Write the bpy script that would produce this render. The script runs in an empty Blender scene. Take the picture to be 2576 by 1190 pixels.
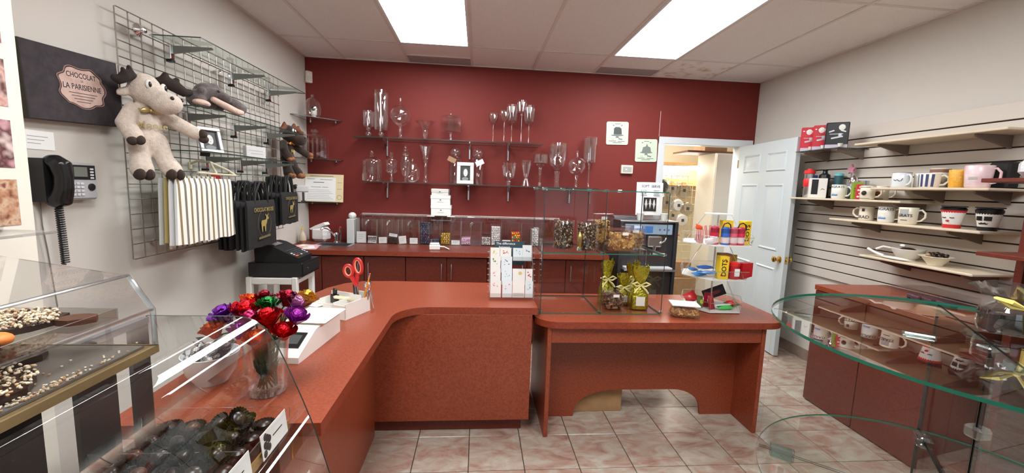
import bpy, bmesh, math, random
from math import sin, cos, pi, radians as rad
from mathutils import Vector, Matrix, Euler

random.seed(7)
SC = bpy.context.scene
COL = SC.collection

# ---------------------------------------------------------------- camera
cam_d = bpy.data.cameras.new('camera')
cam = bpy.data.objects.new('camera', cam_d); COL.objects.link(cam)
cam_d.sensor_fit = 'HORIZONTAL'; cam_d.sensor_width = 36.0
cam_d.lens = 1028.86 / 2576 * 36.0
cam_d.clip_start = 0.02; cam_d.clip_end = 100
YAW, PITCH, ROLL = 0.0853921, 0.1196706, 0.0331431
def _camrot():
    cy, sy = cos(YAW), sin(YAW); cp, sp = cos(PITCH), sin(PITCH); cr, sr = cos(ROLL), sin(ROLL)
    B = Matrix(((1, 0, 0), (0, 0, -1), (0, 1, 0)))
    Yw = Matrix(((cy, -sy, 0), (sy, cy, 0), (0, 0, 1)))
    P = Matrix(((1, 0, 0), (0, cp, -sp), (0, sp, cp)))
    Rr = Matrix(((cr, -sr, 0), (sr, cr, 0), (0, 0, 1)))
    R = Rr @ P @ B @ Yw                      # world -> (right, down, forward)
    return Matrix((R[0], -Vector(R[1]), -Vector(R[2]))).transposed()
cam.matrix_world = Matrix.Translation((0, 0, 1.516)) @ _camrot().to_4x4()
SC.camera = cam

# ---------------------------------------------------------------- world, exposure
w = bpy.data.worlds.new('daylight'); SC.world = w; w.use_nodes = True
w.node_tree.nodes['Background'].inputs[0].default_value = (0.86, 0.93, 1.0, 1)
w.node_tree.nodes['Background'].inputs[1].default_value = 0.9
SC.view_settings.view_transform = 'Standard'
SC.view_settings.look = 'None'
SC.view_settings.gamma = 1.0
SC.view_settings.use_curve_mapping = False
SC.view_settings.exposure = 0.28
LAMP_POWER = 18.0                 # emission of the fluorescent ceiling panels
try:
    SC.cycles.transparent_max_bounces = 20
    SC.cycles.max_bounces = 7
    SC.cycles.adaptive_threshold = 0.02
    SC.cycles.diffuse_bounces = 5
    SC.cycles.glossy_bounces = 4
    SC.cycles.caustics_reflective = False
    SC.cycles.caustics_refractive = False
    SC.cycles.sample_clamp_indirect = 6.0
except Exception:
    pass

# ---------------------------------------------------------------- room measures (metres)
XL, XR, YB, YF, H = -1.777, 3.093, 4.474, -3.2, 2.754

# ---------------------------------------------------------------- materials
MATS = {}
def srgb(r, g, b):
    def c(u):
        u /= 255.0
        return u / 12.92 if u <= 0.04045 else ((u + 0.055) / 1.055) ** 2.4
    return (c(r), c(g), c(b), 1)
def mat(name, col, rough=0.5, metal=0.0, col2=None, nscale=20, detail=3, bump=0.0, bscale=None, spec=0.5, coat=0.0, stretch=None, lo=0.35, hi=0.65, sheen=0.0):
    """Principled material; with col2 a noise mixes two colours of the thing itself."""
    if name in MATS: return MATS[name]
    m = bpy.data.materials.new(name); m.use_nodes = True
    nt = m.node_tree; N = nt.nodes; L = nt.links
    b = N['Principled BSDF']
    c = col if len(col) == 4 else srgb(*col)
    b.inputs['Base Color'].default_value = c
    b.inputs['Roughness'].default_value = rough
    b.inputs['Metallic'].default_value = metal
    b.inputs['Specular IOR Level'].default_value = spec
    b.inputs['Coat Weight'].default_value = coat
    if sheen: b.inputs['Sheen Weight'].default_value = sheen
    if col2 is not None or bump:
        g = N.new('ShaderNodeNewGeometry')
        src = g.outputs['Position']
        if stretch:
            mp = N.new('ShaderNodeMapping'); mp.inputs['Scale'].default_value = stretch
            L.new(src, mp.inputs['Vector']); src = mp.outputs['Vector']
    if col2 is not None:
        n = N.new('ShaderNodeTexNoise'); n.inputs['Scale'].default_value = nscale; n.inputs['Detail'].default_value = detail
        L.new(src, n.inputs['Vector'])
        r = N.new('ShaderNodeValToRGB'); r.color_ramp.elements[0].position = lo; r.color_ramp.elements[1].position = hi
        r.color_ramp.elements[0].color = c
        r.color_ramp.elements[1].color = col2 if len(col2) == 4 else srgb(*col2)
        L.new(n.outputs['Fac'], r.inputs['Fac']); L.new(r.outputs['Color'], b.inputs['Base Color'])
    if bump:
        n2 = N.new('ShaderNodeTexNoise'); n2.inputs['Scale'].default_value = bscale or nscale; n2.inputs['Detail'].default_value = 4
        L.new(src, n2.inputs['Vector'])
        bp = N.new('ShaderNodeBump'); bp.inputs['Strength'].default_value = bump; bp.inputs['Distance'].default_value = 0.01
        L.new(n2.outputs['Fac'], bp.inputs['Height']); L.new(bp.outputs['Normal'], b.inputs['Normal'])
    MATS[name] = m
    return m
def glass(name, tint=(0.965, 0.985, 0.977), base=0.04, edge=0.6, power=4.2, rough=0.0):
    """Thin clear sheet: transparent with an angle-dependent mirror reflection."""
    if name in MATS: return MATS[name]
    m = bpy.data.materials.new(name); m.use_nodes = True
    nt = m.node_tree; N = nt.nodes; L = nt.links
    N.remove(N['Principled BSDF'])
    out = N['Material Output']
    t = N.new('ShaderNodeBsdfTransparent'); t.inputs[0].default_value = (*tint, 1)
    g = N.new('ShaderNodeBsdfGlossy'); g.inputs['Roughness'].default_value = rough; g.inputs[0].default_value = (1, 1, 1, 1)
    lw = N.new('ShaderNodeLayerWeight'); lw.inputs[0].default_value = 0.5
    p = N.new('ShaderNodeMath'); p.operation = 'POWER'; p.inputs[1].default_value = power
    mu = N.new('ShaderNodeMath'); mu.operation = 'MULTIPLY_ADD'; mu.inputs[1].default_value = edge; mu.inputs[2].default_value = base
    mx = N.new('ShaderNodeMixShader')
    L.new(lw.outputs['Facing'], p.inputs[0]); L.new(p.outputs[0], mu.inputs[0]); L.new(mu.outputs[0], mx.inputs[0])
    L.new(t.outputs[0], mx.inputs[1]); L.new(g.outputs[0], mx.inputs[2]); L.new(mx.outputs[0], out.inputs['Surface'])
    MATS[name] = m
    return m
def emit(name, col, strength):
    if name in MATS: return MATS[name]
    m = bpy.data.materials.new(name); m.use_nodes = True
    N = m.node_tree.nodes; N.remove(N['Principled BSDF'])
    e = N.new('ShaderNodeEmission'); e.inputs[0].default_value = (*col, 1); e.inputs[1].default_value = strength
    m.node_tree.links.new(e.outputs[0], N['Material Output'].inputs['Surface'])
    MATS[name] = m
    return m

M = dict(
    wall=mat('cream_wall_paint', (209, 204, 196), 0.75, bump=0.05, bscale=180),
    red=mat('red_wall_paint', (118, 43, 38), 0.65, spec=0.3, bump=0.05, bscale=160),
    ceil=mat('ceiling_tile_board', (248, 246, 245), 0.9, col2=(234, 231, 229), nscale=260, detail=2, bump=0.25, bscale=330),
    stain=mat('stained_ceiling_board', (246, 243, 240), 0.9, col2=(216, 192, 160), nscale=9, detail=4, lo=0.52, hi=0.66, bump=0.2, bscale=330),
    bar=mat('ceiling_bar_enamel', (226, 219, 214), 0.6),
    vent=mat('grey_vent_metal', (168, 164, 166), 0.6, 0.0),
    tile=None,
    grout=mat('dark_grout', (62, 52, 46), 0.9),
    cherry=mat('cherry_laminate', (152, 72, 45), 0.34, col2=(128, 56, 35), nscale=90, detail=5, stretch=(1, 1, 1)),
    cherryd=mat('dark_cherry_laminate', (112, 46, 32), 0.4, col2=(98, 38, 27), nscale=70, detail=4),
    cherrye=mat('cherry_edge_band', (148, 64, 40), 0.4, col2=(128, 52, 33), nscale=60),
    white=mat('white_paint', (236, 238, 240), 0.45),
    whitep=mat('white_plastic', (238, 236, 230), 0.35),
    paper=mat('white_paper', (240, 240, 238), 0.8),
    blackp=mat('black_plastic', (22, 22, 24), 0.35),
    blackm=mat('matte_black', (16, 16, 17), 0.7),
    chrome=mat('chrome', (225, 225, 228), 0.12, 1.0),
    steel=mat('brushed_steel', (190, 192, 196), 0.28, 1.0),
    wire=mat('grey_wire', (176, 170, 164), 0.25, 0.95),
    darksteel=mat('dark_grey_panel', (66, 64, 68), 0.4, 0.3),
    brass=mat('polished_brass', (214, 178, 92), 0.18, 1.0),
    tan=mat('almond_laminate', (214, 200, 176), 0.45),
    slat=mat('almond_slatwall', (206, 198, 188), 0.5),
    groove=mat('dark_slat_groove', (52, 38, 30), 0.7),
    glass=glass('clear_glass'),
    acrylic=glass('clear_acrylic', (0.965, 0.965, 0.965), 0.055, 0.6, 3.8),
    ware=glass('blown_glass', (0.97, 0.97, 0.97), 0.085, 0.9, 2.2),
    smoke=glass('smoked_glass', (0.62, 0.64, 0.62), 0.07, 0.6, 3.0),
    tglass=glass('table_glass', (0.95, 0.975, 0.965), 0.06, 0.8, 3.4),
    fold=glass('acrylic_fold', (0.80, 0.83, 0.85), 0.22, 0.5, 2.0, 0.08),
    glassedge=mat('green_glass_edge', (34, 112, 92), 0.15, spec=0.8),
    glassedged=mat('dark_glass_edge', (30, 52, 48), 0.2, spec=0.8),
    clip=glass('frosted_clip', (0.80, 0.90, 0.90), 0.18, 0.5, 2.0, 0.12),
    acredge=glass('acrylic_edge', (0.86, 0.87, 0.88), 0.38, 0.5, 2.0, 0.15),
    cardboard=mat('cardboard', (168, 132, 92), 0.85, col2=(156, 120, 82), nscale=14),
    choc=mat('dark_chocolate', (44, 26, 20), 0.3, col2=(32, 19, 15), nscale=40),
    cup=mat('brown_paper_cup', (34, 25, 21), 0.85, spec=0.2),
    gold=mat('gold_foil', (196, 170, 60), 0.2, 1.0, bump=0.5, bscale=60),
)

# ---------------------------------------------------------------- mesh builder
class MB:
    def __init__(s): s.v = []; s.f = []; s.m = []
    def add(s, vs, fs, m=0):
        o = len(s.v); s.v.extend([tuple(v) for v in vs])
        for f in fs: s.f.append([i + o for i in f]); s.m.append(m)
        return s
    def box(s, x0, x1, y0, y1, z0, z1, m=0, faces=None):
        vs = [(x, y, z) for x in (x0, x1) for y in (y0, y1) for z in (z0, z1)]
        fs = [(0, 1, 3, 2), (4, 6, 7, 5), (0, 4, 5, 1), (2, 3, 7, 6), (0, 2, 6, 4), (1, 5, 7, 3)]  # -x +x -y +y -z +z
        o = len(s.v); s.v.extend(vs)
        for k, f in enumerate(fs):
            s.f.append([i + o for i in f]); s.m.append(m if not faces else faces[k])
        return s
    def cbox(s, x0, x1, y0, y1, z0, z1, b=0.004, m=0, T=None):
        hx, hy, hz = (x1 - x0) / 2, (y1 - y0) / 2, (z1 - z0) / 2
        c = Vector(((x0 + x1) / 2, (y0 + y1) / 2, (z0 + z1) / 2)); b = min(b, hx * .9, hy * .9, hz * .9)
        vs = []; ix = {}
        for sx in (-1, 1):
            for sy in (-1, 1):
                for sz in (-1, 1):
                    for k in range(3):
                        d = [hx - b, hy - b, hz - b]; d[k] += b
                        ix[sx, sy, sz, k] = len(vs); vs.append(c + Vector((sx * d[0], sy * d[1], sz * d[2])))
        fs = []; S = (-1, 1)
        for k in range(3):
            a, e = [i for i in range(3) if i != k]
            for t in S:
                q = []
                for (u, w_) in ((-1, -1), (1, -1), (1, 1), (-1, 1)):
                    sg = [0, 0, 0]; sg[k] = t; sg[a] = u; sg[e] = w_; q.append(ix[(*sg, k)])
                fs.append(q)
            for u in S:
                for w_ in S:
                    sg = [0, 0, 0]; sg[a] = u; sg[e] = w_
                    lo_ = list(sg); lo_[k] = -1; hi_ = list(sg); hi_[k] = 1
                    fs.append([ix[(*lo_, a)], ix[(*hi_, a)], ix[(*hi_, e)], ix[(*lo_, e)]])
        for sx in S:
            for sy in S:
                for sz in S: fs.append([ix[sx, sy, sz, k] for k in range(3)])
        if T is not None: vs = [T @ v for v in vs]
        return s.add(vs, fs, m)
    def obox(s, c, size, rot=(0, 0, 0), m=0, b=0.0):
        T = Matrix.Translation(c) @ Euler(rot).to_matrix().to_4x4()
        hx, hy, hz = [k / 2 for k in size]
        if b: return s.cbox(-hx, hx, -hy, hy, -hz, hz, b, m, T)
        vs = [T @ Vector((x, y, z)) for x in (-hx, hx) for y in (-hy, hy) for z in (-hz, hz)]
        return s.add(vs, [(0, 1, 3, 2), (4, 6, 7, 5), (0, 4, 5, 1), (2, 3, 7, 6), (0, 2, 6, 4), (1, 5, 7, 3)], m)
    def prism(s, poly, axis, a0, a1, m=0, mside=None):
        """poly: 2-D outline in the two axes other than `axis`, in order."""
        n = len(poly)
        def P(p, a):
            q = list(p); q.insert(axis, a); return tuple(q)
        vs = [P(p, a0) for p in poly] + [P(p, a1) for p in poly]
        o = len(s.v); s.v.extend(vs)
        s.f.append([o + i for i in range(n)]); s.m.append(m)
        s.f.append([o + n + i for i in reversed(range(n))]); s.m.append(m)
        for i in range(n):
            j = (i + 1) % n
            s.f.append([o + i, o + j, o + n + j, o + n + i]); s.m.append(m if mside is None else mside)
        return s
    def lathe(s, prof, n=20, c=(0, 0, 0), m=0, rot=None, a0=0.0, a1=2 * pi):
        """prof: (radius, z) pairs turned about z."""
        full = abs(a1 - a0 - 2 * pi) < 1e-6
        k = n if full else n + 1
        vs = []; fs = []; rows = []
        T = Matrix.Translation(c) @ (Euler(rot).to_matrix().to_4x4() if rot else Matrix())
        for r, z in prof:
            if r < 1e-6 and full:
                rows.append([len(vs)] * k); vs.append(T @ Vector((0, 0, z)))
            else:
                row = []
                for i in range(k):
                    a = a0 + (a1 - a0) * i / n
                    row.append(len(vs)); vs.append(T @ Vector((r * cos(a), r * sin(a), z)))
                rows.append(row)
        for p, q in zip(rows, rows[1:]):
            for i in range(n):
                j = (i + 1) % k
                f = [p[i], p[j], q[j], q[i]]
                g = []
                for x in f:
                    if x not in g: g.append(x)
                if len(g) > 2: fs.append(g)
        return s.add(vs, fs, m)
    def cyl(s, p0, p1, r0, r1=None, n=12, m=0, cap=True):
        r1 = r0 if r1 is None else r1
        p0, p1 = Vector(p0), Vector(p1); d = p1 - p0
        q = d.to_track_quat('Z', 'Y').to_matrix()
        vs = [p + q @ Vector((r * cos(2 * pi * i / n), r * sin(2 * pi * i / n), 0)) for p, r in ((p0, r0), (p1, r1)) for i in range(n)]
        fs = [(i, (i + 1) % n, n + (i + 1) % n, n + i) for i in range(n)]
        if cap: fs += [tuple(reversed(range(n))), tuple(range(n, 2 * n))]
        return s.add(vs, fs, m)
    def tube(s, pts, r, n=8, m=0, cap=True, closed=False):
        pts = [Vector(p) for p in pts]; K = len(pts); vs = []; fs = []
        rr = r if isinstance(r, (list, tuple)) else [r] * K
        up = None
        for i, p in enumerate(pts):
            if closed: t = pts[(i + 1) % K] - pts[i - 1]
            else: t = pts[min(i + 1, K - 1)] - pts[max(i - 1, 0)]
            t.normalize()
            if up is None:
                up = t.orthogonal().normalized()
            else:
                up = (up - t * up.dot(t))
                up = up.normalized() if up.length > 1e-6 else t.orthogonal().normalized()
            sd = t.cross(up)
            for j in range(n):
                a = 2 * pi * j / n
                vs.append(p + rr[i] * (cos(a) * up + sin(a) * sd))
        for i in range(K if closed else K - 1):
            a, b = i * n, ((i + 1) % K) * n
            for j in range(n): fs.append((a + j, a + (j + 1) % n, b + (j + 1) % n, b + j))
        if cap and not closed: fs += [tuple(reversed(range(n))), tuple(range((K - 1) * n, K * n))]
        return s.add(vs, fs, m)
    def ell(s, c, r, n=14, k=9, m=0, rot=None):
        r = (r, r, r) if not isinstance(r, (tuple, list)) else r
        T = Matrix.Translation(c) @ (Euler(rot).to_matrix().to_4x4() if rot else Matrix())
        vs = [T @ Vector((0, 0, -r[2]))]; fs = []
        for i in range(1, k):
            t = -pi / 2 + pi * i / k
            for j in range(n):
                a = 2 * pi * j / n
                vs.append(T @ Vector((r[0] * cos(t) * cos(a), r[1] * cos(t) * sin(a), r[2] * sin(t))))
        vs.append(T @ Vector((0, 0, r[2])))
        for j in range(n): fs.append((0, 1 + (j + 1) % n, 1 + j))
        for i in range(k - 2):
            for j in range(n):
                a = 1 + i * n
                fs.append((a + j, a + (j + 1) % n, a + n + (j + 1) % n, a + n + j))
        e = len(vs) - 1; a = 1 + (k - 2) * n
        for j in range(n): fs.append((a + j, a + (j + 1) % n, e))
        return s.add(vs, fs, m)
    def quad(s, a, b, c, d, m=0): return s.add([a, b, c, d], [(0, 1, 2, 3)], m)
    def mesh(s, name, mats, smooth=35, normals=True):
        me = bpy.data.meshes.new(name)
        me.from_pydata([tuple(v) for v in s.v], [], s.f)
        mats = mats if isinstance(mats, (list, tuple)) else [mats]
        for x in mats: me.materials.append(x)
        me.polygons.foreach_set('material_index', s.m)
        if normals:
            bm = bmesh.new(); bm.from_mesh(me); bmesh.ops.recalc_face_normals(bm, faces=bm.faces); bm.to_mesh(me); bm.free()
        if smooth:
            me.polygons.foreach_set('use_smooth', [True] * len(me.polygons))
            me.set_sharp_from_angle(angle=rad(smooth))
        me.update()
        return me
    def build(s, name, mats, parent=None, loc=(0, 0, 0), rot=(0, 0, 0), smooth=35):
        o = bpy.data.objects.new(name, s.mesh(name, mats, smooth))
        COL.objects.link(o)
        if parent is not None: o.parent = parent
        o.location = loc; o.rotation_euler = rot
        return o
def tag(o, label=None, cat=None, group=None, kind=None):
    if label: o['label'] = label
    if cat: o['category'] = cat
    if group: o['group'] = group
    if kind: o['kind'] = kind
    return o
def thing(name, label, cat, loc=(0, 0, 0), rz=0.0, group=None, rot=None):
    o = bpy.data.objects.new(name, None); COL.objects.link(o); o.empty_display_size = 0.05
    o.location = loc; o.rotation_euler = rot or (0, 0, rz)
    return tag(o, label, cat, group)
def inst(src, name=None, parent=None, loc=None, rot=None, scale=None):
    o = src.copy(); COL.objects.link(o)
    if name: o.name = name
    o.parent = parent
    if loc is not None: o.location = loc
    if rot is not None: o.rotation_euler = rot
    if scale is not None: o.scale = scale if isinstance(scale, (tuple, list)) else (scale,) * 3
    return o
def copy_tree(o, parent=None):
    c = o.copy(); COL.objects.link(c); c.parent = parent
    for ch in list(o.children): copy_tree(ch, c)
    return c
_txt = {}
def text_mesh(body, mt, bold=False):
    key = (body, mt.name)
    if key in _txt: return _txt[key]
    cu = bpy.data.curves.new('lettering', 'FONT'); cu.body = body; cu.size = 1.0; cu.align_x = 'CENTER'; cu.align_y = 'CENTER'; cu.resolution_u = 3
    if bold: cu.offset = 0.015
    ob = bpy.data.objects.new('lettering_tmp', cu); COL.objects.link(ob)
    bpy.context.view_layer.update()
    me = bpy.data.meshes.new_from_object(ob.evaluated_get(bpy.context.evaluated_depsgraph_get()))
    bpy.data.objects.remove(ob)
    me.materials.clear(); me.materials.append(mt)
    _txt[key] = me
    return me
def lettering(body, parent, origin, right, up, size, mt, squeeze=1.0, name='lettering', bold=False):
    """Flat print: centred at origin (parent space), written along right, with up as its upright."""
    o = bpy.data.objects.new(name, text_mesh(body, mt, bold)); COL.objects.link(o); o.parent = parent
    r = Vector(right).normalized(); u = Vector(up).normalized(); n = r.cross(u)
    R = Matrix((r * size * squeeze, u * size, n * size)).transposed()
    o.matrix_local = Matrix.Translation(origin) @ R.to_4x4()
    return o
def squiggle(parent, pts, r, mt, name='print'):
    return MB().tube(pts, r, 5).build(name, mt, parent)
def bez(p0, p1, p2, p3, n=10):
    P = [Vector(p) for p in (p0, p1, p2, p3)]
    return [((1 - t) ** 3) * P[0] + 3 * t * (1 - t) ** 2 * P[1] + 3 * t * t * (1 - t) * P[2] + t ** 3 * P[3] for t in [i / n for i in range(n + 1)]]
def arc(cx, cy, r, a0, a1, n=8):
    return [(cx + r * cos(rad(a0 + (a1 - a0) * i / n)), cy + r * sin(rad(a0 + (a1 - a0) * i / n))) for i in range(n + 1)]

# ---------------------------------------------------------------- marbled floor tile material
def tile_material():
    m = bpy.data.materials.new('marbled_ceramic_tile'); m.use_nodes = True
    N = m.node_tree.nodes; L = m.node_tree.links; b = N['Principled BSDF']
    g = N.new('ShaderNodeNewGeometry'); oi = N.new('ShaderNodeObjectInfo')
    off = N.new('ShaderNodeVectorMath'); off.operation = 'MULTIPLY_ADD'
    off.inputs[1].default_value = (1, 1, 1)
    sc = N.new('ShaderNodeMath'); sc.operation = 'MULTIPLY'; sc.inputs[1].default_value = 3.0
    L.new(oi.outputs['Random'], sc.inputs[0])
    L.new(g.outputs['Position'], off.inputs[0]); L.new(sc.outputs[0], off.inputs[2])
    mp = N.new('ShaderNodeMapping'); mp.inputs['Rotation'].default_value = (0, 0, 0.6); mp.inputs['Scale'].default_value = (1.0, 2.0, 1.0)
    L.new(off.outputs[0], mp.inputs['Vector'])
    n1 = N.new('ShaderNodeTexNoise'); n1.inputs['Scale'].default_value = 6; n1.inputs['Detail'].default_value = 7; n1.inputs['Roughness'].default_value = 0.62; n1.inputs['Distortion'].default_value = 0.8
    L.new(mp.outputs[0], n1.inputs['Vector'])
    r = N.new('ShaderNodeValToRGB'); e = r.color_ramp.elements
    e[0].position = 0.30; e[0].color = srgb(138, 108, 96)
    e[1].position = 0.72; e[1].color = srgb(190, 180, 168)
    x = e.new(0.42); x.color = srgb(164, 134, 120)
    x = e.new(0.54); x.color = srgb(172, 158, 144)
    L.new(n1.outputs['Fac'], r.inputs['Fac']); L.new(r.outputs['Color'], b.inputs['Base Color'])
    b.inputs['Roughness'].default_value = 0.22
    return m
M['tile'] = tile_material()

# ================================================================ THE SETTING
def structure(name, mb, mt, parent=None, smooth=0):
    o = mb.build(name, mt, parent, smooth=smooth)
    if parent is None: o['kind'] = 'structure'
    return o

# ---- floor with single tiles
TS, FX, FY = 0.3048, -0.32483, 2.03362
floor = structure('floor', MB().box(XL - .1, XR + .9, YF, 6.6, -0.06, -0.004), M['grout'])
_tiles = {}
def floor_tile(x0, x1, y0, y1):
    wx, wy = round(x1 - x0 - .0045, 4), round(y1 - y0 - .0045, 4)
    if (wx, wy) not in _tiles:
        _tiles[wx, wy] = MB().cbox(-wx / 2, wx / 2, -wy / 2, wy / 2, -.006, 0, .0018).mesh('tile', M['tile'], 30)
    o = bpy.data.objects.new('tile', _tiles[wx, wy]); COL.objects.link(o); o.parent = floor
    o.location = ((x0 + x1) / 2, (y0 + y1) / 2, 0)
cols = [XL] + [FX + k * TS for k in range(-4, 12)] + [XR]
for r in range(-10, 8):
    for a, b in zip(cols, cols[1:]):
        if b - a > .02: floor_tile(a, b, FY + r * TS, FY + (r + 1) * TS)
structure('floor_storage', MB().box(1.3, 4.0, YB + .12, 6.3, -.004, 0.0), mat('storage_vinyl', (188, 172, 150), .5))

# ---- ceiling: slab, single tiles, bars
ceiling = structure('ceiling', MB().box(XL - .1, XR + .1, YF, YB + .12, H + .03, H + .1), M['bar'])
CX = [XL, -1.3799, -0.7367, -0.0936, 0.5495, 1.1926, 1.8357, 2.4789, XR]
CY = [YF, -2.556, -1.270, 0.017, 1.303, 2.590, 3.876, YB]
LIGHTS = [(i, j) for i in (2, 5) for j in (3, 5)]
VENTS = [(2, 6), (5, 6)]
_ct = {}
for j in range(len(CY) - 1):
    for i in range(len(CX) - 1):
        if (i, j) in LIGHTS: continue
        x0, x1, y0, y1 = CX[i], CX[i + 1], CY[j], CY[j + 1]
        if (i, j) in VENTS: y1 = 4.215
        wx, wy = round(x1 - x0 - .006, 4), round(y1 - y0 - .006, 4)
        st = (i, j) == (6, 6)
        if (wx, wy, st) not in _ct:
            _ct[wx, wy, st] = MB().cbox(-wx / 2, wx / 2, -wy / 2, wy / 2, 0, .02, .003).mesh('ceiling_tile', M['stain'] if st else M['ceil'], 0)
        o = bpy.data.objects.new('ceiling_tile', _ct[wx, wy, st]); COL.objects.link(o); o.parent = ceiling
        o.location = ((x0 + x1) / 2, (y0 + y1) / 2, H + .006)
        if st: o.rotation_euler = (rad(-.5), 0, 0); o['label'] = 'water-stained ceiling tile'
for x in CX[1:-1]:
    MB().box(x - .012, x + .012, YF, YB, H, H + .03).build('ceiling_bar', M['bar'], ceiling, smooth=0)
for y in CY[1:-1]:
    for a, b in zip(CX, CX[1:]):
        MB().box(a + .012, b - .012, y - .011, y + .011, H + .001, H + .03).build('ceiling_bar', M['bar'], ceiling, smooth=0)
for side, xa, xb in (('left', XL, XL + .022), ('right', XR - .022, XR)):
    MB().box(xa, xb, YF, YB, H - .002, H + .03).build('ceiling_bar', M['bar'], ceiling, smooth=0)
MB().box(XL, XR, YB - .02, YB, H - .002, H + .03).build('ceiling_bar', M['bar'], ceiling, smooth=0)

# ---- walls
structure('wall_left', MB().box(XL - .1, XL, YF, YB + .12, 0, H + .1), M['wall'])
wr = structure('wall_right', MB().box(XR, XR + .1, YF, YB + .12, 0, H + .1), M['wall'])
DX0, DX1, DZ = 2.032, 2.944, 2.066
structure('wall_back', MB().box(XL, DX0, YB, YB + .12, 0, H).box(DX0, DX1, YB, YB + .12, DZ, H).box(DX1, XR, YB, YB + .12, 0, H), M['red'])
structure('wall_front', MB().box(XL, -1.2, YF - .1, YF, 0, H).box(2.6, XR, YF - .1, YF, 0, H).box(-1.2, 2.6, YF - .1, YF, 2.35, H).box(-1.2, 2.6, YF - .1, YF, 0, .45), M['wall'])
wn = structure('window_1', MB().box(-1.2, -1.14, YF - .08, YF + .02, .45, 2.35).box(2.54, 2.6, YF - .08, YF + .02, .45, 2.35).box(-1.14, 2.54, YF - .08, YF + .02, 2.29, 2.35)
     .box(-1.14, 2.54, YF - .08, YF + .02, .45, .51).box(.66, .74, YF - .08, YF + .02, .51, 2.29), M['white'])
for a, b in ((-1.14, .66), (.74, 2.54)): MB().box(a, b, YF - .045, YF - .039, .51, 2.29).build('pane', M['glass'], wn, smooth=0)
structure('wall_left_pier', MB().box(XL, -1.4, -.8, 1.412, 0, H), mat('pale_pier_paint', (232, 226, 212), .7))
structure('wall_storage_back', MB().box(1.2, 4.2, 6.3, 6.4, 0, 3.0), mat('storage_cream_paint', (232, 224, 196), .7))
structure('wall_storage_right', MB().box(4.0, 4.1, YB + .12, 6.3, 0, 3.0), MATS['storage_cream_paint'])
structure('wall_storage_left', MB().box(1.2, 1.3, YB + .12, 6.3, 0, 3.0), MATS['storage_cream_paint'])
structure('ceiling_storage', MB().box(1.2, 4.1, YB + .12, 6.4, 2.75, 2.85), M['ceil'])

# ---- slatwall boards on the right wall
MB().box(3.081, XR, .2, 3.70, .815, 2.094).build('slat_backing', M['groove'], wr, smooth=0)
zs = [.812] + [.891 + .0791 * k for k in range(15)] + [2.1]
for a, b in zip(zs, zs[1:]):
    z0, z1 = a + (.0045 if a > .82 else 0), b - (.0045 if b < 2.09 else 0)
    MB().cbox(3.069, 3.083, .2, 3.70, z0, z1, .002).build('slat', M['slat'], wr, smooth=30)
bb = mat('tile_baseboard', (150, 130, 116), .4, col2=(134, 114, 102), nscale=12)
structure('baseboard_right', MB().cbox(XR - .012, XR, .2, YB, 0, .1, .003), bb)
structure('baseboard_left', MB().cbox(XL, XL + .012, 1.42, YB, 0, .1, .003), bb)
structure('baseboard_back', MB().cbox(1.3, DX0 - .06, YB - .012, YB, 0, .1, .003), bb)

# ---- doorway casing and open six-panel door
tr = structure('trim_1', MB().cbox(1.973, 2.047, YB - .018, YB, 0, 2.125, .004).cbox(2.93, 3.067, YB - .018, YB, 0, 2.125, .004).cbox(1.973, 3.067, YB - .019, YB, 2.05, 2.125, .004)
     .box(DX0, DX0 + .016, YB, YB + .12, 0, DZ).box(DX1 - .016, DX1, YB, YB + .12, 0, DZ).box(DX0, DX1, YB, YB + .12, DZ - .016, DZ), mat('casing_enamel', (214, 220, 224), .4), smooth=30)
hx, hy, fx_, fy_ = 2.905, 4.44, 2.822, 3.50
dlen = math.hypot(fx_ - hx, fy_ - hy); dang = math.atan2(fy_ - hy, fx_ - hx)
DOORP = mat('door_enamel', (196, 206, 210), .4)
door = bpy.data.objects.new('door_1', None); COL.objects.link(door); door['kind'] = 'structure'
door.location = (hx, hy, .012); door.rotation_euler = (0, 0, dang)
MB().cbox(0, dlen, 0, .042, 0, 2.035, .002).build('door_leaf', DOORP, door)
for (u0, u1) in ((.12, .42), (.53, .83)):
    for (z0, z1) in ((.22, .82), (.98, 1.62), (1.74, 1.93)):
        p = MB()
        rings = [(0, 0), (.012, -.010), (.028, -.002), (.05, -.002), (.075, -.009)]
        for side_y, sg in ((0, 1), (.042, -1)):
            vs = []; fs = []
            for d, yy in rings:
                y = side_y + sg * yy
                vs += [(u0 + d, y, z0 + d), (u1 - d, y, z0 + d), (u1 - d, y, z1 - d), (u0 + d, y, z1 - d)]
            for k in range(len(rings) - 1):
                for i in range(4): fs.append((k * 4 + i, k * 4 + (i + 1) % 4, k * 4 + 4 + (i + 1) % 4, k * 4 + 4 + i))
            k = (len(rings) - 1) * 4; fs.append((k, k + 1, k + 2, k + 3))
            p.add(vs, fs)
        p.build('door_panel', DOORP, door, smooth=20)
kp = [(.0, .0), (.03, 0), (.032, .004), (.012, .010), (.011, .03), (.020, .036), (.028, .046), (.027, .058), (.015, .066), (0, .067)]
for sy, ry in ((0, pi / 2), (.042, -pi / 2)):
    k = MB().lathe(kp, 18).build('door_knob', M['brass'], door, loc=(dlen - .065, sy, .915), rot=(ry, 0, 0)); k['label'] = 'polished brass door knob'
MB().box(dlen - .001, dlen + .002, .010, .032, .88, .95).cbox(dlen, dlen + .012, .015, .027, .905, .925, .003).build('latch_plate', M['brass'], door)
for z in (.25, 1.0, 1.8): MB().cyl((-.004, .0, z), (-.004, .0, z + .09), .007, n=10).build('hinge', M['brass'], door)

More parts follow.
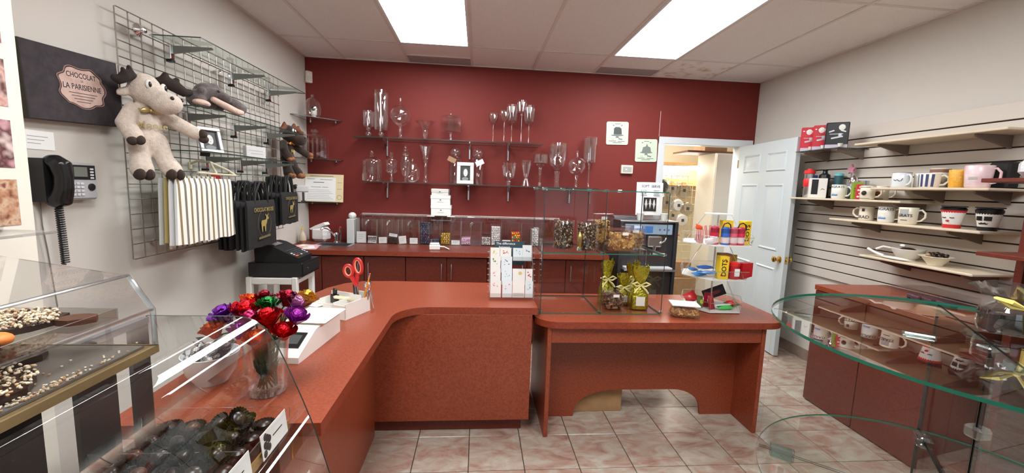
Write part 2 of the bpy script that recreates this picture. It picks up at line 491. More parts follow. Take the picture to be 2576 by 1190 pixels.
# ---- ceiling lamps and vents
lampm = emit('fluorescent_diffuser', (0.985, 0.995, 1.0), LAMP_POWER)
names = {(2, 5): 'bright fluorescent ceiling panel above the sink end of the red wall', (5, 5): 'bright fluorescent ceiling panel towards the doorway and storage room',
         (2, 3): 'fluorescent ceiling panel over the chocolate display case', (5, 3): 'fluorescent ceiling panel over the round glass stand'}
for (i, j) in LIGHTS:
    x0, x1, y0, y1 = CX[i], CX[i + 1], CY[j], CY[j + 1]
    t = thing('ceiling_light', names[i, j], 'ceiling light', ((x0 + x1) / 2, (y0 + y1) / 2, H), group='fluorescent ceiling panels')
    hx_, hy_ = (x1 - x0) / 2 - .012, (y1 - y0) / 2 - .011
    MB().box(-hx_, -hx_ + .018, -hy_, hy_, -.004, .03).box(hx_ - .018, hx_, -hy_, hy_, -.004, .03).box(-hx_ + .018, hx_ - .018, -hy_, -hy_ + .018, -.004, .03).box(-hx_ + .018, hx_ - .018, hy_ - .018, hy_, -.004, .03).build('frame', M['white'], t, smooth=0)
    MB().box(-hx_ + .018, hx_ - .018, -hy_ + .018, hy_ - .018, .002, .012).build('diffuser', lampm, t, smooth=0)
for n, (i, j) in enumerate(VENTS):
    x0, x1 = CX[i], CX[i + 1]
    t = thing('ceiling_vent', ('grey ceiling vent panel with a round ring above the wall glassware', 'plain grey ceiling vent panel above the square wall plaques')[n], 'vent', ((x0 + x1) / 2, 4.34, H), group='grey vent panels along the red wall')
    hx_ = (x1 - x0) / 2 - .012
    MB().box(-hx_, hx_, -.12, .113, .003, .012).build('vent_plate', M['vent'], t, smooth=0)
    MB().box(-hx_, hx_, -.135, -.12, -.002, .02).build('vent_bar', M['bar'], t, smooth=0)
    if n == 0: MB().tube([(-.12 + .07 * cos(a * pi / 12), -.02 + .07 * sin(a * pi / 12), .002) for a in range(24)], .004, 6, closed=True).build('ring', M['vent'], t)

# ================================================================ LARGE FURNITURE
# ---- L-shaped service counter
lc = thing('service_counter', 'large L-shaped cherry laminate counter with a rounded inner corner', 'counter', (0, 0, 0))
L_out = [(-1.06, 1.185), (-.452, 1.185), (-.452, 2.16)] + [(x, y) for x, y in arc(-.262, 2.18, .19, 180, 90, 8)] + [(.374, 2.37), (.376, 3.0), (-.62, 3.02)] \
      + [(-.82, 3.005), (-.93, 2.93), (-1.0, 2.80), (-1.04, 2.62), (-1.06, 2.4)]
MB().prism(L_out, 2, .758, .80, 0, 1).build('counter_top', [M['cherry'], M['cherrye']], lc, smooth=30)
MB().cbox(-.62, .342, 2.362, 2.385, .09, .758, .002).build('front_panel', M['cherry'], lc)
MB().cbox(.320, .342, 2.385, 2.93, .09, .758, .002).build('end_panel', M['cherry'], lc)
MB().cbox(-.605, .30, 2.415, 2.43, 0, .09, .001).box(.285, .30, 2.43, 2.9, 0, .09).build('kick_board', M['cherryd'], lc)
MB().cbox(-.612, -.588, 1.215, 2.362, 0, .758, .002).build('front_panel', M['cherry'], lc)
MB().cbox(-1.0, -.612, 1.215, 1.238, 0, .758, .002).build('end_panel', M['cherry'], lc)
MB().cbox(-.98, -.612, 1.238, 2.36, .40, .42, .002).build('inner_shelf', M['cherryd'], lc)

# ---- desk standing beside it
dk = thing('reception_desk', 'cherry desk with rounded corners and an arched panel below', 'desk', (0, 0, 0))
D_out = arc(.50, 2.428, .14, 180, 270, 7) + arc(1.81, 2.428, .14, 270, 360, 7) + [(1.95, 2.945), (.405, 2.945), (.36, 2.9)]
D_out = [(x, y) for x, y in D_out]
MB().prism(D_out, 2, .70, .74, 0, 1).build('desk_top', [M['cherry'], M['cherrye']], dk, smooth=30)
for x in (.43, 1.783): MB().cbox(x, x + .026, 2.317, 2.93, 0, .70, .002).build('side_panel', M['cherry'], dk)
MB().cbox(.456, 1.783, 2.322, 2.346, .60, .70, .002).build('apron', M['cherry'], dk)
ar = [(.456, 0), (.668, 0), (.672, .035)] + [(.672 + .27 * (1 - cos(a)), .035 + .150 * sin(a)) for a in [k * pi / 16 for k in range(1, 9)]] \
   + [(1.556 - .21 * (1 - cos(a)), .035 + .150 * sin(a)) for a in [k * pi / 16 for k in range(8, 0, -1)]] + [(1.556, .035), (1.560, 0), (1.783, 0), (1.783, .70), (.456, .70)]
MB().prism(ar, 1, 2.545, 2.565).build('arched_panel', M['cherry'], dk, smooth=25)
t = thing('cardboard_box', 'flat brown cardboard box on the tiles under the desk', 'box', (.84, 2.75, 0))
MB().cbox(-.19, .18, -.15, .15, 0, .19, .003).build('carton', M['cardboard'], t)
pr_ = mat('faded_brown_print', (96, 68, 44), .8)
for dz, s_ in ((.145, .018), (.105, .012)): lettering('xxxx xx', t, (-.09, -.151, dz), (1, 0, 0), (0, 0, 1), s_, pr_, name='print')

# ---- back counter, cabinet units under it
wt = MB()
for a, b, c, d in ((XL + .002, 1.255, 3.75, 3.99), (XL + .002, -1.55, 3.99, 4.19), (-1.23, 1.255, 3.99, 4.19), (XL + .002, 1.255, 4.19, YB - .002)): wt.box(a, b, c, d, .858, .90, faces=[1, 1, 1, 1, 0, 0])
bc = tag(wt.build('worktop', [M['cherryd'], M['cherrye']], None, smooth=0), 'long dark cherry worktop along the red wall', 'worktop')
hole = None
units = [(-1.77, -1.405), (-1.405, -.655), (-.655, .10), (.10, .85), (.85, 1.24)]
desc = ['narrow dark cherry base cabinet in the corner below the sink', 'dark cherry base cabinet under the first candy bins', 'dark cherry base cabinet below the stacked white boxes',
        'dark cherry base cabinet behind the card rack', 'dark cherry base cabinet seen through the glass cube display']
for n, (a, b) in enumerate(units):
    t = thing('base_cabinet', desc[n], 'cabinet', (a, 3.79, 0), group='base cabinets under the long worktop')
    W_ = b - a
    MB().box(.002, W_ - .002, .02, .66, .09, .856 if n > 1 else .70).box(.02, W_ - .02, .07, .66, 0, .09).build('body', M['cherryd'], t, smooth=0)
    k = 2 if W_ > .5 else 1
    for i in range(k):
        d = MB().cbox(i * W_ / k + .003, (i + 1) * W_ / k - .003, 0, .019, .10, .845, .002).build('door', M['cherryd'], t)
        hxp = ((i + 1) * W_ / k - .045) if (i == 0 and k == 2) else (i * W_ / k + .045)
        MB().tube([(hxp, .0, .64), (hxp, -.028, .645), (hxp, -.03, .66), (hxp, -.03, .77), (hxp, -.028, .785), (hxp, 0, .79)], .005, 8).build('handle', M['steel'], d)

# ---- plinth cabinet by the slatwall
rc = thing('plinth_cabinet', 'cherry two-door floor cabinet standing against the slatwall', 'cabinet', (2.49, 1.95, 0))
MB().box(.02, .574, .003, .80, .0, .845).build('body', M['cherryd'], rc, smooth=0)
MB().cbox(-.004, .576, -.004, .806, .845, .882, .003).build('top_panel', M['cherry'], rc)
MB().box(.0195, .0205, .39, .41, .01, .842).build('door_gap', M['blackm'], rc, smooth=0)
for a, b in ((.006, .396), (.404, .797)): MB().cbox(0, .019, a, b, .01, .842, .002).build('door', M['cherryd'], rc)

# ---- dark shelf unit at the edge of the slatwall
su = thing('shelf_unit', 'tall dark cherry shelf unit projecting from the slatwall', 'shelf unit', (2.60, 1.28, 0))
MB().cbox(.20, .46, .565, .60, 0, 1.618, .002).build('side_panel', M['cherryd'], su)
MB().cbox(.20, .46, 0, .03, 0, 1.618, .002).build('side_panel', M['cherryd'], su)
MB().box(.44, .46, .03, .565, .05, 1.618).build('back_panel', M['cherryd'], su, smooth=0)
for z in (.1, .75, 1.268, 1.640): MB().cbox(-.04, .44, .03, .60 + (.03 if z > 1.5 else 0), z - .02, z, .002).build('shelf_board', M['cherryd'], su)
wb = mat('white_film_bag', (226, 230, 234), .25, bump=.6, bscale=30)
tag(MB().cbox(-.10, .10, -.06, .06, 0, .10, .03).build('packet', wb, None, loc=(2.70, 1.76, 1.6415)), 'white wrapped packet on the dark shelf unit', 'packet')

# ---- round glass display stand
rs = thing('glass_stand', 'round two-level glass display stand with crossed glass panels', 'display stand', (1.935, 1.32, 0))
RG = .705
def disc(r, z0, z1, n=72):
    m_ = MB(); vs = [(r * cos(2 * pi * i / n), r * sin(2 * pi * i / n), z) for z in (z0, z1) for i in range(n)]
    m_.add(vs, [tuple(reversed(range(n)))], 0); m_.f.append(list(range(n, 2 * n))); m_.m.append(0)
    for i in range(n): m_.f.append([i, (i + 1) % n, n + (i + 1) % n, n + i]); m_.m.append(1)
    return m_
disc(RG, .988, 1.0).build('glass_top', [M['tglass'], M['glassedge']], rs, smooth=0)
disc(RG, .292, .30).build('glass_shelf', [M['tglass'], M['glassedge']], rs, smooth=0)
def gpanel(a, r0, r1, z0, z1, nm='glass_panel'):
    T = Matrix.Rotation(a, 4, 'Z'); m_ = MB(); y = .005
    vs = [T @ Vector((x, yy, z)) for x in (r0, r1) for yy in (-y, y) for z in (z0, z1)]
    fs = [(0, 1, 3, 2), (4, 6, 7, 5), (0, 4, 5, 1), (2, 3, 7, 6), (0, 2, 6, 4), (1, 5, 7, 3)]
    m_.v = vs; m_.f = [list(f) for f in fs]; m_.m = [1, 1, 0, 0, 1, 1]
    return m_.build(nm, [M['glass'], mat('black_glass_edge', (12, 20, 20), .2, spec=.8)], rs, smooth=0)
A1, A2 = rad(139.5), rad(51)
for (z0, z1) in ((0.002, .292), (.30, .988)):
    for a in (A1, A1 + pi, A2, A2 + pi): gpanel(a, .008, .695, z0, z1)
clipm = lambda a, r, z: MB().obox((0, 0, 0), (.10, .036, .024), (0, 0, 0), b=.006).obox((0, 0, -.006), (.085, .06, .008), b=.002).build('clip', M['clip'], rs, loc=(r * cos(a), r * sin(a), z), rot=(0, 0, a))
for a in (A1, A1 + pi, A2, A2 + pi):
    clipm(a, .60, .975); clipm(a, .20, .975); clipm(a, .60, .313); clipm(a, .60, .279)
MB().obox((0, 0, .64), (.06, .06, .05), b=.01).build('clip', M['clip'], rs)
MB().obox((0, 0, .975), (.09, .05, .022), b=.006).build('clip', M['clip'], rs)

# ---- glass cube display on the desk (two by two)
gc = thing('glass_cube_display', 'glass cube display of four open cells on the desk', 'display case', (.40, 2.44, .7415))
GX = [0, .38, .775]; GZ = [0.004, .383, .772]; GD = .42
def sheet(nm, x0, x1, y0, y1, z0, z1, thin, parent=gc, edge='glassedge', gl='glass'):
    f = [1] * 6
    k = {'x': (0, 1), 'y': (2, 3), 'z': (4, 5)}[thin]
    for q in k: f[q] = 0
    return MB().box(x0, x1, y0, y1, z0, z1, faces=f).build(nm, [M[gl], M[edge]], parent, smooth=0)
for i, x in enumerate(GX):
    for z0, z1 in zip(GZ, GZ[1:]): sheet('glass_side', x - .0025, x + .0025, 0, GD, z0 + .004, z1 - .004, 'x', edge='glassedged')
for z in GZ:
    for x0, x1 in zip(GX, GX[1:]): sheet('glass_shelf', x0 + .003, x1 - .003, 0, GD, z - .003, z + .003, 'z')
for x0, x1 in zip(GX, GX[1:]):
    for z0, z1 in zip(GZ, GZ[1:]): sheet('glass_back', x0 + .004, x1 - .004, GD - .005, GD, z0 + .004, z1 - .004, 'y', edge='glassedged')
for x in GX:
    for y in (.01, GD - .02):
        for z in GZ: MB().obox((x, y + .01, max(z, .0095)), (.034, .022, .018), b=.004).build('clip', M['clip'], gc)
for x in (.19, .60): MB().obox((x, GD - .01, GZ[2]), (.034, .022, .018), b=.004).build('clip', M['clip'], gc)

# ---- curved glass chocolate display case
cs = thing('chocolate_case', 'curved-glass counter display case filled with chocolates', 'display case', (0, 0, 0))
prof = [(-.885, 1.14), (-.66, 1.14), (-.63, 1.137), (-.606, 1.127), (-.584, 1.108), (-.566, 1.085), (-.548, 1.052), (-.528, 1.005), (-.486, .895), (-.456, .81), (-.414, .66), (-.38, .52)]
CY0, CY1 = -.55, 1.15
sheetm = MB()
for k, (p, q) in enumerate(zip(prof, prof[1:])):
    sheetm.add([(p[0], CY0, p[1]), (q[0], CY0, q[1]), (q[0], CY1 - .006, q[1]), (p[0], CY1 - .006, p[1])], [(0, 1, 2, 3)])
sm_ = sheetm.build('curved_glass', glass('case_glass', (.97, .98, .975), .07, .55, 3.5), cs, smooth=0)
bm = bmesh.new(); bm.from_mesh(sm_.data); bmesh.ops.remove_doubles(bm, verts=bm.verts, dist=1e-4); bm.to_mesh(sm_.data); bm.free()
for p_ in sm_.data.polygons: p_.use_smooth = True
endp = [(x, z) for x, z in prof] + [(-.885, .52)]
MB().prism(endp, 1, CY1 - .006, CY1, 0, 1).build('glass_end', [M['glass'], M['glassedged']], cs, smooth=30)
MB().prism(endp, 1, CY0, CY0 + .006, 0, 1).build('glass_end', [M['glass'], M['glassedged']], cs, smooth=30)
MB().box(-.90, -.375, CY0 - .01, CY1 + .01, .02, .52).build('base_cabinet', M['cherryd'], cs, smooth=0)
shelfm = mat('shelf_gold_strip', (176, 132, 52), .35, .2)
for (z, xf) in ((.835, -.522), (.645, -.462)):
    MB().box(-.87, xf - .004, CY0 + .01, CY1 - .012, z - .014, z).build('glass_shelf', M['smoke'], cs, smooth=0)
    MB().box(xf - .004, xf, CY0 + .01, CY1 - .012, z - .022, z + .004).build('shelf_edge', shelfm, cs, smooth=0)
for (a, b) in ((-.5, .1), (.14, .50), (.60, .86), (.935, 1.035), (1.085, 1.138)):
    MB().box(-.889, -.878, a, b, .54, 1.12).build('rear_door', M['blackp'], cs, smooth=0)
MB().box(-.892, -.874, CY0, CY1 - .01, 1.122, 1.139).box(-.892, -.874, CY0, CY1 - .01, .52, .54).build('rear_rail', mat('grey_rail', (170, 176, 182), .3, .7), cs, smooth=0)

# ================================================================ LEFT WALL
# ---- wire grid panel
gp = thing('wire_grid_panel', 'chrome wire grid panel hung on the cream wall', 'grid panel', (-1.735, 2.195, 1.09))
GW, GH = 1.60, 1.216
vw = MB().cyl((0, 0, 0), (0, 0, GH), .0032, n=6).mesh('wire', M['wire']); hw = MB().cyl((0, 0, 0), (0, GW, 0), .0032, n=6).mesh('wire', M['wire'])
def place(me, nm, parent, loc, rot=(0, 0, 0), scale=1.0):
    o = bpy.data.objects.new(nm, me); COL.objects.link(o); o.parent = parent; o.location = loc; o.rotation_euler = rot
    if scale != 1.0: o.scale = scale if isinstance(scale, (tuple, list)) else (scale,) * 3
    return o
for k in range(22): place(vw, 'wire', gp, (0, k * GW / 21, 0))
for k in range(17): place(hw, 'wire', gp, (.006, 0, k * GH / 16))
for y in (.15, .8, 1.45):
    for z in (.08, 1.13): MB().cyl((-.041, y, z), (0, y, z), .009, n=8).build('wall_clip', M['chrome'], gp)
for y in (.42, .83, 1.12, 1.28): # empty display hooks
    MB().tube([(.006, y, .455), (.03, y, .45), (.07, y, .44), (.085, y, .452)], .0025, 6).build('hook', M['chrome'], gp)

# ---- glass shelves on the grid
def grid_shelf(label, y0, y1, z, brs, xf=-1.455):
    t = thing('glass_wall_shelf', label, 'shelf', (-1.72, y0, z), group='glass shelves on the wire grid')
    L_ = y1 - y0; D_ = xf + 1.72
    MB().box(0.012, D_, 0, L_, -.006, 0, faces=[1, 1, 1, 1, 0, 0]).build('glass_pane', [glass('shelf_glass', (.80, .86, .83), .08, .6, 3.0), M['glassedged']], t, smooth=0)
    for yb in brs:
        b = MB().cbox(0, .028, yb - y0 - .016, yb - y0 + .016, -.085, -.008, .003).build('bracket', M['chrome'], t)
        MB().prism([(.028, -.055), (.03, -.012), (D_ - .03, -.012), (D_ - .025, -.022)], 1, yb - y0 - .006, yb - y0 + .006).build('bracket_arm', mat('grey_bracket', (136, 138, 136), .3, .6), b, smooth=0)
        MB().box(0.0, .03, yb - y0 - .014, yb - y0 + .014, -.10, -.086).build('bracket_foot', M['blackp'], b, smooth=0)
    return t
grid_shelf('topmost glass shelf on the wire grid, holding nothing', 2.36, 3.66, 2.238, (2.5, 3.06, 3.56))
grid_shelf('middle glass shelf on the wire grid, below the grey plush', 2.36, 3.60, 1.893, (2.6, 3.06, 3.5))
grid_shelf('lowest glass shelf on the wire grid, with a photo frame', 2.36, 3.62, 1.656, (2.74, 3.12, 3.46))
t = tag(MB().lathe([(0, 0), (.030, 0), (.032, .008), (.02, .016), (.012, .024), (.014, .04), (0, .045)], 16).build('rail_flange', M['chrome'], None, loc=(-1.7312, 2.315, 2.24), rot=(0, pi / 2, 0)), 'round chrome flange clipped near the top of the wire grid', 'fitting')

# ---- plush animals
def remesh(o, v, it=6):
    m_ = o.modifiers.new('skin', 'REMESH'); m_.mode = 'VOXEL'; m_.voxel_size = v; m_.use_smooth_shade = True
    s_ = o.modifiers.new('soft', 'SMOOTH'); s_.factor = .5; s_.iterations = it
    return o
def limb(mb, pts, rs, n=10):
    mb.tube(pts, rs, n)
    for p, r in ((pts[0], rs[0]), (pts[-1], rs[-1])): mb.ell(p, r, 10, 7)
def plush_moose(label, loc, rz, s, fur, hoof, antler, letter, word, bow):
    t = thing('plush_moose', label, 'plush toy', loc, rz, group='plush moose hung on the wire grid')
    t.scale = (s, s, s)
    b = MB()
    ca, sa = cos(rad(26)), sin(rad(26))
    def hr(x, y, z): return (.015 + (x - .015) * ca - y * sa, (x - .015) * sa + y * ca, z)   # the head is turned to one side
    b.ell((0, 0, .25), (.056, .068, .12)).ell((.008, 0, .175), (.062, .074, .08))
    b.ell((.015, 0, .43), (.072, .068, .078)).ell(hr(.062, .0, .395), (.065, .056, .055), rot=(0, 0, rad(26))).ell(hr(.118, .0, .365), (.075, .062, .056), rot=(0, 0, rad(26)))
    limb(b, [(.01, -.055, .325), (.05, -.10, .25), (.09, -.085, .19)], [.034, .040, .040])
    limb(b, [(.01, .055, .325), (.05, .12, .275), (.09, .175, .235)], [.034, .036, .036])
    limb(b, [(.01, -.038, .18), (.035, -.046, .09), (.055, -.05, .03)], [.046, .042, .050])
    limb(b, [(.01, .038, .18), (.035, .052, .09), (.065, .07, .035)], [.046, .042, .048])
    b.ell((.0, -.078, .405), (.015, .035, .022), rot=(.5, 0, 0)).ell((.0, .078, .405), (.015, .035, .022), rot=(-.5, 0, 0))
    remesh(b.build('body', fur, t), .007)
    for c, r, ry in (((.112, -.072, .172), (.030, .021, .024), .3), ((.104, -.098, .168), (.030, .020, .024), .3), ((.118, .196, .232), (.030, .020, .024), .2), ((.110, .204, .207), (.030, .022, .022), .2)):
        MB().ell(c, r, 12, 8, rot=(0, ry, 0)).build('hoof', hoof, t)
    for y in (-.070, -.034): MB().ell((.078, y, .008), (.045, .022, .03), 12, 8).build('hoof', hoof, t)
    for y in (.055, .090): MB().ell((.090, y, .012), (.043, .021, .03), 12, 8).build('hoof', hoof, t)
    for sg in (-1, 1):
        a = MB(); limb(a, [(.01, sg * .045, .475), (.02, sg * .075, .485), (.028, sg * .105, .472), (.03, sg * .14, .452), (.03, sg * .16, .458)], [.016, .025, .026, .020, .014])
        limb(a, [(.02, sg * .07, .485), (.02, sg * .08, .512)], [.018, .012]); limb(a, [(.025, sg * .10, .475), (.03, sg * .115, .498)], [.018, .011])
        ao = a.build('antler', antler, t); ao.scale = (1.25, 1.25, 1.25) if sg > 0 else (1.1, .80, 1.15); ao.location = (-.004, -.012, -.118) if sg > 0 else (.012, .0, -.072); remesh(ao, .005, 3)
        e = MB().ell(hr(.074, sg * .042, .447), (.012, .016, .022), 12, 8, rot=(0, 0, rad(26))).build('eye', M['whitep'], t)
        MB().ell(hr(.0835, sg * .044, .446), (.005, .009, .014), 10, 6, rot=(0, 0, rad(26))).build('pupil', M['blackp'], e)
        MB().ell(hr(.176, sg * .028, .385), (.008, .009, .010), 8, 6).build('nostril', M['blackp'], t)
    MB().tube([(.0 + .052 * cos(a), .058 * sin(a), .335 - .012 * cos(a)) for a in [k * pi / 10 for k in range(20)]], .006, 6, closed=True).build('ribbon', bow, t)
    bw = MB(); bw.ell((.062, -.022, .325), (.008, .022, .014), rot=(.4, 0, 0)).ell((.062, .022, .325), (.008, .022, .014), rot=(-.4, 0, 0)).ell((.066, 0, .324), .009, 8, 6); bw.build('bow', bow, t)
    lettering(word, t, (.070, 0, .25), (0, 1, 0), (-.05, 0, 1), .046, letter, bold=True)
    return t
gb = mat('gold_ribbon', (196, 172, 116), .3, .6)
plush_moose('cream plush moose with dark antlers hanging on the wire grid', (-1.637, 2.205, 1.512), rad(-32), .97, mat('cream_fur', (222, 208, 194), .95, col2=(206, 190, 176), nscale=60, bump=.5, bscale=160, sheen=.4),
            mat('dark_brown_felt', (62, 48, 42), .9), mat('brown_black_felt', (44, 34, 32), .9), mat('pale_gold_thread', (168, 150, 104), .5), 'Moose', gb)
plush_moose('dark brown plush moose at the corner end of the wire grid', (-1.645, 3.72, 1.545), rad(-15), .86, mat('dark_brown_fur', (58, 36, 24), .95, col2=(30, 20, 16), nscale=14, bump=.5, bscale=160, sheen=.3),
            mat('tan_felt', (150, 98, 62), .9), mat('chestnut_felt', (110, 66, 44), .9), mat('gold_thread', (206, 170, 80), .5), 'NJ', mat('orange_ribbon', (196, 120, 40), .4, .3))
t = thing('plush_toy', 'grey plush animal with a pale muzzle lying on the middle glass shelf', 'plush toy', (-1.585, 2.62, 1.897), rad(-8))
gf = mat('grey_fur', (104, 96, 94), .95, col2=(90, 82, 82), nscale=50, bump=.4, bscale=150, sheen=.3); pk = mat('pale_pink_fur', (214, 186, 172), .95, bump=.4, bscale=150)
b = MB(); b.ell((-.01, -.01, .09), (.065, .075, .075)).ell((0, .06, .075), (.058, .06, .058)).ell((-.01, -.085, .06), (.05, .05, .048)).ell((.01, .02, .14), (.035, .04, .03)).ell((.03, -.09, .105), (.02, .026, .022)); limb(b, [(.02, -.05, .10), (.06, .0, .105), (.085, .03, .085)], [.03, .028, .026]); limb(b, [(.03, .05, .09), (.07, .10, .07), (.09, .14, .045)], [.032, .034, .032]); limb(b, [(-.01, .10, .08), (.02, .16, .085)], [.028, .03])
remesh(b.build('body', gf, t), .007)
b = MB(); limb(b, [(.055, -.04, .065), (.09, .02, .035), (.105, .08, .016), (.105, .12, .02)], [.018, .022, .022, .016]); b.ell((.05, -.12, .03), (.03, .06, .02)); remesh(b.build('muzzle', pk, t), .006)
MB().ell((-.005, -.142, .08), (.018, .016, .018)).build('collar', mat('royal_blue_felt', (48, 62, 168), .8), t)
MB().ell((.075, -.02, .115), (.006, .008, .008), 8, 6).build('eye', M['blackp'], t)

# ---- photo frames and sign on the lowest glass shelf
def portrait(parent, wd, ht, n, flip=1):
    """Black-and-white head-and-shoulders print on a plane facing local +x."""
    g = [mat('photo_dark', (28, 30, 32), .4), mat('photo_face', (206, 206, 204), .5), mat('photo_hair', (52, 52, 54), .5), mat('photo_mid', (120, 122, 124), .5)]
    MB().box(0, .001, -wd / 2, wd / 2, 0, ht).build('photo', g[0], parent, smooth=0)
    def blob(nm, cy, cz, ry, rz_, x, m_):
        k = 20; MB().add([(x, cy + ry * cos(2 * pi * i / k), cz + rz_ * sin(2 * pi * i / k)) for i in range(k)], [tuple(range(k))]).build(nm, g[m_], parent, smooth=0)
    blob('hair', 0, ht * .58, wd * .34, ht * .34, .0014, 2); blob('face', wd * .03, ht * .54, wd * .21, ht * .26, .0018, 1)
    blob('shoulder', 0, ht * .12, wd * .34, ht * .12, .0016, 3)
    for s_ in (-1, 1): blob('eye', wd * .03 + s_ * wd * .075, ht * .58, wd * .035, ht * .012, .0022, 0)
    blob('mouth', wd * .03, ht * .43, wd * .05, ht * .014, .0022, 2)
def photo_frame(label, loc, rz, tilt, wd, ht, fw, fm):
    t = thing('framed_photo', label, 'photo frame', loc, rot=(0, tilt, rz))
    f_ = MB()
    for y0, y1, z0, z1 in ((-wd / 2, wd / 2, 0, fw), (-wd / 2, wd / 2, ht - fw, ht), (-wd / 2, -wd / 2 + fw, fw, ht - fw), (wd / 2 - fw, wd / 2, fw, ht - fw)): f_.cbox(-.006, .010, y0, y1, z0, z1, .003)
    f_.build('frame', fm, t)
    MB().box(-.008, -.006, -wd / 2 + .003, wd / 2 - .003, .003, ht - .003).build('backing', M['blackm'], t, smooth=0)
    p = bpy.data.objects.new('picture', None); COL.objects.link(p); p.parent = t; p.location = (-.004, 0, fw)
    portrait(p, wd - 2 * fw, ht - 2 * fw, 0)
    MB().prism([(-.008, ht * .7), (-.008, ht * .66), (-.07, .0), (-.08, .0)], 1, -wd * .2, wd * .2).build('easel', M['blackm'], t, smooth=0)
    return t
silver = mat('silver_frame', (206, 206, 210), .3, .8)
photo_frame('silver photo frame leaning on the lowest wire-grid shelf', (-1.545, 2.555, 1.657), rad(-28), rad(-14), .125, .15, .02, silver)
t = thing('block_sign', 'small grey block sign beside the silver photo frame shelf end', 'sign', (-1.54, 3.0, 1.657), rad(-12))
MB().cbox(-.015, .015, -.09, .09, 0, .078, .003).build('block', mat('pale_grey_board', (196, 196, 194), .6), t)
for k in range(2): MB().box(.0151, .0156, -.07 + .02 * k, .06, .046 - .02 * k, .052 - .02 * k).build('print', mat('grey_print', (168, 168, 170), .7), t, smooth=0)

# ---- canvas picture and phone
t = thing('canvas_picture', 'black boxed canvas print with an ornate pale chocolate label', 'picture', (XL + .001, 1.765, 1.72), rot=(rad(3.2), 0, 0))
MB().cbox(0, .05, 0, .425, 0, .295, .002).build('canvas', mat('black_canvas', (44, 38, 42), .8, col2=(58, 50, 54), nscale=26), t)
MB().box(.002, .048, -.001, 0, .002, .293).build('canvas_side', mat('olive_black_canvas', (52, 48, 36), .85), t, smooth=0)
lab = [(.235 + (1 + .07 * cos(9 * a)) * .098 * (abs(cos(a)) ** .8) * (1 if cos(a) >= 0 else -1), .150 + (1 + .07 * sin(7 * a)) * .078 * (abs(sin(a)) ** .8) * (1 if sin(a) >= 0 else -1)) for a in [k * pi / 32 for k in range(64)]]
MB().add([(.0512, y, z) for y, z in lab], [tuple(range(64))]).build('label', mat('faded_pink_label', (206, 180, 168), .8, col2=(190, 158, 148), nscale=30), t, smooth=0)
MB().tube([(.0514, .235 + (y - .235) * 1.07, .15 + (z - .15) * 1.07) for y, z in lab], .0022, 5, closed=True).build('scroll_border', mat('dull_pink_print', (150, 118, 112), .8), t)
ink = mat('charcoal_print', (66, 58, 64), .8)
for s_, dz, sz in (('CHOCOLAT', .198, .030), ('DE', .176, .012), ('LA PARISIENNE', .150, .032)): lettering(s_, t, (.0518, .235, dz), (0, 1, 0), (0, 0, 1), sz, ink, .82, bold=sz > .02)
for k_ in range(4): MB().box(.0511, .0516, .17 + .01 * k_, .30 - .012 * k_, .124 - .012 * k_, .1265 - .012 * k_).build('print', ink, t, smooth=0)
t = thing('wall_phone', 'grey and black corded phone hung on the cream wall', 'telephone', (XL, 1.79, 1.40))
MB().cbox(0, .05, .0, .235, .0, .16, .008).build('base_unit', mat('silver_grey_plastic', (168, 168, 172), .4), t)
MB().cbox(.05, .0535, .115, .225, .088, .150, .002).build('screen_panel', M['blackp'], t)
MB().box(.0535, .0545, .125, .185, .10, .142).build('screen', mat('lcd_grey', (112, 116, 108), .3), t, smooth=0)
km = MB().cbox(0, .004, -.007, .007, -.005, .005, .0015).mesh('key', mat('key_grey', (206, 206, 210), .4))
for r in range(4):
    for c in range(3): place(km, 'key', t, (.05, .122 + c * .019, .022 + r * .016))
for r in range(4): place(km, 'key', t, (.0535, .205, .095 + r * .013), scale=(1, 1.2, .8))
MB().lathe([(0, 0), (.016, 0), (.016, .004), (.006, .006), (0, .006)], 16).build('dial', M['blackp'], t, loc=(.05, .203, .055), rot=(0, pi / 2, 0))
hs = MB(); hs.tube([(.055, .03, -.01), (.085, .03, .0), (.098, .032, .05), (.10, .033, .10), (.092, .034, .150), (.062, .034, .175)], [.030, .040, .035, .033, .040, .030], 12)
hs.ell((.062, .03, .0), (.034, .040, .032)).ell((.066, .034, .165), (.034, .042, .032)); hso = hs.build('handset', mat('gloss_black', (20, 20, 22), .22), t); hso.scale = (.9, .92, .93); hso.location = (.004, .004, .004); remesh(hso, .006, 4)
MB().box(.0, .06, -.005, .08, -.005, .17).build('cradle', M['blackp'], t, smooth=0)
MB().tube([(.06 + .011 * cos(a), .04 + .011 * sin(a) + .006 * k / 260, -.02 - .245 * k / 260) for k, a in [(k, k * 2 * pi / 10) for k in range(260)]], .0035, 5).build('coiled_cord', M['blackp'], t)
MB().tube([(.01, .02, 0), (.012, .018, -.1), (.01, .03, -.2), (.012, .045, -.45)], .0025, 6).build('line_cord', mat('grey_cord', (120, 116, 108), .6), t)
t = thing('note_paper', 'small white note taped above the wall phone', 'paper', (XL + .001, 1.775, 1.605))
MB().box(0, .0015, 0, .125, 0, .075).build('sheet', M['paper'], t, smooth=0)
for k in range(3): MB().box(.0016, .0018, .02, .10 - .015 * k, .05 - .014 * k, .053 - .014 * k).build('print', mat('grey_print', (150, 150, 150), .7), t, smooth=0)

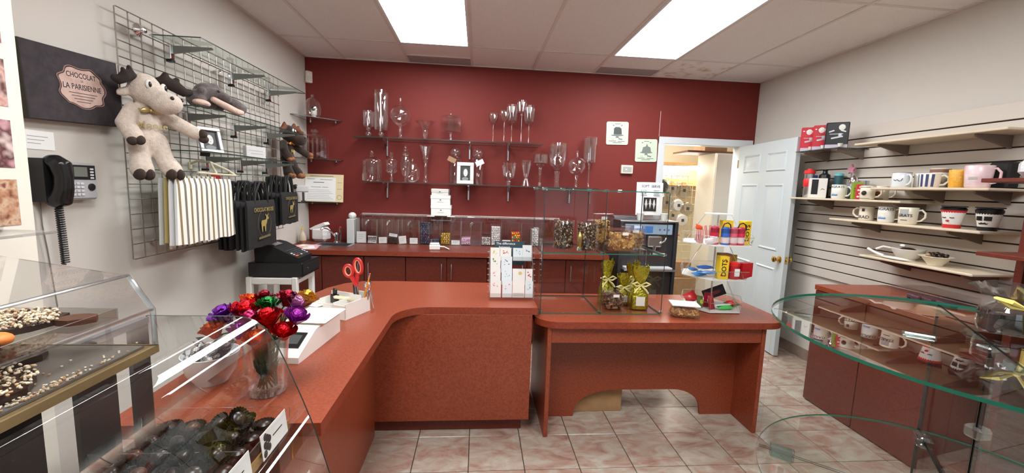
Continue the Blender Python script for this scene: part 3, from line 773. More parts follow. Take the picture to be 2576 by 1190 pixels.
# ---- photo cards and acrylic ledge on the pier
def picture_mat(nm, cols, scale):
    m_ = bpy.data.materials.new(nm); m_.use_nodes = True; N = m_.node_tree.nodes; L = m_.node_tree.links
    g = N.new('ShaderNodeNewGeometry'); v = N.new('ShaderNodeTexNoise'); v.inputs['Scale'].default_value = scale * .45; v.inputs['Detail'].default_value = 2; L.new(g.outputs['Position'], v.inputs['Vector'])
    r = N.new('ShaderNodeValToRGB'); e = r.color_ramp.elements; e[0].position = .3; e[1].position = .7; e[0].color = srgb(*cols[0]); e[1].color = srgb(*cols[-1])
    for k in range(1, len(cols) - 1): x = e.new(.3 + .4 * k / (len(cols) - 1)); x.color = srgb(*cols[k])
    L.new(v.outputs['Fac'], r.inputs[0]); L.new(r.outputs[0], N['Principled BSDF'].inputs['Base Color']); N['Principled BSDF'].inputs['Roughness'].default_value = .4
    MATS[nm] = m_
    return m_
pics = [picture_mat('truffle_photo', [(70, 34, 34), (150, 92, 84), (196, 150, 146), (110, 62, 58)], 60), picture_mat('berry_photo', [(120, 40, 34), (170, 90, 70), (206, 170, 160), (90, 50, 44)], 45),
        picture_mat('rose_photo', [(150, 96, 104), (196, 150, 156), (90, 46, 46), (220, 196, 190)], 40), picture_mat('ring_photo', [(96, 56, 44), (180, 130, 100), (206, 176, 150), (130, 70, 56)], 70)]
for k, (z0, z1) in enumerate(((1.885, 2.02), (1.704, 1.84), (1.525, 1.665), (1.352, 1.49))):
    t = thing('photo_card', ('chocolate photo card at the top of the pale pier', 'red-toned chocolate photo card second from the top of the pier', 'pink chocolate photo card third down the pale pier', 'brown chocolate photo card lowest on the pale pier')[k], 'picture', (-1.4, 1.24, z0), group='photo cards on the pale pier')
    MB().box(0, .0015, 0, .133, 0, z1 - z0).build('print', pics[k], t, smooth=0)
t = thing('acrylic_ledge', 'clear acrylic ledge fixed to the pale pier', 'shelf', (-1.4, .9, 1.335))
MB().box(0, .15, 0, .42, 0, .008, faces=[1, 1, 1, 1, 0, 0]).build('sheet', [M['acrylic'], M['acredge']], t, smooth=0)
MB().box(0, .006, 0, .42, .008, .06, faces=[0, 0, 1, 1, 1, 1]).build('upstand', [M['acrylic'], M['acredge']], t, smooth=0)

# ---- bags hung in front of the grid
def stripe_mat():
    m_ = bpy.data.materials.new('striped_cotton'); m_.use_nodes = True; N = m_.node_tree.nodes; L = m_.node_tree.links; b_ = N['Principled BSDF']
    tc = N.new('ShaderNodeTexCoord'); sx = N.new('ShaderNodeSeparateXYZ'); L.new(tc.outputs['Object'], sx.inputs[0])
    mu = N.new('ShaderNodeMath'); mu.operation = 'MULTIPLY'; mu.inputs[1].default_value = 1 / .083; L.new(sx.outputs['Y'], mu.inputs[0])
    fr = N.new('ShaderNodeMath'); fr.operation = 'FRACT'; L.new(mu.outputs[0], fr.inputs[0])
    r = N.new('ShaderNodeValToRGB'); r.color_ramp.interpolation = 'CONSTANT'; e = r.color_ramp.elements
    Wc, Oc, Gc = srgb(240, 236, 226), srgb(140, 124, 92), srgb(122, 118, 108)
    e[0].position = 0; e[0].color = Wc; e[1].position = .28; e[1].color = Oc
    for p, c in ((.46, Wc), (.78, Gc), (.97, Wc)): x = e.new(p); x.color = c
    L.new(fr.outputs[0], r.inputs[0]); L.new(r.outputs[0], b_.inputs['Base Color']); b_.inputs['Roughness'].default_value = .9
    MATS['striped_cotton'] = m_
    return m_
STR = stripe_mat(); white_c = mat('white_cotton', (226, 228, 230), .9); olive_c = mat('olive_cotton', (176, 156, 98), .9); grey_c = mat('grey_cotton', (196, 198, 196), .9)
def cloth_bag(name, label, group, loc, wd, ht, th, m_, fold=.03, flare=0.02, seed=0, rz=0, mside=None):
    t = thing(name, label, 'bag', loc, rz, group=group)
    rnd = random.Random(seed); ny, nz = 12, 10; b_ = MB()
    for side in (1, -1):
        vs = []; fs = []
        for j in range(nz + 1):
            for i in range(ny + 1):
                u = i / ny; v = j / nz
                y = (u - .5) * (wd + 2 * flare * (1 - v)); z = v * ht + (0 if v > .05 else .004 * sin(u * 19 + seed))
                th_ = th / 2 * (1 - max(0, (v - .85) / .15) ** 2 * .9) * (.55 + .45 * (1 - abs(2 * u - 1) ** 4))
                x = side * th_ + .12 * th * sin(u * 9 + 1.3) * (1 - v)
                vs.append((x, y, z))
        for j in range(nz):
            for i in range(ny): a = j * (ny + 1) + i; fs.append((a, a + 1, a + ny + 2, a + ny + 1))
        b_.add(vs, fs, 0)
    n0 = (ny + 1) * (nz + 1)
    rim = [j * (ny + 1) for j in range(nz + 1)] + [nz * (ny + 1) + i for i in range(1, ny + 1)] + [j * (ny + 1) + ny for j in range(nz - 1, -1, -1)] + [i for i in range(ny - 1, 0, -1)]
    for p, q in zip(rim, rim[1:] + rim[:1]): b_.f.append([p, q, q + n0, p + n0]); b_.m.append(1)
    b_.build('bag_body', [m_, mside or m_], t, smooth=50)
    return t
g_ = 'cotton bags folded over the cream hanger'
cloth_bag('cotton_bag', 'white cotton bag with taupe stripes at the front of its hanger', g_, (-1.515, 2.43, 1.165), .46, .343, .022, STR, seed=1, mside=white_c)
cloth_bag('cotton_bag', 'plain white cotton bag directly behind the taupe-striped one', g_, (-1.5395, 2.425, 1.163), .465, .338, .016, white_c, seed=2)
cloth_bag('cotton_bag', 'olive cotton bag showing as a narrow strip behind the white bags', g_, (-1.560, 2.42, 1.18), .46, .325, .014, olive_c, seed=3)
cloth_bag('cotton_bag', 'pale grey cotton bag next to the wire grid', g_, (-1.580, 2.412, 1.175), .46, .33, .014, grey_c, seed=4)
cloth_bag('cotton_bag', 'striped bag hanging lowest behind the folded cotton bags', g_, (-1.676, 2.575, 1.12), .42, .40, .026, STR, seed=5, flare=.0)
t = thing('hanger', 'cream plastic hanger arm on the wire grid above the striped bag', 'hanger', (-1.73, 2.63, 1.50))
MB().tube([(0, 0, .09), (.05, .0, .11), (.13, -.01, .105), (.21, -.09, .035)], .007, 8).tube([(.13, -.01, .105), (.19, .06, .06), (.215, .09, .032)], .007, 8).tube([(.21, -.25, .04), (.215, -.09, .035), (.215, .09, .032), (.212, .02, .033)], .006, 8).build('hanger_arm', mat('cream_plastic', (214, 204, 176), .5), t)
MB().cbox(.0, .014, -.012, .012, .06, .10, .003).build('hanger_clip', MATS['cream_plastic'], t)
tote = mat('black_tote_fabric', (22, 21, 22), .75, col2=(30, 28, 29), nscale=120, bump=.15, bscale=240); goldp = mat('gold_print', (176, 158, 92), .5, .3)
MOOSE = [(-.28, -.42), (-.20, -.42), (-.18, -.15), (-.02, -.12), (.02, -.42), (.10, -.42), (.14, -.10), (.24, .04), (.30, .20), (.44, .20), (.46, .28), (.36, .36), (.44, .46), (.38, .50), (.30, .40), (.20, .44), (.12, .50), (.10, .44), (.18, .38), (.16, .22), (.0, .18), (-.28, .18), (-.36, .06), (-.34, -.15)]
def tote_stack(group, labels, y, z, wd, ht, x_front, step):
    for k, lb in enumerate(labels):
        x = x_front - k * step
        t = cloth_bag('tote_bag', lb, group, (x, y + .006 * ((k * 7) % 3 - 1), z - .006 * ((k * 5) % 3)), wd, ht, step * .80, tote, flare=.006, seed=10 + k)
        hb = MB()
        for s_ in (-1, 1):
            y0 = s_ * wd * .05
            hb.tube([(s_ * .004, -wd * .24, ht - .03), (s_ * .004, -wd * .20, ht + .05), (s_ * .004, -wd * .09 + y0, ht + .125), (s_ * .004, wd * .09 + y0, ht + .125), (s_ * .004, wd * .20, ht + .05), (s_ * .004, wd * .24, ht - .03)], .0085, 6)
        hb.build('handle', tote, t)
        if k == 0:
            e = MB()
            e.add([(step * .44 + .006, p[0] * wd * .34, ht * .50 + p[1] * wd * .36) for p in MOOSE], [tuple(range(len(MOOSE)))])
            e.build('moose_emblem', goldp, t, smooth=0)
            MB().tube([(step * .44 + .006, wd * .235 * cos(a), ht * .50 + wd * .25 * sin(a)) for a in [j * pi / 18 for j in range(36)]], .0012, 4, closed=True).build('emblem_ring', mat('dull_gold_print', (110, 98, 66), .6), t)
            lettering('CHOCOLAT MOOSE', t, (step * .44 + .006, 0, ht * .80), (0, 1, 0), (0, 0, 1), wd * .105, goldp, .72, bold=True)
            MB().add([(step * .44 + .006, y_ * wd, z_ * ht) for y_, z_ in ((-.22, .17), (.2, .20), (.2, .25), (-.22, .22))], [(0, 1, 2, 3)]).build('ribbon_print', MATS['dull_gold_print'], t, smooth=0)
tote_stack('large black tote bags on one hook', ['large black tote with a gold moose emblem, front of its stack'] + ['plain black tote %s the front of the large moose-tote stack' % q for q in ('second from', 'third from', 'fourth from', 'fifth from', 'sixth from')], 2.98, 1.05, .37, .32, -1.50, .036)
tote_stack('small black totes on the second hook', ['smaller black tote with a gold moose emblem nearer the corner'] + ['plain black tote %s the front of the small moose-tote stack' % q for q in ('second from', 'third from', 'fourth from', 'fifth from')], 3.42, 1.175, .28, .245, -1.505, .036)
for y, z in ((2.98, 1.49), (3.42, 1.54)):
    tag(MB().tube([(-1.735, y, z), (-1.48, y, z), (-1.465, y, z + .012)], .004, 6).build('display_hook', M['chrome'], None), 'chrome hook carrying the %s black tote bags' % ('large' if y < 3.2 else 'small'), 'hook')
tag(MB().prism([(-.06, 0), (.06, .0), (.03, .05), (-.05, .055)], 0, -.002, .002).build('red_tag', mat('red_card', (176, 40, 44), .6), None, loc=(-1.70, 2.84, 1.485)), 'small red card tucked above the large black totes', 'tag')
# motion sensor
t = thing('motion_sensor', 'small cream motion sensor in the corner under the ceiling', 'sensor', (-1.745, YB - .002, 2.50), rad(45))
MB().cbox(-.034, .034, -.03, .025, 0, .115, .008).build('housing', mat('cream_abs', (220, 212, 194), .5), t)
MB().cbox(-.022, .022, -.034, -.028, .02, .06, .004).build('lens', mat('lens_grey', (196, 192, 184), .3), t)

# ================================================================ BACK WALL: SHELVES AND GLASSWARE
def wall_shelf(label, x0, x1, z, brs, y0=4.225):
    t = thing('glass_wall_shelf', label, 'shelf', (x0, y0, z), group='glass shelves on the red wall')
    MB().box(0, x1 - x0, 0, YB - .016 - y0, -.008, 0, faces=[1, 1, 1, 1, 0, 0]).build('glass_pane', [glass('wall_shelf_glass', (.72, .74, .72), .08, .6, 3.0), M['glassedged']], t, smooth=0)
    for xb in brs:
        b = MB().cbox(xb - x0 - .008, xb - x0 + .008, YB - y0 - .02, YB - y0 - .001, -.17, -.01, .002).build('bracket', M['steel'], t)
        MB().prism([(YB - y0 - .02, -.07), (YB - y0 - .02, -.011), (.06, -.011), (.055, -.02)], 0, xb - x0 - .004, xb - x0 + .004).build('bracket_arm', M['steel'], b, smooth=0)
wall_shelf('upper long glass shelf of glassware on the red wall', -1.25, .645, 1.968, (-.96, -.10, .31))
wall_shelf('lower long glass shelf of glassware on the red wall', -1.17, 1.255, 1.532, (-.96, -.105, .324, 1.0))
def corner_shelf(label, z):
    t = thing('corner_shelf', label, 'shelf', (XL, YB, z), group='glass corner shelves')
    MB().prism([(.001, -.001), (.36, -.001), (.36, -.05), (.05, -.37), (.001, -.37)], 2, -.006, 0, 0, 1).build('glass_pane', [MATS['wall_shelf_glass'], M['glassedged']], t, smooth=0)
    for x in (.05, .30): MB().cbox(x - .006, x + .006, -.03, -.001, -.028, -.006, .002).build('clip', M['steel'], t)
corner_shelf('glass corner shelf carrying the egg-shaped dome', 2.135)
corner_shelf('glass corner shelf carrying the square lidded jar', 1.735)
corner_shelf('glass corner shelf carrying the certificate', 1.302)

def ball(r, z, n=8): return [(r * sin(pi * k / n), z - r * cos(pi * k / n)) for k in range(n + 1)]
def ware(name, label, cat, x, y, z, prof, parts=(), n=28, group=None, ribs=0):
    t = thing(name, label, cat, (x, y, z), group=group)
    o = MB().lathe(prof, n).build('bowl', M['ware'], t, smooth=60)
    for nm, pr_ in parts: MB().lathe(pr_, n).build(nm, M['ware'], t, smooth=60)
    return t
U, Lw, GY = 1.9685, 1.5325, 4.345
GU, GL = 'glassware on the upper wall shelf', 'glassware on the lower wall shelf'
def foot(r, h=.008): return [(0, 0), (r, 0), (r, .003), (r * .4, h)]
ware('candle_holder', 'glass hurricane cup on beaded foot at the upper shelf end', 'vase', -1.122, GY, U, [(.0, .095), (.03, .095), (.05, .105), (.056, .13), (.056, .262), (.054, .262), (.054, .13), (.0, .1)],
     [('stem', foot(.042) + ball(.032, .038)[1:-1] + ball(.024, .085)[2:-1] + [(.03, .095)])], group=GU)
ware('cylinder_vase', 'tall straight glass cylinder vase on ball foot', 'vase', -.995, GY, U, [(0, .07), (.02, .07), (.068, .078), (.073, .10), (.073, .465), (.070, .465), (.070, .10), (0, .078)],
     [('stem', foot(.05) + ball(.03, .04)[1:-1] + [(.02, .07)])], group=GU)
ware('globe_jar', 'big round glass globe jar with a rod knob on the upper shelf', 'jar', -.804, GY, U, [(.018, .115), (.02, .125)] + ball(.104, .235, 16)[2:-1] + [(.02, .338)],
     [('stem', foot(.05) + [(.022, .014), (.018, .03), (.018, .10), (.024, .112), (.03, .12)]), ('knob', [(.022, .336), (.012, .345), (.013, .405), (0, .41)])], n=36, group=GU)
ware('flared_vase', 'short wide flared glass vase on the upper shelf', 'vase', -.555, GY, U, [(0, .02), (.022, .025), (.026, .05), (.03, .09), (.05, .13), (.102, .185), (.099, .185), (.045, .128), (0, .05)], [('stem', foot(.045) + [(.022, .02)])], group=GU)
t = thing('pedestal_box', 'square lidded glass box on a stem on the upper shelf', 'jar', (-.297, GY, U), rad(33), group=GU)
MB().lathe(foot(.045) + [(.016, .02), (.012, .04), (.014, .075), (.03, .088), (.05, .092)], 20).build('stem', M['ware'], t, smooth=60)
MB().box(-.075, .075, -.075, .075, .092, .235).build('bowl', M['ware'], t, smooth=0)
MB().cbox(-.082, .082, -.082, .082, .237, .252, .004).build('lid', M['ware'], t)
MB().ell((0, 0, .266), .013, 10, 8).build('knob', M['ware'], t)
for k, (x, h, w_, lb) in enumerate(((.141, .305, .05, 'shortest straight-bowled stem glass on the upper shelf'), (.249, .318, .05, 'second stem glass beside the shortest one'), (.336, .40, .062, 'wide etched stem glass with a dark speck'),
                               (.426, .425, .055, 'tallest stem glass in the row of five'), (.517, .40, .062, 'etched stem glass at the end of the upper shelf'))):
    bh = .105 if k < 2 else (.19 if k != 3 else .125)
    z0 = h - bh
    ware('stem_glass', lb, 'glass', x, GY + (.045, -.06, .055, -.06, .055)[k], U, [(0, z0), (w_ * .55, z0 + .008), (w_ * .92, z0 + .028), (w_, h), (w_ - .002, h), (w_ * .88, z0 + .03), (0, z0 + .006)],
         [('stem', foot(.036) + [(.006, .02), (.0045, z0 * .5), (.005, z0 - .02)] + (ball(.014, z0 - .012)[2:-1] if k == 3 else []) + [(.012, z0)])], group=GU)
# lower shelf
def jarlid(z, r, s=1.0): return [(r, z), (r * .95, z + .012), (r * .5, z + .03 * s), (.02, z + .038 * s), (.026, z + .05 * s), (.012, z + .058 * s), (.022, z + .075 * s), (.014, z + .088 * s), (.018, z + .097 * s), (.006, z + .108 * s), (0, z + .11 * s)]
ware('apothecary_jar', 'wide cylindrical apothecary jar with a stepped lid', 'jar', -1.089, GY, Lw, [(0, 0), (.098, .0), (.102, .01), (.102, .185), (.098, .205), (.088, .205)], [('lid', jarlid(.207, .088))], group=GL)
ware('urn_jar', 'small waisted glass urn jar with a ball-finial lid', 'jar', -.893, GY, Lw, [(.02, .08), (.05, .088), (.06, .105), (.052, .15), (.058, .19), (.066, .215), (.05, .215)], [('stem', foot(.042) + ball(.02, .032)[2:-1] + [(.012, .06), (.02, .08)]), ('lid', jarlid(.217, .05, .8))], group=GL)
ware('slender_jar', 'tall slender apothecary jar with a tiered lid', 'jar', -.759, GY + .04, Lw, [(.02, .05), (.03, .06), (.052, .14), (.058, .20), (.05, .255), (.04, .265)], [('stem', foot(.038) + [(.014, .02), (.02, .05)]), ('lid', [(.04, .267), (.034, .29), (.044, .305), (.02, .318), (.028, .335), (.012, .35), (.018, .366), (.006, .38), (0, .395)])], group=GL)
ware('egg_jar', 'egg-shaped glass jar with a small knob on the lower shelf', 'jar', -.672, GY - .06, Lw, [(0, 0), (.04, .002), (.066, .03), (.078, .08), (.072, .13), (.05, .175), (.025, .205), (.012, .212)], [('lid', [(.012, .212), (.008, .218)] + ball(.012, .228)[2:])], group=GL)
ware('trumpet_vase', 'trumpet-mouthed glass candle vase with a ringed neck', 'vase', -.548, GY, Lw, [(.018, .23), (.036, .245), (.03, .27), (.045, .295), (.078, .378), (.075, .378), (.04, .295), (0, .26)], [('stem', foot(.05) + [(.028, .02), (.022, .05), (.014, .13), (.016, .2), (.03, .215), (.018, .23)])], group=GL)
for k, x in enumerate((-.248, -.012)):
    t = ware('cloche_jar', ('glass cylinder jar with a ball top and a brown tag', 'glass cylinder jar with a ball top and a white tag')[k], 'jar', x, 4.385, Lw, [(0, .0), (.066, 0), (.066, .255), (.06, .262), (.045, .265)], [('lid', [(.052, .267), (.05, .28), (.03, .285)] + ball(.055, .325, 12)[3:])], group=GL)
    tg = MB().obox((0, 0, 0), (.085, .003, .05), (0, rad(25 - 50 * k), 0)).build('tag', (mat('kraft_tag', (150, 116, 88), .8), M['paper'])[k], t, loc=(-.03 + .05 * k, -.072, .245 - .02 * k), smooth=0)
ft = mat('ornate_white_frame', (226, 224, 216), .55, bump=.7, bscale=220)
f_ = photo_frame('ornate white portrait frame standing between the ball-top jars', (-.138, 4.275, 1.534), rad(-90), rad(-7), .172, .222, .036, ft)
ware('crystal_vase', 'cut crystal footed vase on the lower shelf', 'vase', .317, GY, Lw, [(0, .055), (.04, .062), (.066, .10), (.07, .14), (.078, .19), (.086, .238), (.083, .238), (.066, .14), (.06, .1), (0, .07)], [('stem', foot(.055) + ball(.03, .035)[2:-1] + [(.04, .06)])], n=16, group=GL)
ware('hourglass_vase', 'waisted hourglass-shaped glass vase', 'vase', .499, GY, Lw, [(0, 0), (.062, 0), (.05, .02), (.026, .075), (.022, .09), (.028, .11), (.044, .18), (.056, .268), (.053, .268), (.04, .18), (.02, .1)], group=GL)
ware('candle_stand', 'glass candle stand with a drum-shaped top', 'vase', .647, GY, Lw, [(.076, .245), (.076, .338), (.074, .338), (.074, .25), (.0, .248)], [('stem', foot(.046) + ball(.022, .03)[2:-1] + [(.012, .06), (.012, .12), (.022, .14), (.016, .155), (.024, .20), (.045, .232), (.08, .245), (0, .246)])], group=GL)
ware('goblet', 'oversized glass goblet on a ringed stem', 'glass', .83, GY, Lw, [(0, .17), (.03, .175), (.07, .22), (.095, .29), (.10, .36), (.094, .458), (.091, .458), (.096, .36), (.09, .29), (0, .185)], [('stem', foot(.075) + [(.03, .02), (.022, .06), (.03, .075), (.022, .09), (.032, .11), (.024, .125), (.034, .15), (.03, .17)])], n=36, group=GL)
ware('globe_jar', 'round glass globe jar with a rod knob on the lower shelf', 'jar', 1.033, GY - .03, Lw, [(.018, .12), (.02, .13)] + ball(.095, .23, 16)[2:-1] + [(.02, .323)], [('stem', foot(.055) + [(.016, .02), (.013, .04), (.013, .095), (.024, .108), (.03, .122)]), ('knob', [(.02, .322), (.011, .332), (.011, .39), (0, .395)])], n=36, group=GL)
ware('cylinder_vase', 'tall stemmed glass cylinder at the end of the lower shelf', 'vase', 1.185, GY + .045, Lw, [(0, .26), (.02, .262), (.068, .275), (.072, .30), (.072, .54), (.069, .54), (.069, .30), (0, .268)], [('stem', foot(.065) + [(.016, .02), (.008, .08), (.008, .2), (.014, .25), (.02, .262)])], group=GL)
# corner shelf things
t = ware('egg_dome', 'egg-shaped glass dome around a white camera in the corner', 'jar', -1.645, 4.30, 2.1355, [(.058, .0), (.062, .004), (.076, .03), (.08, .08), (.07, .13), (.045, .172), (.015, .19)], [('knob', [(.015, .19), (.008, .196)] + ball(.014, .208)[2:])])
t = thing('security_camera', 'white oval camera with a black lens inside the egg dome', 'camera', (-1.628, 4.285, 2.1365), rad(10))
cm = MB(); cm.tube([(0, 0, .032), (0, 0, .075)], [.028, .028], 16); cm.ell((0, 0, .032), .028).ell((0, 0, .075), .028); cm.build('housing', M['whitep'], t)
MB().lathe([(0, 0), (.02, 0), (.02, .004), (.014, .007), (0, .007)], 16).build('lens', M['blackp'], t, loc=(0, -.024, .078), rot=(pi / 2, 0, 0))
MB().cyl((0, 0, 0), (0, 0, .012), .02, n=14).build('foot', M['whitep'], t)
t = thing('square_jar', 'large ribbed square glass jar with a block-knob lid in the corner', 'jar', (-1.62, 4.27, 1.7355), rad(12))
MB().prism([(x, y) for x, y in [( .115, -.10), (.115, .10), (.10, .115), (-.10, .115), (-.115, .10), (-.115, -.10), (-.10, -.115), (.10, -.115)]], 2, 0, .205).build('bowl', M['ware'], t, smooth=0)
for k in range(5):
    for s_ in (-1, 1): MB().cyl((-.08 + .04 * k, s_ * .1155, .015), (-.08 + .04 * k, s_ * .1155, .19), .006, n=6).build('rib', M['ware'], t)
MB().cbox(-.095, .095, -.095, .095, .206, .226, .006).build('lid', M['ware'], t); MB().cbox(-.03, .03, -.03, .03, .246, .282, .01).cbox(-.018, .018, -.018, .018, .226, .246, .003).build('knob', M['ware'], t)
t = thing('certificate', 'cream mounted licence certificate on the lowest corner shelf', 'certificate', (-1.585, 4.38, 1.3025), rot=(rad(-7), 0, rad(2)))
MB().cbox(-.19, .19, -.003, .003, 0, .285, .001).build('mount', mat('cream_card', (226, 212, 170), .7), t)
MB().box(-.185, .115, -.0045, -.003, .01, .25).build('sheet', M['paper'], t, smooth=0)
blk = mat('print_grey', (110, 112, 116), .7)
for a_, b_, z_, h_, y_ in ((-.105, .0, .196, .007, -.0048), (-.17, -.09, .232, .004, -.0048), (-.04, .08, .228, .004, -.0048), (-.14, .09, .262, .006, -.0036), (-.13, -.03, .15, .004, -.0048), (-.02, .04, .15, .004, -.0048), (.13, .175, .20, .003, -.0036), (.13, .175, .135, .003, -.0036)): MB().box(a_, b_, y_, y_ + .0006, z_, z_ + h_).build('print', blk, t, smooth=0)
for k in range(6): MB().box(-.165, .09 - .02 * (k % 3), -.0048, -.0045, .03 + .018 * k, .034 + .018 * k).build('print', mat('pale_print', (186, 190, 194), .7), t, smooth=0)
MB().tube([(.152 + .022 * cos(a), -.0036, .05 + .022 * sin(a)) for a in [k * pi / 10 for k in range(20)]], .0015, 4, closed=True).build('seal', blk, t)
t = thing('label_punch', 'white and black hand punch standing by the certificate', 'tool', (-1.70, 4.16, 1.3025), rad(20))
MB().cbox(-.02, .02, -.02, .02, 0, .018, .004).cbox(-.009, .009, -.009, .009, .018, .10, .003).build('stand', M['darksteel'], t)
MB().cbox(-.06, .05, -.016, .016, .10, .165, .008).build('head', mat('pale_grey_plastic', (210, 210, 212), .4), t); MB().ell((-.065, 0, .15), (.026, .02, .024)).build('grip', M['blackp'], t)

# ---- signs, thermostat
def plaque(label, x, z, cake):
    t = thing('wall_plaque', label, 'plaque', (x, YB - .001, z), rot=(0, rad(-1.5), 0), group='square cake plaques on the red wall')
    pts = []
    for cx, cz, a0 in ((.105, .105, 0), (-.105, .105, 90), (-.105, -.105, 180), (.105, -.105, 270)): pts += arc(cx, cz, .018, a0, a0 + 90, 4)
    MB().prism(pts, 1, -.008, 0).build('plate', mat('mint_enamel', (204, 218, 198), .4), t)
    edge_ = mat('dark_grey_ink', (74, 80, 80), .6); mid = mat('grey_ink', (120, 128, 124), .6)
    e = MB()
    if cake == 0: e.add([(px, -.0086, pz) for px, pz in ((-.042, -.012), (.05, -.012), (.044, .05), (.02, .066), (-.022, .066), (-.04, .05))], [tuple(range(6))])
    else: e.add([(px, -.0086, pz) for px, pz in ((-.05, -.015), (.055, -.015), (.045, .035), (.018, .045), (.006, .075), (-.006, .045), (-.038, .035))], [tuple(range(7))])
    e.build('cake_print', edge_ if cake == 0 else mid, t, smooth=0)
    MB().add([(.072 * cos(2 * pi * i / 20), -.0084, -.022 + .010 * sin(2 * pi * i / 20)) for i in range(20)], [tuple(range(20))]).build('stand_print', mid, t, smooth=0)
    MB().add([(px, -.0085, pz) for px, pz in ((-.012, -.03), (.012, -.03), (.02, -.05), (-.02, -.05))], [(0, 1, 2, 3)]).build('foot_print', mid, t, smooth=0)
    for s_ in (-1, 1): MB().add([(s_ * .03, -.0085, .082), (s_ * .055, -.0085, .092), (s_ * .05, -.0085, .08)], [(0, 1, 2)]).build('flourish_print', edge_, t, smooth=0)
    for a_, b_, z_ in ((-.03, .03, .096), (-.095, -.01, -.088), (.005, .085, -.09), (-.05, .05, -.105)): MB().box(a_, b_, -.0086, -.008, z_, z_ + .007).build('print', mid, t, smooth=0)
    MB().obox((.035, -.0084, -.062), (.045, .0008, .014), (0, rad(12), 0)).build('fork_print', mid, t, smooth=0); MB().tube([(-.05 + .012 * cos(q), -.0084, -.066 + .009 * sin(q)) for q in [k_ * pi / 5 for k_ in range(10)]], .0012, 4, closed=True).build('berry_print', mid, t)
plaque('mint square plaque showing a dark chocolate cake', 1.50, 2.14, 0)
plaque('mint square plaque showing a pale pointed cake by the door casing', 1.838, 1.968, 1)
t = thing('thermostat', 'small cream thermostat on the red wall below the plaques', 'thermostat', (1.628, YB - .001, 1.705))
MB().cbox(-.066, .066, -.035, 0, 0, .095, .006).build('housing', mat('cream_abs', (220, 212, 194), .5), t); MB().cbox(-.05, .05, -.038, -.034, .02, .078, .002).build('cover', mat('grey_plate', (170, 172, 170), .4), t)
MB().ell((-.012, -.039, .045), (.012, .003, .008), 8, 6).build('knob', M['whitep'], t)
tag(MB().cyl((1.975, YB - .003, 2.13), (1.975, YB - .003, 2.40), .0018, n=5).build('thin_wire', M['whitep'], None), 'thin white wire running up the red wall from the casing', 'wire')

# ================================================================ CANDY BINS
bins = [-1.225 + .2105 * k for k in range(11)]
BF, BR, BZ0, BZF, BZR = 4.215, 4.445, .901, 1.150, 1.190
cl_ = mat('bin_card', (228, 228, 226), .8)
def candy(name, label, x0, x1, z1, cols, r, seed, group='loose candies in the bins', squash=1.0):
    """Heap of loose sweets: not countable, one object."""
    rnd = random.Random(seed); mb = MB(); nx = max(1, int((x1 - x0) / (2 * r))); nz = max(1, int((z1 - BZ0 - .004) / (1.75 * r)))
    for j in range(nz):
        for i in range(nx):
            for k_ in range(2 if j < nz - 1 else 4):
                c = (min(max(x0 + (i + .5 + .25 * ((j % 2) - .5)) * (x1 - x0) / nx + rnd.uniform(-.2, .2) * r, x0 + 1.1 * r), x1 - 1.1 * r), BF + .010 + 1.1 * r + k_ * 1.9 * r + rnd.uniform(0, .2) * r, BZ0 + .006 + 1.1 * r + j * 1.75 * r)
                mb.ell(c, (r * rnd.uniform(.9, 1.1), r, r * squash), 7, 5, rnd.randrange(len(cols)), rot=(rnd.random() * 3, rnd.random() * 3, 0))
    mb.box(x0, x1, BF + .010 + 2 * r, BR - .012, BZ0 + .005, z1 - 1.5 * r, 0)
    return tag(mb.build(name, cols, None, smooth=60), label, 'candy', group, 'stuff')
navy = [mat('navy_candy', (38, 40, 66), .2), mat('navy_candy_light', (64, 66, 96), .2)]; goldc = [mat('gold_candy', (196, 158, 40), .25, .5), mat('gold_candy_pale', (214, 186, 96), .25, .5)]
pinkc = [mat('lilac_candy', (206, 166, 196), .25), mat('pink_candy', (222, 190, 206), .25)]; silv = [mat('silver_candy', (178, 172, 170), .25, .5), mat('pearl_candy', (214, 208, 204), .25)]
whitec = [mat('white_candy', (232, 230, 228), .25), mat('white_candy_b', (216, 214, 214), .25)]; mixc = [mat('candy_%s' % n_, c_, .25) for n_, c_ in (('red', (206, 60, 40)), ('orange', (238, 130, 30)), ('yellow', (238, 200, 40)), ('teal', (30, 150, 150)), ('green', (70, 160, 70)))]
bean = [mat('coffee_bean', (46, 28, 22), .4), mat('coffee_bean_b', (62, 38, 28), .4)]; grey_ = [mat('steel_candy', (86, 86, 98), .25, .4), mat('steel_candy_b', (126, 126, 136), .25, .4)]
dsc = ['candy bin with two product cards at the sink end of the row', 'candy bin with a white card and coffee beans', 'candy bin with two crumpled white cards', 'candy bin full of navy sweets', 'candy bin half filled with gold sweets',
       'candy bin with lilac sweets and an empty half', 'candy bin with silver and white sweets', 'candy bin with rainbow sweets', 'candy bin with a narrow strip of white sweets', 'empty candy bin behind the glass cube display']
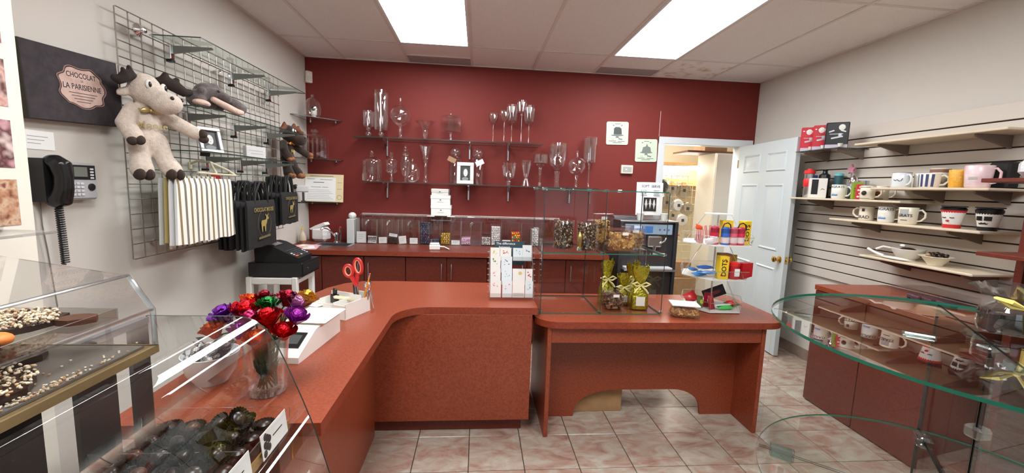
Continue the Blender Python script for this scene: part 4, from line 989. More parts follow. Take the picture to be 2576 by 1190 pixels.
for k in range(10):
    x0 = bins[k] + .002; x1 = bins[k + 1] - .002; Wd = x1 - x0
    t = thing('candy_bin', dsc[k], 'candy bin', (x0, BF, BZ0), group='row of clear candy bins')
    d = BR - BF; zf, zr = BZF - BZ0, BZR - BZ0; th = .004
    def pane(nm, vs): return MB().add(vs, [(0, 1, 2, 3)]).build(nm, M['acrylic'], t, smooth=0)
    MB().box(0, Wd, 0, th, 0, zf, faces=[1, 1, 0, 0, 1, 1]).build('front', [M['acrylic'], M['acredge']], t, smooth=0)
    for x in (0, Wd - th): MB().prism([(th, 0), (d, 0), (d, zr), (th, zf)], 0, x, x + th, 0, 1).build('side', [M['acrylic'], M['acredge']], t, smooth=0)
    MB().box(Wd / 2 - th / 2, Wd / 2 + th / 2, th, d - th, .001, zf - .05, faces=[0, 0, 1, 1, 1, 1]).build('divider', [M['acrylic'], M['acredge']], t, smooth=0)
    MB().box(th, Wd - th, d - th, d, 0, zr).box(th, Wd - th, th, d - th, 0, .003).build('back', M['acrylic'], t, smooth=0)
    lid = MB().prism([(0, zf + .001), (d, zr + .001), (d, zr + .005), (0, zf + .005)], 0, 0, Wd, 1, 0).build('lid', [M['acrylic'], M['acredge']], t, smooth=0)
    MB().tube([(Wd * .3, d * .45, zf + .022), (Wd * .32, d * .42, zf + .040), (Wd * .68, d * .42, zf + .040), (Wd * .7, d * .45, zf + .022)], .003, 6).build('lid_handle', M['acredge'], lid)
    if k in (0, 1, 2, 5):
        s_ = MB(); s_.tube([(Wd * .58, .03, zf - .012), (Wd * .50, .02, zf - .03), (Wd * .46, .016, zf - .06)], [.012, .014, .006], 8); s_.build('scoop', M['acredge'], t)
def bin_card(label, k, u0, u1, z0, z1, tilt=0, curl=0):
    x0 = bins[k]; t = thing('product_card', label, 'card', (x0 + (u0 + u1) / 2 * .21, BF + .012, BZ0 + .006 + z0), rot=(rad(-4), rad(tilt), 0), group='white cards standing in the candy bins')
    w_ = (u1 - u0) * .21
    MB().box(-w_ / 2, w_ / 2, 0, .0012, 0, z1 - z0).build('card', cl_, t, smooth=0)
    for j in range(3): MB().box(-w_ * .36, w_ * (.34 - .12 * j), -.0004, 0, (z1 - z0) * (.72 - .18 * j), (z1 - z0) * (.72 - .18 * j) + .004).build('print', mat('pale_print', (186, 190, 194), .7), t, smooth=0)
bin_card('large printed white card in the bin nearest the sink', 0, .03, .48, 0, .115, 0); bin_card('low white card beside the large printed one', 0, .55, .97, .0, .072, 3)
bin_card('small upright white card in the second bin', 1, .08, .46, 0, .062, -2); bin_card('tilted white card lying over the coffee beans', 1, .56, .95, .07, .10, 8)
bin_card('folded white card in the third bin', 2, .05, .40, 0, .078, -6); bin_card('second white card in the third bin', 2, .55, .93, 0, .06, 0)
bin_card('white card beside the gold sweets', 4, .56, .97, 0, .045, 0); bin_card('pale card beside the rainbow sweets', 7, .06, .47, 0, .06, 0)
candy('coffee_beans', 'coffee beans heaped in the second bin', bins[1] + .1125, bins[2] - .0095, BZ0 + .075, bean, .006, 1); candy('coffee_beans', 'dark sweets behind the cards of the first bin', bins[0] + .1125, bins[1] - .0095, BZ0 + .07, bean, .006, 2)
candy('navy_sweets', 'navy blue sweets filling half a bin', bins[3] + .0078, bins[3] + .1015, BZ0 + .225, navy, .0105, 3, squash=.8); candy('steel_sweets', 'dark grey sweets low in the navy bin', bins[3] + .1095, bins[4] - .0095, BZ0 + .055, grey_, .009, 4)
candy('gold_sweets', 'gold foil sweets in the fifth bin', bins[4] + .0078, bins[4] + .1015, BZ0 + .12, goldc, .0105, 5); candy('lilac_sweets', 'lilac and pink sweets low in a bin', bins[5] + .0078, bins[5] + .1015, BZ0 + .08, pinkc, .009, 6)
candy('silver_sweets', 'silver sweets low in the seventh bin', bins[6] + .0078, bins[6] + .1015, BZ0 + .085, silv, .009, 7); candy('white_sweets', 'white sweets piled high in the seventh bin', bins[6] + .1095, bins[7] - .0095, BZ0 + .205, whitec, .011, 8)
candy('rainbow_sweets', 'rainbow coated sweets in the eighth bin', bins[7] + .1095, bins[8] - .0095, BZ0 + .155, mixc, .011, 9, squash=.8); candy('white_sweets', 'narrow column of white sweets in the ninth bin', bins[8] + .12, bins[8] + .18, BZ0 + .19, whitec, .011, 10)
tag(MB().cbox(-1.222, .90, 4.4475, YB - .0004, 1.172, 1.194, .002).build('rear_ledge', M['whitep'], None), 'white ledge running behind the candy bins', 'ledge')
for k, (w_, z0, z1, lb) in enumerate(((.205, 1.1945, 1.305, 'lowest of the three stacked white gift boxes'), (.198, 1.3055, 1.408, 'middle of the three stacked white gift boxes'), (.172, 1.4085, 1.475, 'smallest white gift box on top of the stack'))):
    t = thing('gift_box', lb, 'box', (-.388 + (.004, -.003, -.006)[k], 4.39, z0), rad((0, 1, -2)[k]), group='white gift boxes stacked above the bins')
    MB().cbox(-w_ / 2, w_ / 2, -.075, .075, 0, z1 - z0 - .02, .002).build('box_base', M['paper'], t); MB().cbox(-w_ / 2 - .003, w_ / 2 + .003, -.078, .078, z1 - z0 - .035, z1 - z0, .002).build('lid', M['paper'], t)
    MB().ell((0, -.079, (z1 - z0) * .55), (.009, .001, .004), 8, 6).build('logo', M['blackp'], t); MB().box(-.03, .03, -.0792, -.078, (z1 - z0) * .34, (z1 - z0) * .37).build('print', mat('pale_print', (186, 190, 194), .7), t, smooth=0)
t = thing('napkin_dispenser', 'white napkin box with a crumpled napkin at the bin row end', 'dispenser', (-1.275, 4.27, .9005))
MB().cbox(-.035, .035, -.06, .16, 0, .245, .004).build('housing', mat('pale_grey_shell', (206, 208, 206), .5), t); b = MB().ell((0, .02, .275), (.04, .05, .035), 10, 7).build('napkin', mat('crumpled_tissue', (222, 222, 220), .8, bump=1.0, bscale=50), t)

# ================================================================ ON THE LONG WORKTOP
t = thing('sink', 'stainless steel sink set into the long worktop', 'sink', (-1.39, 4.09, .90))
MB().box(-.178, .178, -.118, -.092, .0005, .004).box(-.178, .178, .092, .118, .0005, .004).box(-.178, -.148, -.092, .092, .0005, .004).box(.148, .178, -.092, .092, .0005, .004).build('rim', M['steel'], t, smooth=0)
bs = MB().box(-.150, -.147, -.094, .094, -.15, .0).box(.147, .150, -.094, .094, -.15, 0).box(-.147, .147, -.094, -.091, -.15, 0).box(-.147, .147, .091, .094, -.15, 0).box(-.147, .147, -.091, .091, -.15, -.146); bs.build('basin', M['steel'], t, smooth=0)
MB().cyl((0, 0, -.146), (0, 0, -.143), .03, n=16).build('drain', M['chrome'], t)
t = thing('faucet', 'chrome faucet with a red-dot handle behind the sink', 'faucet', (-1.43, 4.27, .90))
MB().lathe([(0, 0), (.03, 0), (.03, .006), (.018, .012), (.016, .07), (.02, .085), (.012, .10), (0, .10)], 16).build('body', M['chrome'], t)
MB().tube([(0, 0, .05), (-.03, -.03, .10), (-.07, -.07, .14), (-.10, -.10, .150), (-.11, -.11, .135)], [.012, .011, .011, .011, .013], 10).build('spout', M['chrome'], t)
h_ = MB().tube([(.03, .03, .0), (.03, .03, .11), (.03, .03, .145)], [.012, .010, .012], 10).build('lever', M['chrome'], t); MB().ell((.03, .03, .15), .011, 8, 6).build('red_dot', mat('red_plastic', (196, 40, 36), .4), h_)
t = thing('paper_towel_pack', 'white wrapped paper towel pack beside the faucet', 'paper towels', (-1.60, 4.33, .9005), rad(-14))
MB().cbox(-.085, .085, -.06, .06, 0, .15, .03).build('pack', M['paper'], t); MB().prism([(-.10, .13), (-.03, .165), (.06, .20), (.08, .175), (.0, .14), (-.085, .118)], 1, -.05, .03).build('loose_sheet', M['paper'], t, smooth=0)
t = thing('soap_bottle', 'brown hand soap bottle in the corner by the sink', 'bottle', (-1.712, 4.15, .9005))
MB().lathe([(0, 0), (.03, 0), (.033, .01), (.033, .05), (.03, .06)], 18).build('soap', mat('brown_soap', (150, 104, 80), .2), t); MB().lathe([(.0335, .03), (.033, .07), (.022, .10), (.012, .115), (.012, .13)], 18).build('bottle', mat('bottle_label', (196, 182, 160), .4), t)
MB().lathe([(0, .13), (.013, .13), (.013, .148), (.006, .152), (.005, .165), (0, .165)], 12).build('cap', mat('yellow_cap', (206, 186, 96), .4), t)
for k, (x, y, a, lb, m_) in enumerate(((-1.60, 3.92, 12, 'pink paper sheet at the bottom of the sink-side pile', 'pink'), (-1.63, 3.95, -8, 'pink paper sheet second in the sink-side pile', 'pink'), (-1.57, 3.90, 25, 'white envelope lying on the pink papers', 'white'), (-1.66, 3.98, 4, 'narrow white slip on top of the pink papers', 'white'))):
    sx, sy = ((.21, .28), (.20, .26), (.10, .20), (.04, .16))[k]
    tag(MB().cbox(-sx / 2, sx / 2, -sy / 2, sy / 2, 0, .0018, .0004).build('paper_sheet', mat('pink_paper', (232, 176, 186), .8) if m_ == 'pink' else M['paper'], None, loc=(x + .02, y - .02, .9006 + k * .0021), rot=(0, 0, rad(a))), lb, 'paper', 'papers beside the sink')
t = thing('pencil', 'yellow pencil lying across the pink papers', 'pencil', (-1.60, 3.84, .9135), rad(10)); MB().cyl((-.06, 0, 0), (.05, 0, 0), .0035, n=6).build('shaft', mat('pencil_orange', (236, 150, 40), .5), t); MB().cyl((.05, 0, 0), (.066, 0, 0), .0035, .0005, n=6).build('tip', mat('pencil_wood', (220, 190, 140), .7), t)
t = thing('label_maker', 'small white printer with a curled receipt on the worktop', 'printer', (-.405, 3.93, .9005), rad(6))
MB().cbox(-.05, .05, -.04, .045, 0, .045, .006).build('housing', M['whitep'], t); MB().cbox(-.045, .045, -.02, .045, .045, .062, .006).build('lid', mat('grey_shell', (196, 196, 198), .4), t)
MB().prism([(.05, .03), (.09, .028), (.14, .004), (.14, .003), (.09, .026), (.05, .029)], 1, -.03, .025).build('receipt', M['paper'], t, smooth=0)

# ================================================================ CASH REGISTER AND CART
t = thing('utility_cart', 'white plastic cart under the black cash register', 'cart', (-1.695, 3.10, 0))
for x in (.02, .345):
    for y in (.02, .32): MB().cbox(x - .02, x + .02, y - .02, y + .02, .03, .795, .006).build('leg', M['whitep'], t); 
for x in (.02, .345):
    for y in (.02, .32): MB().cyl((x, y - .008, .018), (x, y + .008, .018), .018, n=12).build('caster', M['blackp'], t)
for z in (.77, .50, .14):
    MB().cbox(.04, .325, .04, .30, z - .012, z + .008, .003).build('shelf', mat('pale_grey_plastic', (210, 210, 212), .4), t)
    MB().cbox(.04, .325, .004, .030, z - .03, z + .02, .006).cbox(.04, .325, .31, .336, z - .03, z + .02, .006).cbox(.004, .030, .04, .30, z - .03, z + .02, .006).cbox(.335, .361, .04, .30, z - .03, z + .02, .006).build('rim', M['whitep'], t)
t = thing('cash_register', 'black cash register with a sloped keyboard on the white cart', 'cash register', (-1.68, 3.115, .7965))
dr = MB().cbox(0, .385, 0, .33, 0, .105, .004).build('drawer', M['blackp'], t); MB().box(.385, .388, .01, .32, .012, .095).build('drawer_front', M['blackm'], dr, smooth=0); MB().cyl((.388, .10, .05), (.392, .10, .05), .009, n=12).build('lock', M['chrome'], dr)
MB().prism([(.04, .106), (.345, .106), (.352, .14), (.24, .19), (.16, .232), (.11, .243), (.045, .236), (.038, .20)], 1, .02, .27).build('housing', M['blackm'], t, smooth=25)
MB().obox((.13, .10, .2415), (.10, .13, .004), (0, rad(14), 0)).build('printer_window', mat('grey_window', (104, 98, 98), .15), t, smooth=0)
sl = math.atan2(.05, .112); km = [MB().cbox(-.007, .007, -.008, .008, 0, .006, .002).mesh('key', m_) for m_ in (mat('dark_key', (52, 52, 56), .4), mat('grey_key', (196, 200, 206), .4), mat('orange_key', (232, 92, 50), .4))]
for r in range(5):
    for c in range(10):
        u = .245 + .018 * r + .008; m_ = 2 if (r == 4 and c in (0, 1)) else (1 if (c in (0, 9) and r > 1) or (r == 4 and c == 4) else 0)
        place(km[m_], 'key', t, (u, .05 + .021 * c, .1893 - (u - .24) * .446), (0, sl, 0))

# ================================================================ ON THE L-SHAPED COUNTER
CZ = .8005
t = thing('desk_organizer', 'white plastic desk organizer on the L-shaped counter', 'organizer', (-.755, 2.265, CZ), rad(-24))
ow, od = .135, .10
MB().box(-ow, ow, -od, od, 0, .006).box(-ow, ow, -od, -od + .005, .006, .075).box(-ow, ow, od - .005, od, .006, .085).box(-ow, -ow + .005, -od, od, .006, .06).box(ow - .005, ow, -od, od, .006, .085).box(.055, .06, -od, od, .006, .085).box(.06, ow, .02, .025, .006, .105).box(.06, ow, od - .006, od - .001, .006, .105).build('tray', M['whitep'], t, smooth=0)
MB().cbox(-.10, .05, -od - .03, -od - .001, .0, .055, .004).build('front_drawer', M['whitep'], t)
MB().cbox(-ow - .05, -.01, -od - .045, -od + .02, .062, .068, .002).build('note_tray', M['whitep'], t)
def org(x, y): v = Matrix.Rotation(rad(-24), 3, 'Z') @ Vector((x, y, 0)); return (-.755 + v.x, 2.265 + v.y)
px_, py_ = org(.09, .062)
t = thing('scissors', 'scissors with red and peach handles standing in the organizer', 'scissors', (px_, py_, CZ + .03), rot=(rad(4), rad(-6), rad(-8)))
red_ = mat('scissor_red', (206, 44, 44), .4); pch = mat('scissor_peach', (236, 160, 132), .5)
for s_, (cx, cz, rx, rz2) in ((-1, (-.030, .205, .024, .032)), (1, (.024, .225, .022, .042))):
    pts = [(cx + rx * cos(a) * 1.0, 0.004 * s_, cz + rz2 * sin(a)) for a in [k * pi / 12 for k in range(24)]]
    hd = MB().tube(pts, .0085, 8, closed=True).tube([(cx * .6, .004 * s_, cz - rz2), (s_ * -.002, .003 * s_, .115)], [.012, .010], 8).build('handle', red_, t)
    MB().tube([(cx + (rx - .006) * cos(a), 0.004 * s_ - .003, cz + (rz2 - .006) * sin(a)) for a in [k * pi / 12 for k in range(24)]], .0045, 6, closed=True).build('handle_lining', pch, hd)
    MB().prism([(-.006, .115), (.008, .115), (.004 * s_, .0)], 1, .001 * s_ - .0012, .001 * s_ + .0012).build('blade', M['steel'], t, smooth=0)
qx, qy = org(.112, .05)
t = thing('pencil', 'orange pencil with a pink eraser standing in the organizer', 'pencil', (qx, qy, CZ + .008), rot=(rad(4), rad(14), 0))
MB().cyl((0, 0, .02), (0, 0, .20), .0042, n=6).build('shaft', mat('pencil_orange', (236, 150, 40), .5), t); MB().cyl((0, 0, .20), (0, 0, .212), .0044, n=10).build('ferrule', M['steel'], t); MB().cyl((0, 0, .212), (0, 0, .222), .0042, n=10).build('eraser', mat('pink_eraser', (206, 96, 90), .7), t); MB().cyl((0, 0, .02), (0, 0, 0.0), .0042, .0004, n=6).build('tip', mat('pencil_wood', (220, 190, 140), .7), t)
for k, (dx, h) in enumerate(((.072, .15), (.080, .13))):
    qx, qy = org(dx, .05 - .01 * k); t = thing('pen', ('taller dark pen in the organizer cup', 'shorter grey pen in the organizer cup')[k], 'pen', (qx, qy, CZ + .008), rot=(0, rad(-3 + 2 * k), 0)); MB().cyl((0, 0, 0), (0, 0, h), .0045, n=8).build('barrel', (M['blackp'], M['darksteel'])[k], t); MB().box(.004, .006, -.0015, .0015, h - .04, h).build('clip', M['steel'], t, smooth=0)
qx, qy = org(.115, .075); t = thing('corkscrew', 'chrome corkscrew leaning out of the organizer', 'corkscrew', (qx + .004, qy, CZ + .02), rot=(0, rad(6), 0))
MB().lathe([(0, .03), (.012, .04), (.016, .08), (.012, .105), (.02, .12), (.022, .14), (.016, .15), (0, .15)], 14).build('body', M['chrome'], t); MB().tube([(.018, 0, .10), (.03, 0, .06), (.048, 0, -.005)], .004, 8).build('arm', M['chrome'], t)
qx, qy = org(-.07, .05); t = thing('rubber_stamp', 'black rubber stamp in the white organizer', 'stamp', (qx, qy, CZ + .03), rad(-30)); MB().cbox(-.022, .022, -.015, .015, 0, .05, .004).build('block', M['blackp'], t); MB().cbox(-.012, .016, -.009, .009, .05, .085, .006).build('grip', M['blackp'], t)
qx, qy = org(.01, .03); t = tag(MB().cbox(-.06, .06, -.012, .012, 0, .006, .002).build('wooden_ruler', mat('pale_wood', (222, 206, 168), .6), None, loc=(qx, qy, CZ + .0735), rot=(0, 0, rad(-18))), 'pale wooden ruler lying across the organizer', 'ruler')
tag(MB().cbox(-.06, .06, -.01, .01, 0, .006, .002).build('wooden_ruler', MATS['pale_wood'], None, loc=(qx + .01, qy - .03, CZ + .0735), rot=(0, 0, rad(-22))), 'short cream stick beside the wooden ruler', 'ruler')

t = thing('shop_scale', 'white electronic weighing scale with a dark display', 'scale', (-.735, 1.80, CZ), rad(-6))
MB().prism([(-.20, 0), (-.20, .024), (-.185, .034), (-.06, .092), (.0, .098), (.17, .096), (.17, 0)], 0, -.07, .07).build('body', M['whitep'], t, smooth=25)
a_ = math.atan2(.058, .125); MB().obox((-.002, -.122, .0655), (.10, .085, .004), (a_, 0, 0)).build('display', M['blackp'], t, smooth=0); MB().obox((.0, -.122, .0680), (.07, .05, .002), (a_, 0, 0)).build('screen', mat('grey_screen', (74, 78, 78), .2), t, smooth=0)
MB().cbox(-.085, .095, -.03, .18, .104, .112, .004).build('platform', M['whitep'], t); MB().cyl((0, .06, .09), (0, .06, .105), .03, n=14).build('post', M['whitep'], t)

# ---- vase of foil roses
vx, vy = -.695, 1.375
t = thing('glass_vase', 'clear glass vase holding foil roses on the counter', 'vase', (vx, vy, CZ))
MB().lathe([(0, .004), (.055, .004), (.06, .02), (.064, .12), (.07, .20), (.068, .20), (.061, .12), (.056, .02), (0, .01)], 28).build('bowl', M['ware'], t, smooth=60); MB().lathe([(0, 0), (.045, 0), (.045, .004), (0, .004)], 28).build('foot', M['ware'], t)
foil = {n_: mat('foil_' + n_, c_, .22, .85, bump=.9, bscale=90) for n_, c_ in (('red', (206, 24, 36)), ('crimson', (150, 26, 50)), ('purple', (116, 40, 150)), ('violet', (168, 60, 170)), ('orange', (226, 92, 36)), ('green', (40, 120, 60)), ('gold', (206, 160, 60)), ('pink', (216, 70, 130)), ('lilac', (206, 150, 190)))}
stem_m = mat('stem_green', (38, 78, 44), .6); leaf_m = mat('leaf_green', (46, 92, 52), .55)
def rose_mesh(m_, seed):
    rnd = random.Random(seed); mb = MB(); mb.ell((0, 0, .022), (.017, .017, .022), 10, 7)
    for ring, (n_, r, h, tl) in enumerate(((3, .013, .044, .2), (4, .020, .040, .45), (5, .026, .032, .8))):
        for k in range(n_):
            a = 2 * pi * k / n_ + ring + rnd.random() * .3; vs = []; fs = []
            for i in range(4):
                for j in range(4):
                    u = (i / 3 - .5) * 1.5; v = j / 3
                    rr = r * (.35 + .65 * v) + tl * .010 * v * v
                    vs.append((rr * cos(a + u * (1 - .25 * v)), rr * sin(a + u * (1 - .25 * v)), h * v - .004 + rnd.uniform(-.002, .002) - .004 * abs(u) * v))
            for i in range(3):
                for j in range(3): q = i * 4 + j; fs.append((q, q + 1, q + 5, q + 4))
            mb.add(vs, fs)
    return mb.mesh('rose_head', m_, 60)
roses = [('orange', -.125, -.05, .215, 'orange foil rose low at the outer edge of the bunch'), ('purple', -.105, -.02, .255, 'large purple foil rose at the side facing the wire grid'), ('red', -.06, .0, .262, 'bright red foil rose beside the purple one'), ('orange', -.08, .05, .275, 'orange foil rose behind the bright red one'),
         ('crimson', -.03, .06, .285, 'crimson foil rose at the rear of the bunch'), ('pink', -.035, -.04, .245, 'pink foil rose near the middle front'), ('violet', -.045, -.06, .215, 'violet foil rose low at the front'), ('green', .0, .02, .275, 'green foil bud in the middle of the bunch'),
         ('crimson', .045, .05, .29, 'dark crimson foil rose high beside the green bud'), ('red', .03, -.03, .245, 'large red foil rose at the front centre'), ('orange', .005, -.065, .19, 'small orange foil rose below the large red one'), ('red', .075, -.035, .205, 'red foil rose low towards the scale'),
         ('violet', .095, .0, .245, 'violet foil rose at the scale side'), ('lilac', .085, .035, .28, 'pale lilac foil rose at the scale side top'), ('gold', .105, .05, .292, 'gold foil rose topmost at the scale side'), ('purple', .06, .065, .275, 'deep purple foil rose behind the lilac one')]
for k, (cn, dx, dy, z, lb) in enumerate(roses):
    t = thing('foil_rose', lb, 'flower', (vx + dx, vy + dy, CZ + z), group='foil roses in the glass vase')
    hd = place(rose_mesh(foil[cn], k), 'rose_head', t, (0, 0, 0), (dy * 4, dx * 4, k), 1.4 if k in (1, 2, 9) else 1.22)
    rr = math.hypot(dx, dy); q0 = min(1.0, .046 / rr); q1 = min(1.0, .034 / rr) if rr > .02 else 1.0; MB().tube([(0, 0, .002), (-dx * (1 - q0) * .6, -dy * (1 - q0) * .6, max(-.012, .224 - z)), (-dx * (1 - q0), -dy * (1 - q0), .213 - z), (-dx * (1 - q0 * .9), -dy * (1 - q0 * .9), .185 - z), (-dx * (1 - q1 * .8), -dy * (1 - q1 * .8), .10 - z), (-dx + .028 * cos(k * 2.4), -dy + .028 * sin(k * 2.4), -z + .024)], .0026, 6).build('stem', stem_m, t)
    for q_ in range(3):
        a = k * 1.3 + q_ * 2.1;  u_ = (.06, .10, .14)[q_]; c0 = Vector((-dx + .016 * cos(a + 1), -dy + .016 * sin(a + 1), u_ - z)); f0 = Vector((cos(a) * .5, sin(a) * .5, 1.0)); s0 = Vector((-sin(a), cos(a), 0)); MB().add([c0, c0 + f0 * .02 + s0 * .011, c0 + f0 * .04 + s0 * .009, c0 + f0 * .058, c0 + f0 * .04 - s0 * .009, c0 + f0 * .02 - s0 * .011], [(0, 1, 2, 3), (0, 3, 4, 5)]).build('leaf', leaf_m, t)

# ---- bowl of silver sweets
t = thing('serving_bowl', 'white china bowl full of silver-wrapped sweets', 'bowl', (-.925, 1.46, CZ))
MB().lathe([(0, .0), (.05, 0), (.052, .006), (.075, .04), (.088, .105), (.085, .106), (.071, .04), (.045, .012), (0, .012)], 32).build('bowl', mat('white_china', (232, 234, 236), .2), t, smooth=60)
sw = [mat('silver_wrap', (196, 192, 194), .22, .9, bump=.8, bscale=120), mat('dark_silver_wrap', (118, 110, 112), .25, .9, bump=.8, bscale=120)]
swm = []
for s_ in sw: b_ = MB().ell((0, 0, 0), (.020, .014, .013), 9, 7); b_.add([(.018, 0, 0), (.036, -.012, .006), (.036, .012, -.004)], [(0, 1, 2)]).add([(-.018, 0, 0), (-.036, .012, .006), (-.036, -.012, -.004)], [(0, 1, 2)]); swm.append(b_.mesh('wrapped_sweet', s_, 50))
rnd = random.Random(5)
for k in range(22):
    a = k * 2.4; r = .068 * math.sqrt((k % 14) / 14.0); z = .088 + (.026 if k >= 14 else 0) + .018 * (1 - r / .068)
    o = place(swm[k % 2], 'wrapped_sweet', None, (-.925 + r * cos(a), 1.46 + r * sin(a), CZ + z), (rnd.random() * 2, rnd.random() * 2, rnd.random() * 6)); tag(o, ('bright' if k % 2 == 0 else 'dark') + ' silver-wrapped sweet heaped in the white china bowl', 'sweet', 'silver-wrapped sweets in the china bowl')

# ---- greeting card rack
RX0, RX1, RY = .082, .392 - .022, 2.56
t = thing('card_rack', 'clear acrylic greeting card rack at the counter end', 'card rack', (RX0, RY, CZ))
RW = RX1 - RX0
for x in (0, RW - .004): MB().prism([(-.03, 0), (.16, 0), (.16, .30), (.12, .30), (-.03, .06)], 0, x, x + .004, 0, 1).build('side', [M['acrylic'], M['acredge']], t, smooth=0)
for k in range(4):
    y0, z0 = -.026 + .042 * k, .012 + .072 * k
    MB().box(.004, RW - .004, y0, y0 + .003, z0, z0 + .032, faces=[1, 1, 0, 0, 1, 1]).box(.004, RW - .004, y0 + .003, y0 + .030, z0, z0 + .003).build('pocket', [M['acrylic'], M['acredge']], t, smooth=0)
pegm = MB().cyl((0, 0, 0), (.012, 0, 0), .004, n=8).mesh('peg', M['acredge'])
for k in range(8):
    for x in (-.012, RW): place(pegm, 'peg', t, (x, -.02 + .018 * k, .05 + .034 * k))
dec = {'pink': mat('card_pink', (232, 150, 180), .7), 'red': mat('card_red', (206, 60, 70), .7), 'green': mat('card_green', (110, 160, 90), .7), 'yellow': mat('card_yellow', (226, 196, 90), .7), 'blue': mat('card_blue', (150, 186, 216), .7), 'grey': mat('card_grey', (130, 130, 134), .7)}
cstock = [mat('card_white', (244, 242, 238), .7), mat('card_bluewhite', (232, 240, 244), .7), mat('card_cream', (240, 232, 212), .7)]
cards = [(0, 0, .068, 0, 'pink', 'pink figures'), (0, .077, .062, 1, 'pink', 'small pink motif'), (0, .142, .078, 0, 'grey', 'rows of little faces'), (0, .224, .05, 1, 'blue', 'pale blue motif'),
         (1, 0, .066, 0, 'pink', 'pink bird'), (1, .072, .068, 1, 'blue', 'faint blue heart'), (1, .144, .082, 0, 'yellow', 'sunflower'), (1, .229, .045, 0, 'red', 'red dots'),
         (2, 0, .066, 0, 'green', 'green confetti'), (2, .070, .072, 1, 'grey', 'grey lines'), (3, 0, .062, 0, 'yellow', 'orange corner'), (3, .064, .074, 0, 'red', 'red flower'), (3, .150, .062, 1, 'blue', 'plain pale face'), (3, .213, .062, 1, 'grey', 'tall blank face')]
for k, (row, x, w_, st, dc, what) in enumerate(cards):
    rowname = ('bottom', 'second', 'third', 'top')[row]
    y0, z0 = -.018 + .042 * row, .016 + .072 * row; h = .105 if row < 3 else (.085 if k < 13 else .105)
    c = thing('greeting_card', 'white greeting card with %s in the %s row of the rack' % (what, rowname), 'card', (RX0 + .008 + x, RY + y0, CZ + z0), rot=(rad(-9), 0, 0), group='greeting cards in the acrylic rack')
    MB().box(0, w_, 0, .003, 0, h).build('card', cstock[st], c, smooth=0)
    pr2 = MB(); rnd = random.Random(k + 3)
    if what == 'rows of little faces':
        for i in range(6):
            for j in range(2): pr2.tube([(.010 + .0115 * i + .0042 * cos(a), -.0006, .012 + .012 * j + .0042 * sin(a)) for a in [q * pi / 4 for q in range(8)]], .0009, 4, closed=True)
    elif what == 'sunflower':
        for a in [q * pi / 4 for q in range(8)]: pr2.add([(w_ * .6, -.0005, h * .72), (w_ * .6 + .012 * cos(a - .3), -.0005, h * .72 + .012 * sin(a - .3)), (w_ * .6 + .012 * cos(a + .3), -.0005, h * .72 + .012 * sin(a + .3))], [(0, 1, 2)])
    else:
        for i in range(6): cx, cz, r = w_ * rnd.uniform(.25, .75), h * rnd.uniform(.5, .85), rnd.uniform(.002, .005); pr2.add([(cx + r * cos(a), -.0005, cz + r * sin(a)) for a in [q * pi / 4 for q in range(8)]], [tuple(range(8))])
    pr2.build('print', dec[dc], c, smooth=0)
c = thing('header_card', 'dark teal printed header card behind the rack', 'sign', (.118, RY + .158, CZ + .195), rot=(rad(-6), 0, 0))
MB().box(0, .205, 0, .003, 0, .158).build('card', mat('dark_teal_card', (46, 72, 84), .6), c, smooth=0)
for s_, z in (('The difference', .142), ('between...', .118)): lettering(s_, c, (.075, -.0006, z), (1, 0, 0), (0, 0, 1), .022, M['paper'], name='print', bold=True)

# ================================================================ ON THE DESK
DZ_ = .7405
# ---- sweets inside the glass cube display
def chunks(name, parent, shape, n, r, cols, seed, flat=.55):
    """Broken pieces seen through a clear wall; too small to pick apart one by one."""
    rnd = random.Random(seed); mb = MB()
    for k in range(n):
        c = shape(rnd)
        mb.obox(c, (r * rnd.uniform(.8, 1.6), r * rnd.uniform(.7, 1.3), r * flat * rnd.uniform(.7, 1.3)), (rnd.random() * 3, rnd.random() * 3, rnd.random() * 3), rnd.randrange(len(cols)))
    o = mb.build(name, cols, parent, smooth=0); o['kind'] = 'stuff'
    return o
barkm = [mat('bark_dark', (58, 36, 26), .4), mat('bark_brown', (94, 62, 42), .5), mat('nut_cream', (196, 164, 124), .6), mat('bark_mid', (72, 46, 34), .4)]
cookm = [mat('cookie_gold', (186, 136, 70), .6), mat('cookie_brown', (150, 98, 50), .6), mat('cookie_pale', (210, 170, 104), .6)]
cz1 = .7415 + .383 + .0035; cz0 = .7415 + .004 + .0035; czt = .7415 + .772
def round_jar(label, x, y, z, r, h, seed):
    t = thing('bark_jar', label, 'jar', (x, y, z), group='cylindrical jars of nut bark')
    MB().lathe([(0, .001), (r, .001), (r, h), (r * .95, h + .004)], 28).build('jar', M['acrylic'], t, smooth=50)
    MB().lathe([(r + .002, h - .012), (r + .002, h + .005), (0, h + .006)], 28).build('lid', M['acrylic'], t, smooth=40)
    MB().lathe([(0, .006), (r - .015, .006), (r - .015, h - .02), (0, h - .02)], 20).build('core', barkm[0], t)
    def sh(rnd): a = rnd.random() * 2 * pi; return ((r - .011) * cos(a), (r - .011) * sin(a), rnd.uniform(.013, h - .013))
    chunks('bark_pieces', t, sh, 900, .010, [barkm[0], barkm[1], barkm[2], barkm[3], barkm[0]], seed, .7)
round_jar('cylinder jar of chocolate nut bark with a bottle beside it', .565, 2.63, cz1, .066, .185, 1)
round_jar('cylinder jar of chocolate nut bark nearer the cube divider', .706, 2.58, cz1, .064, .18, 2)
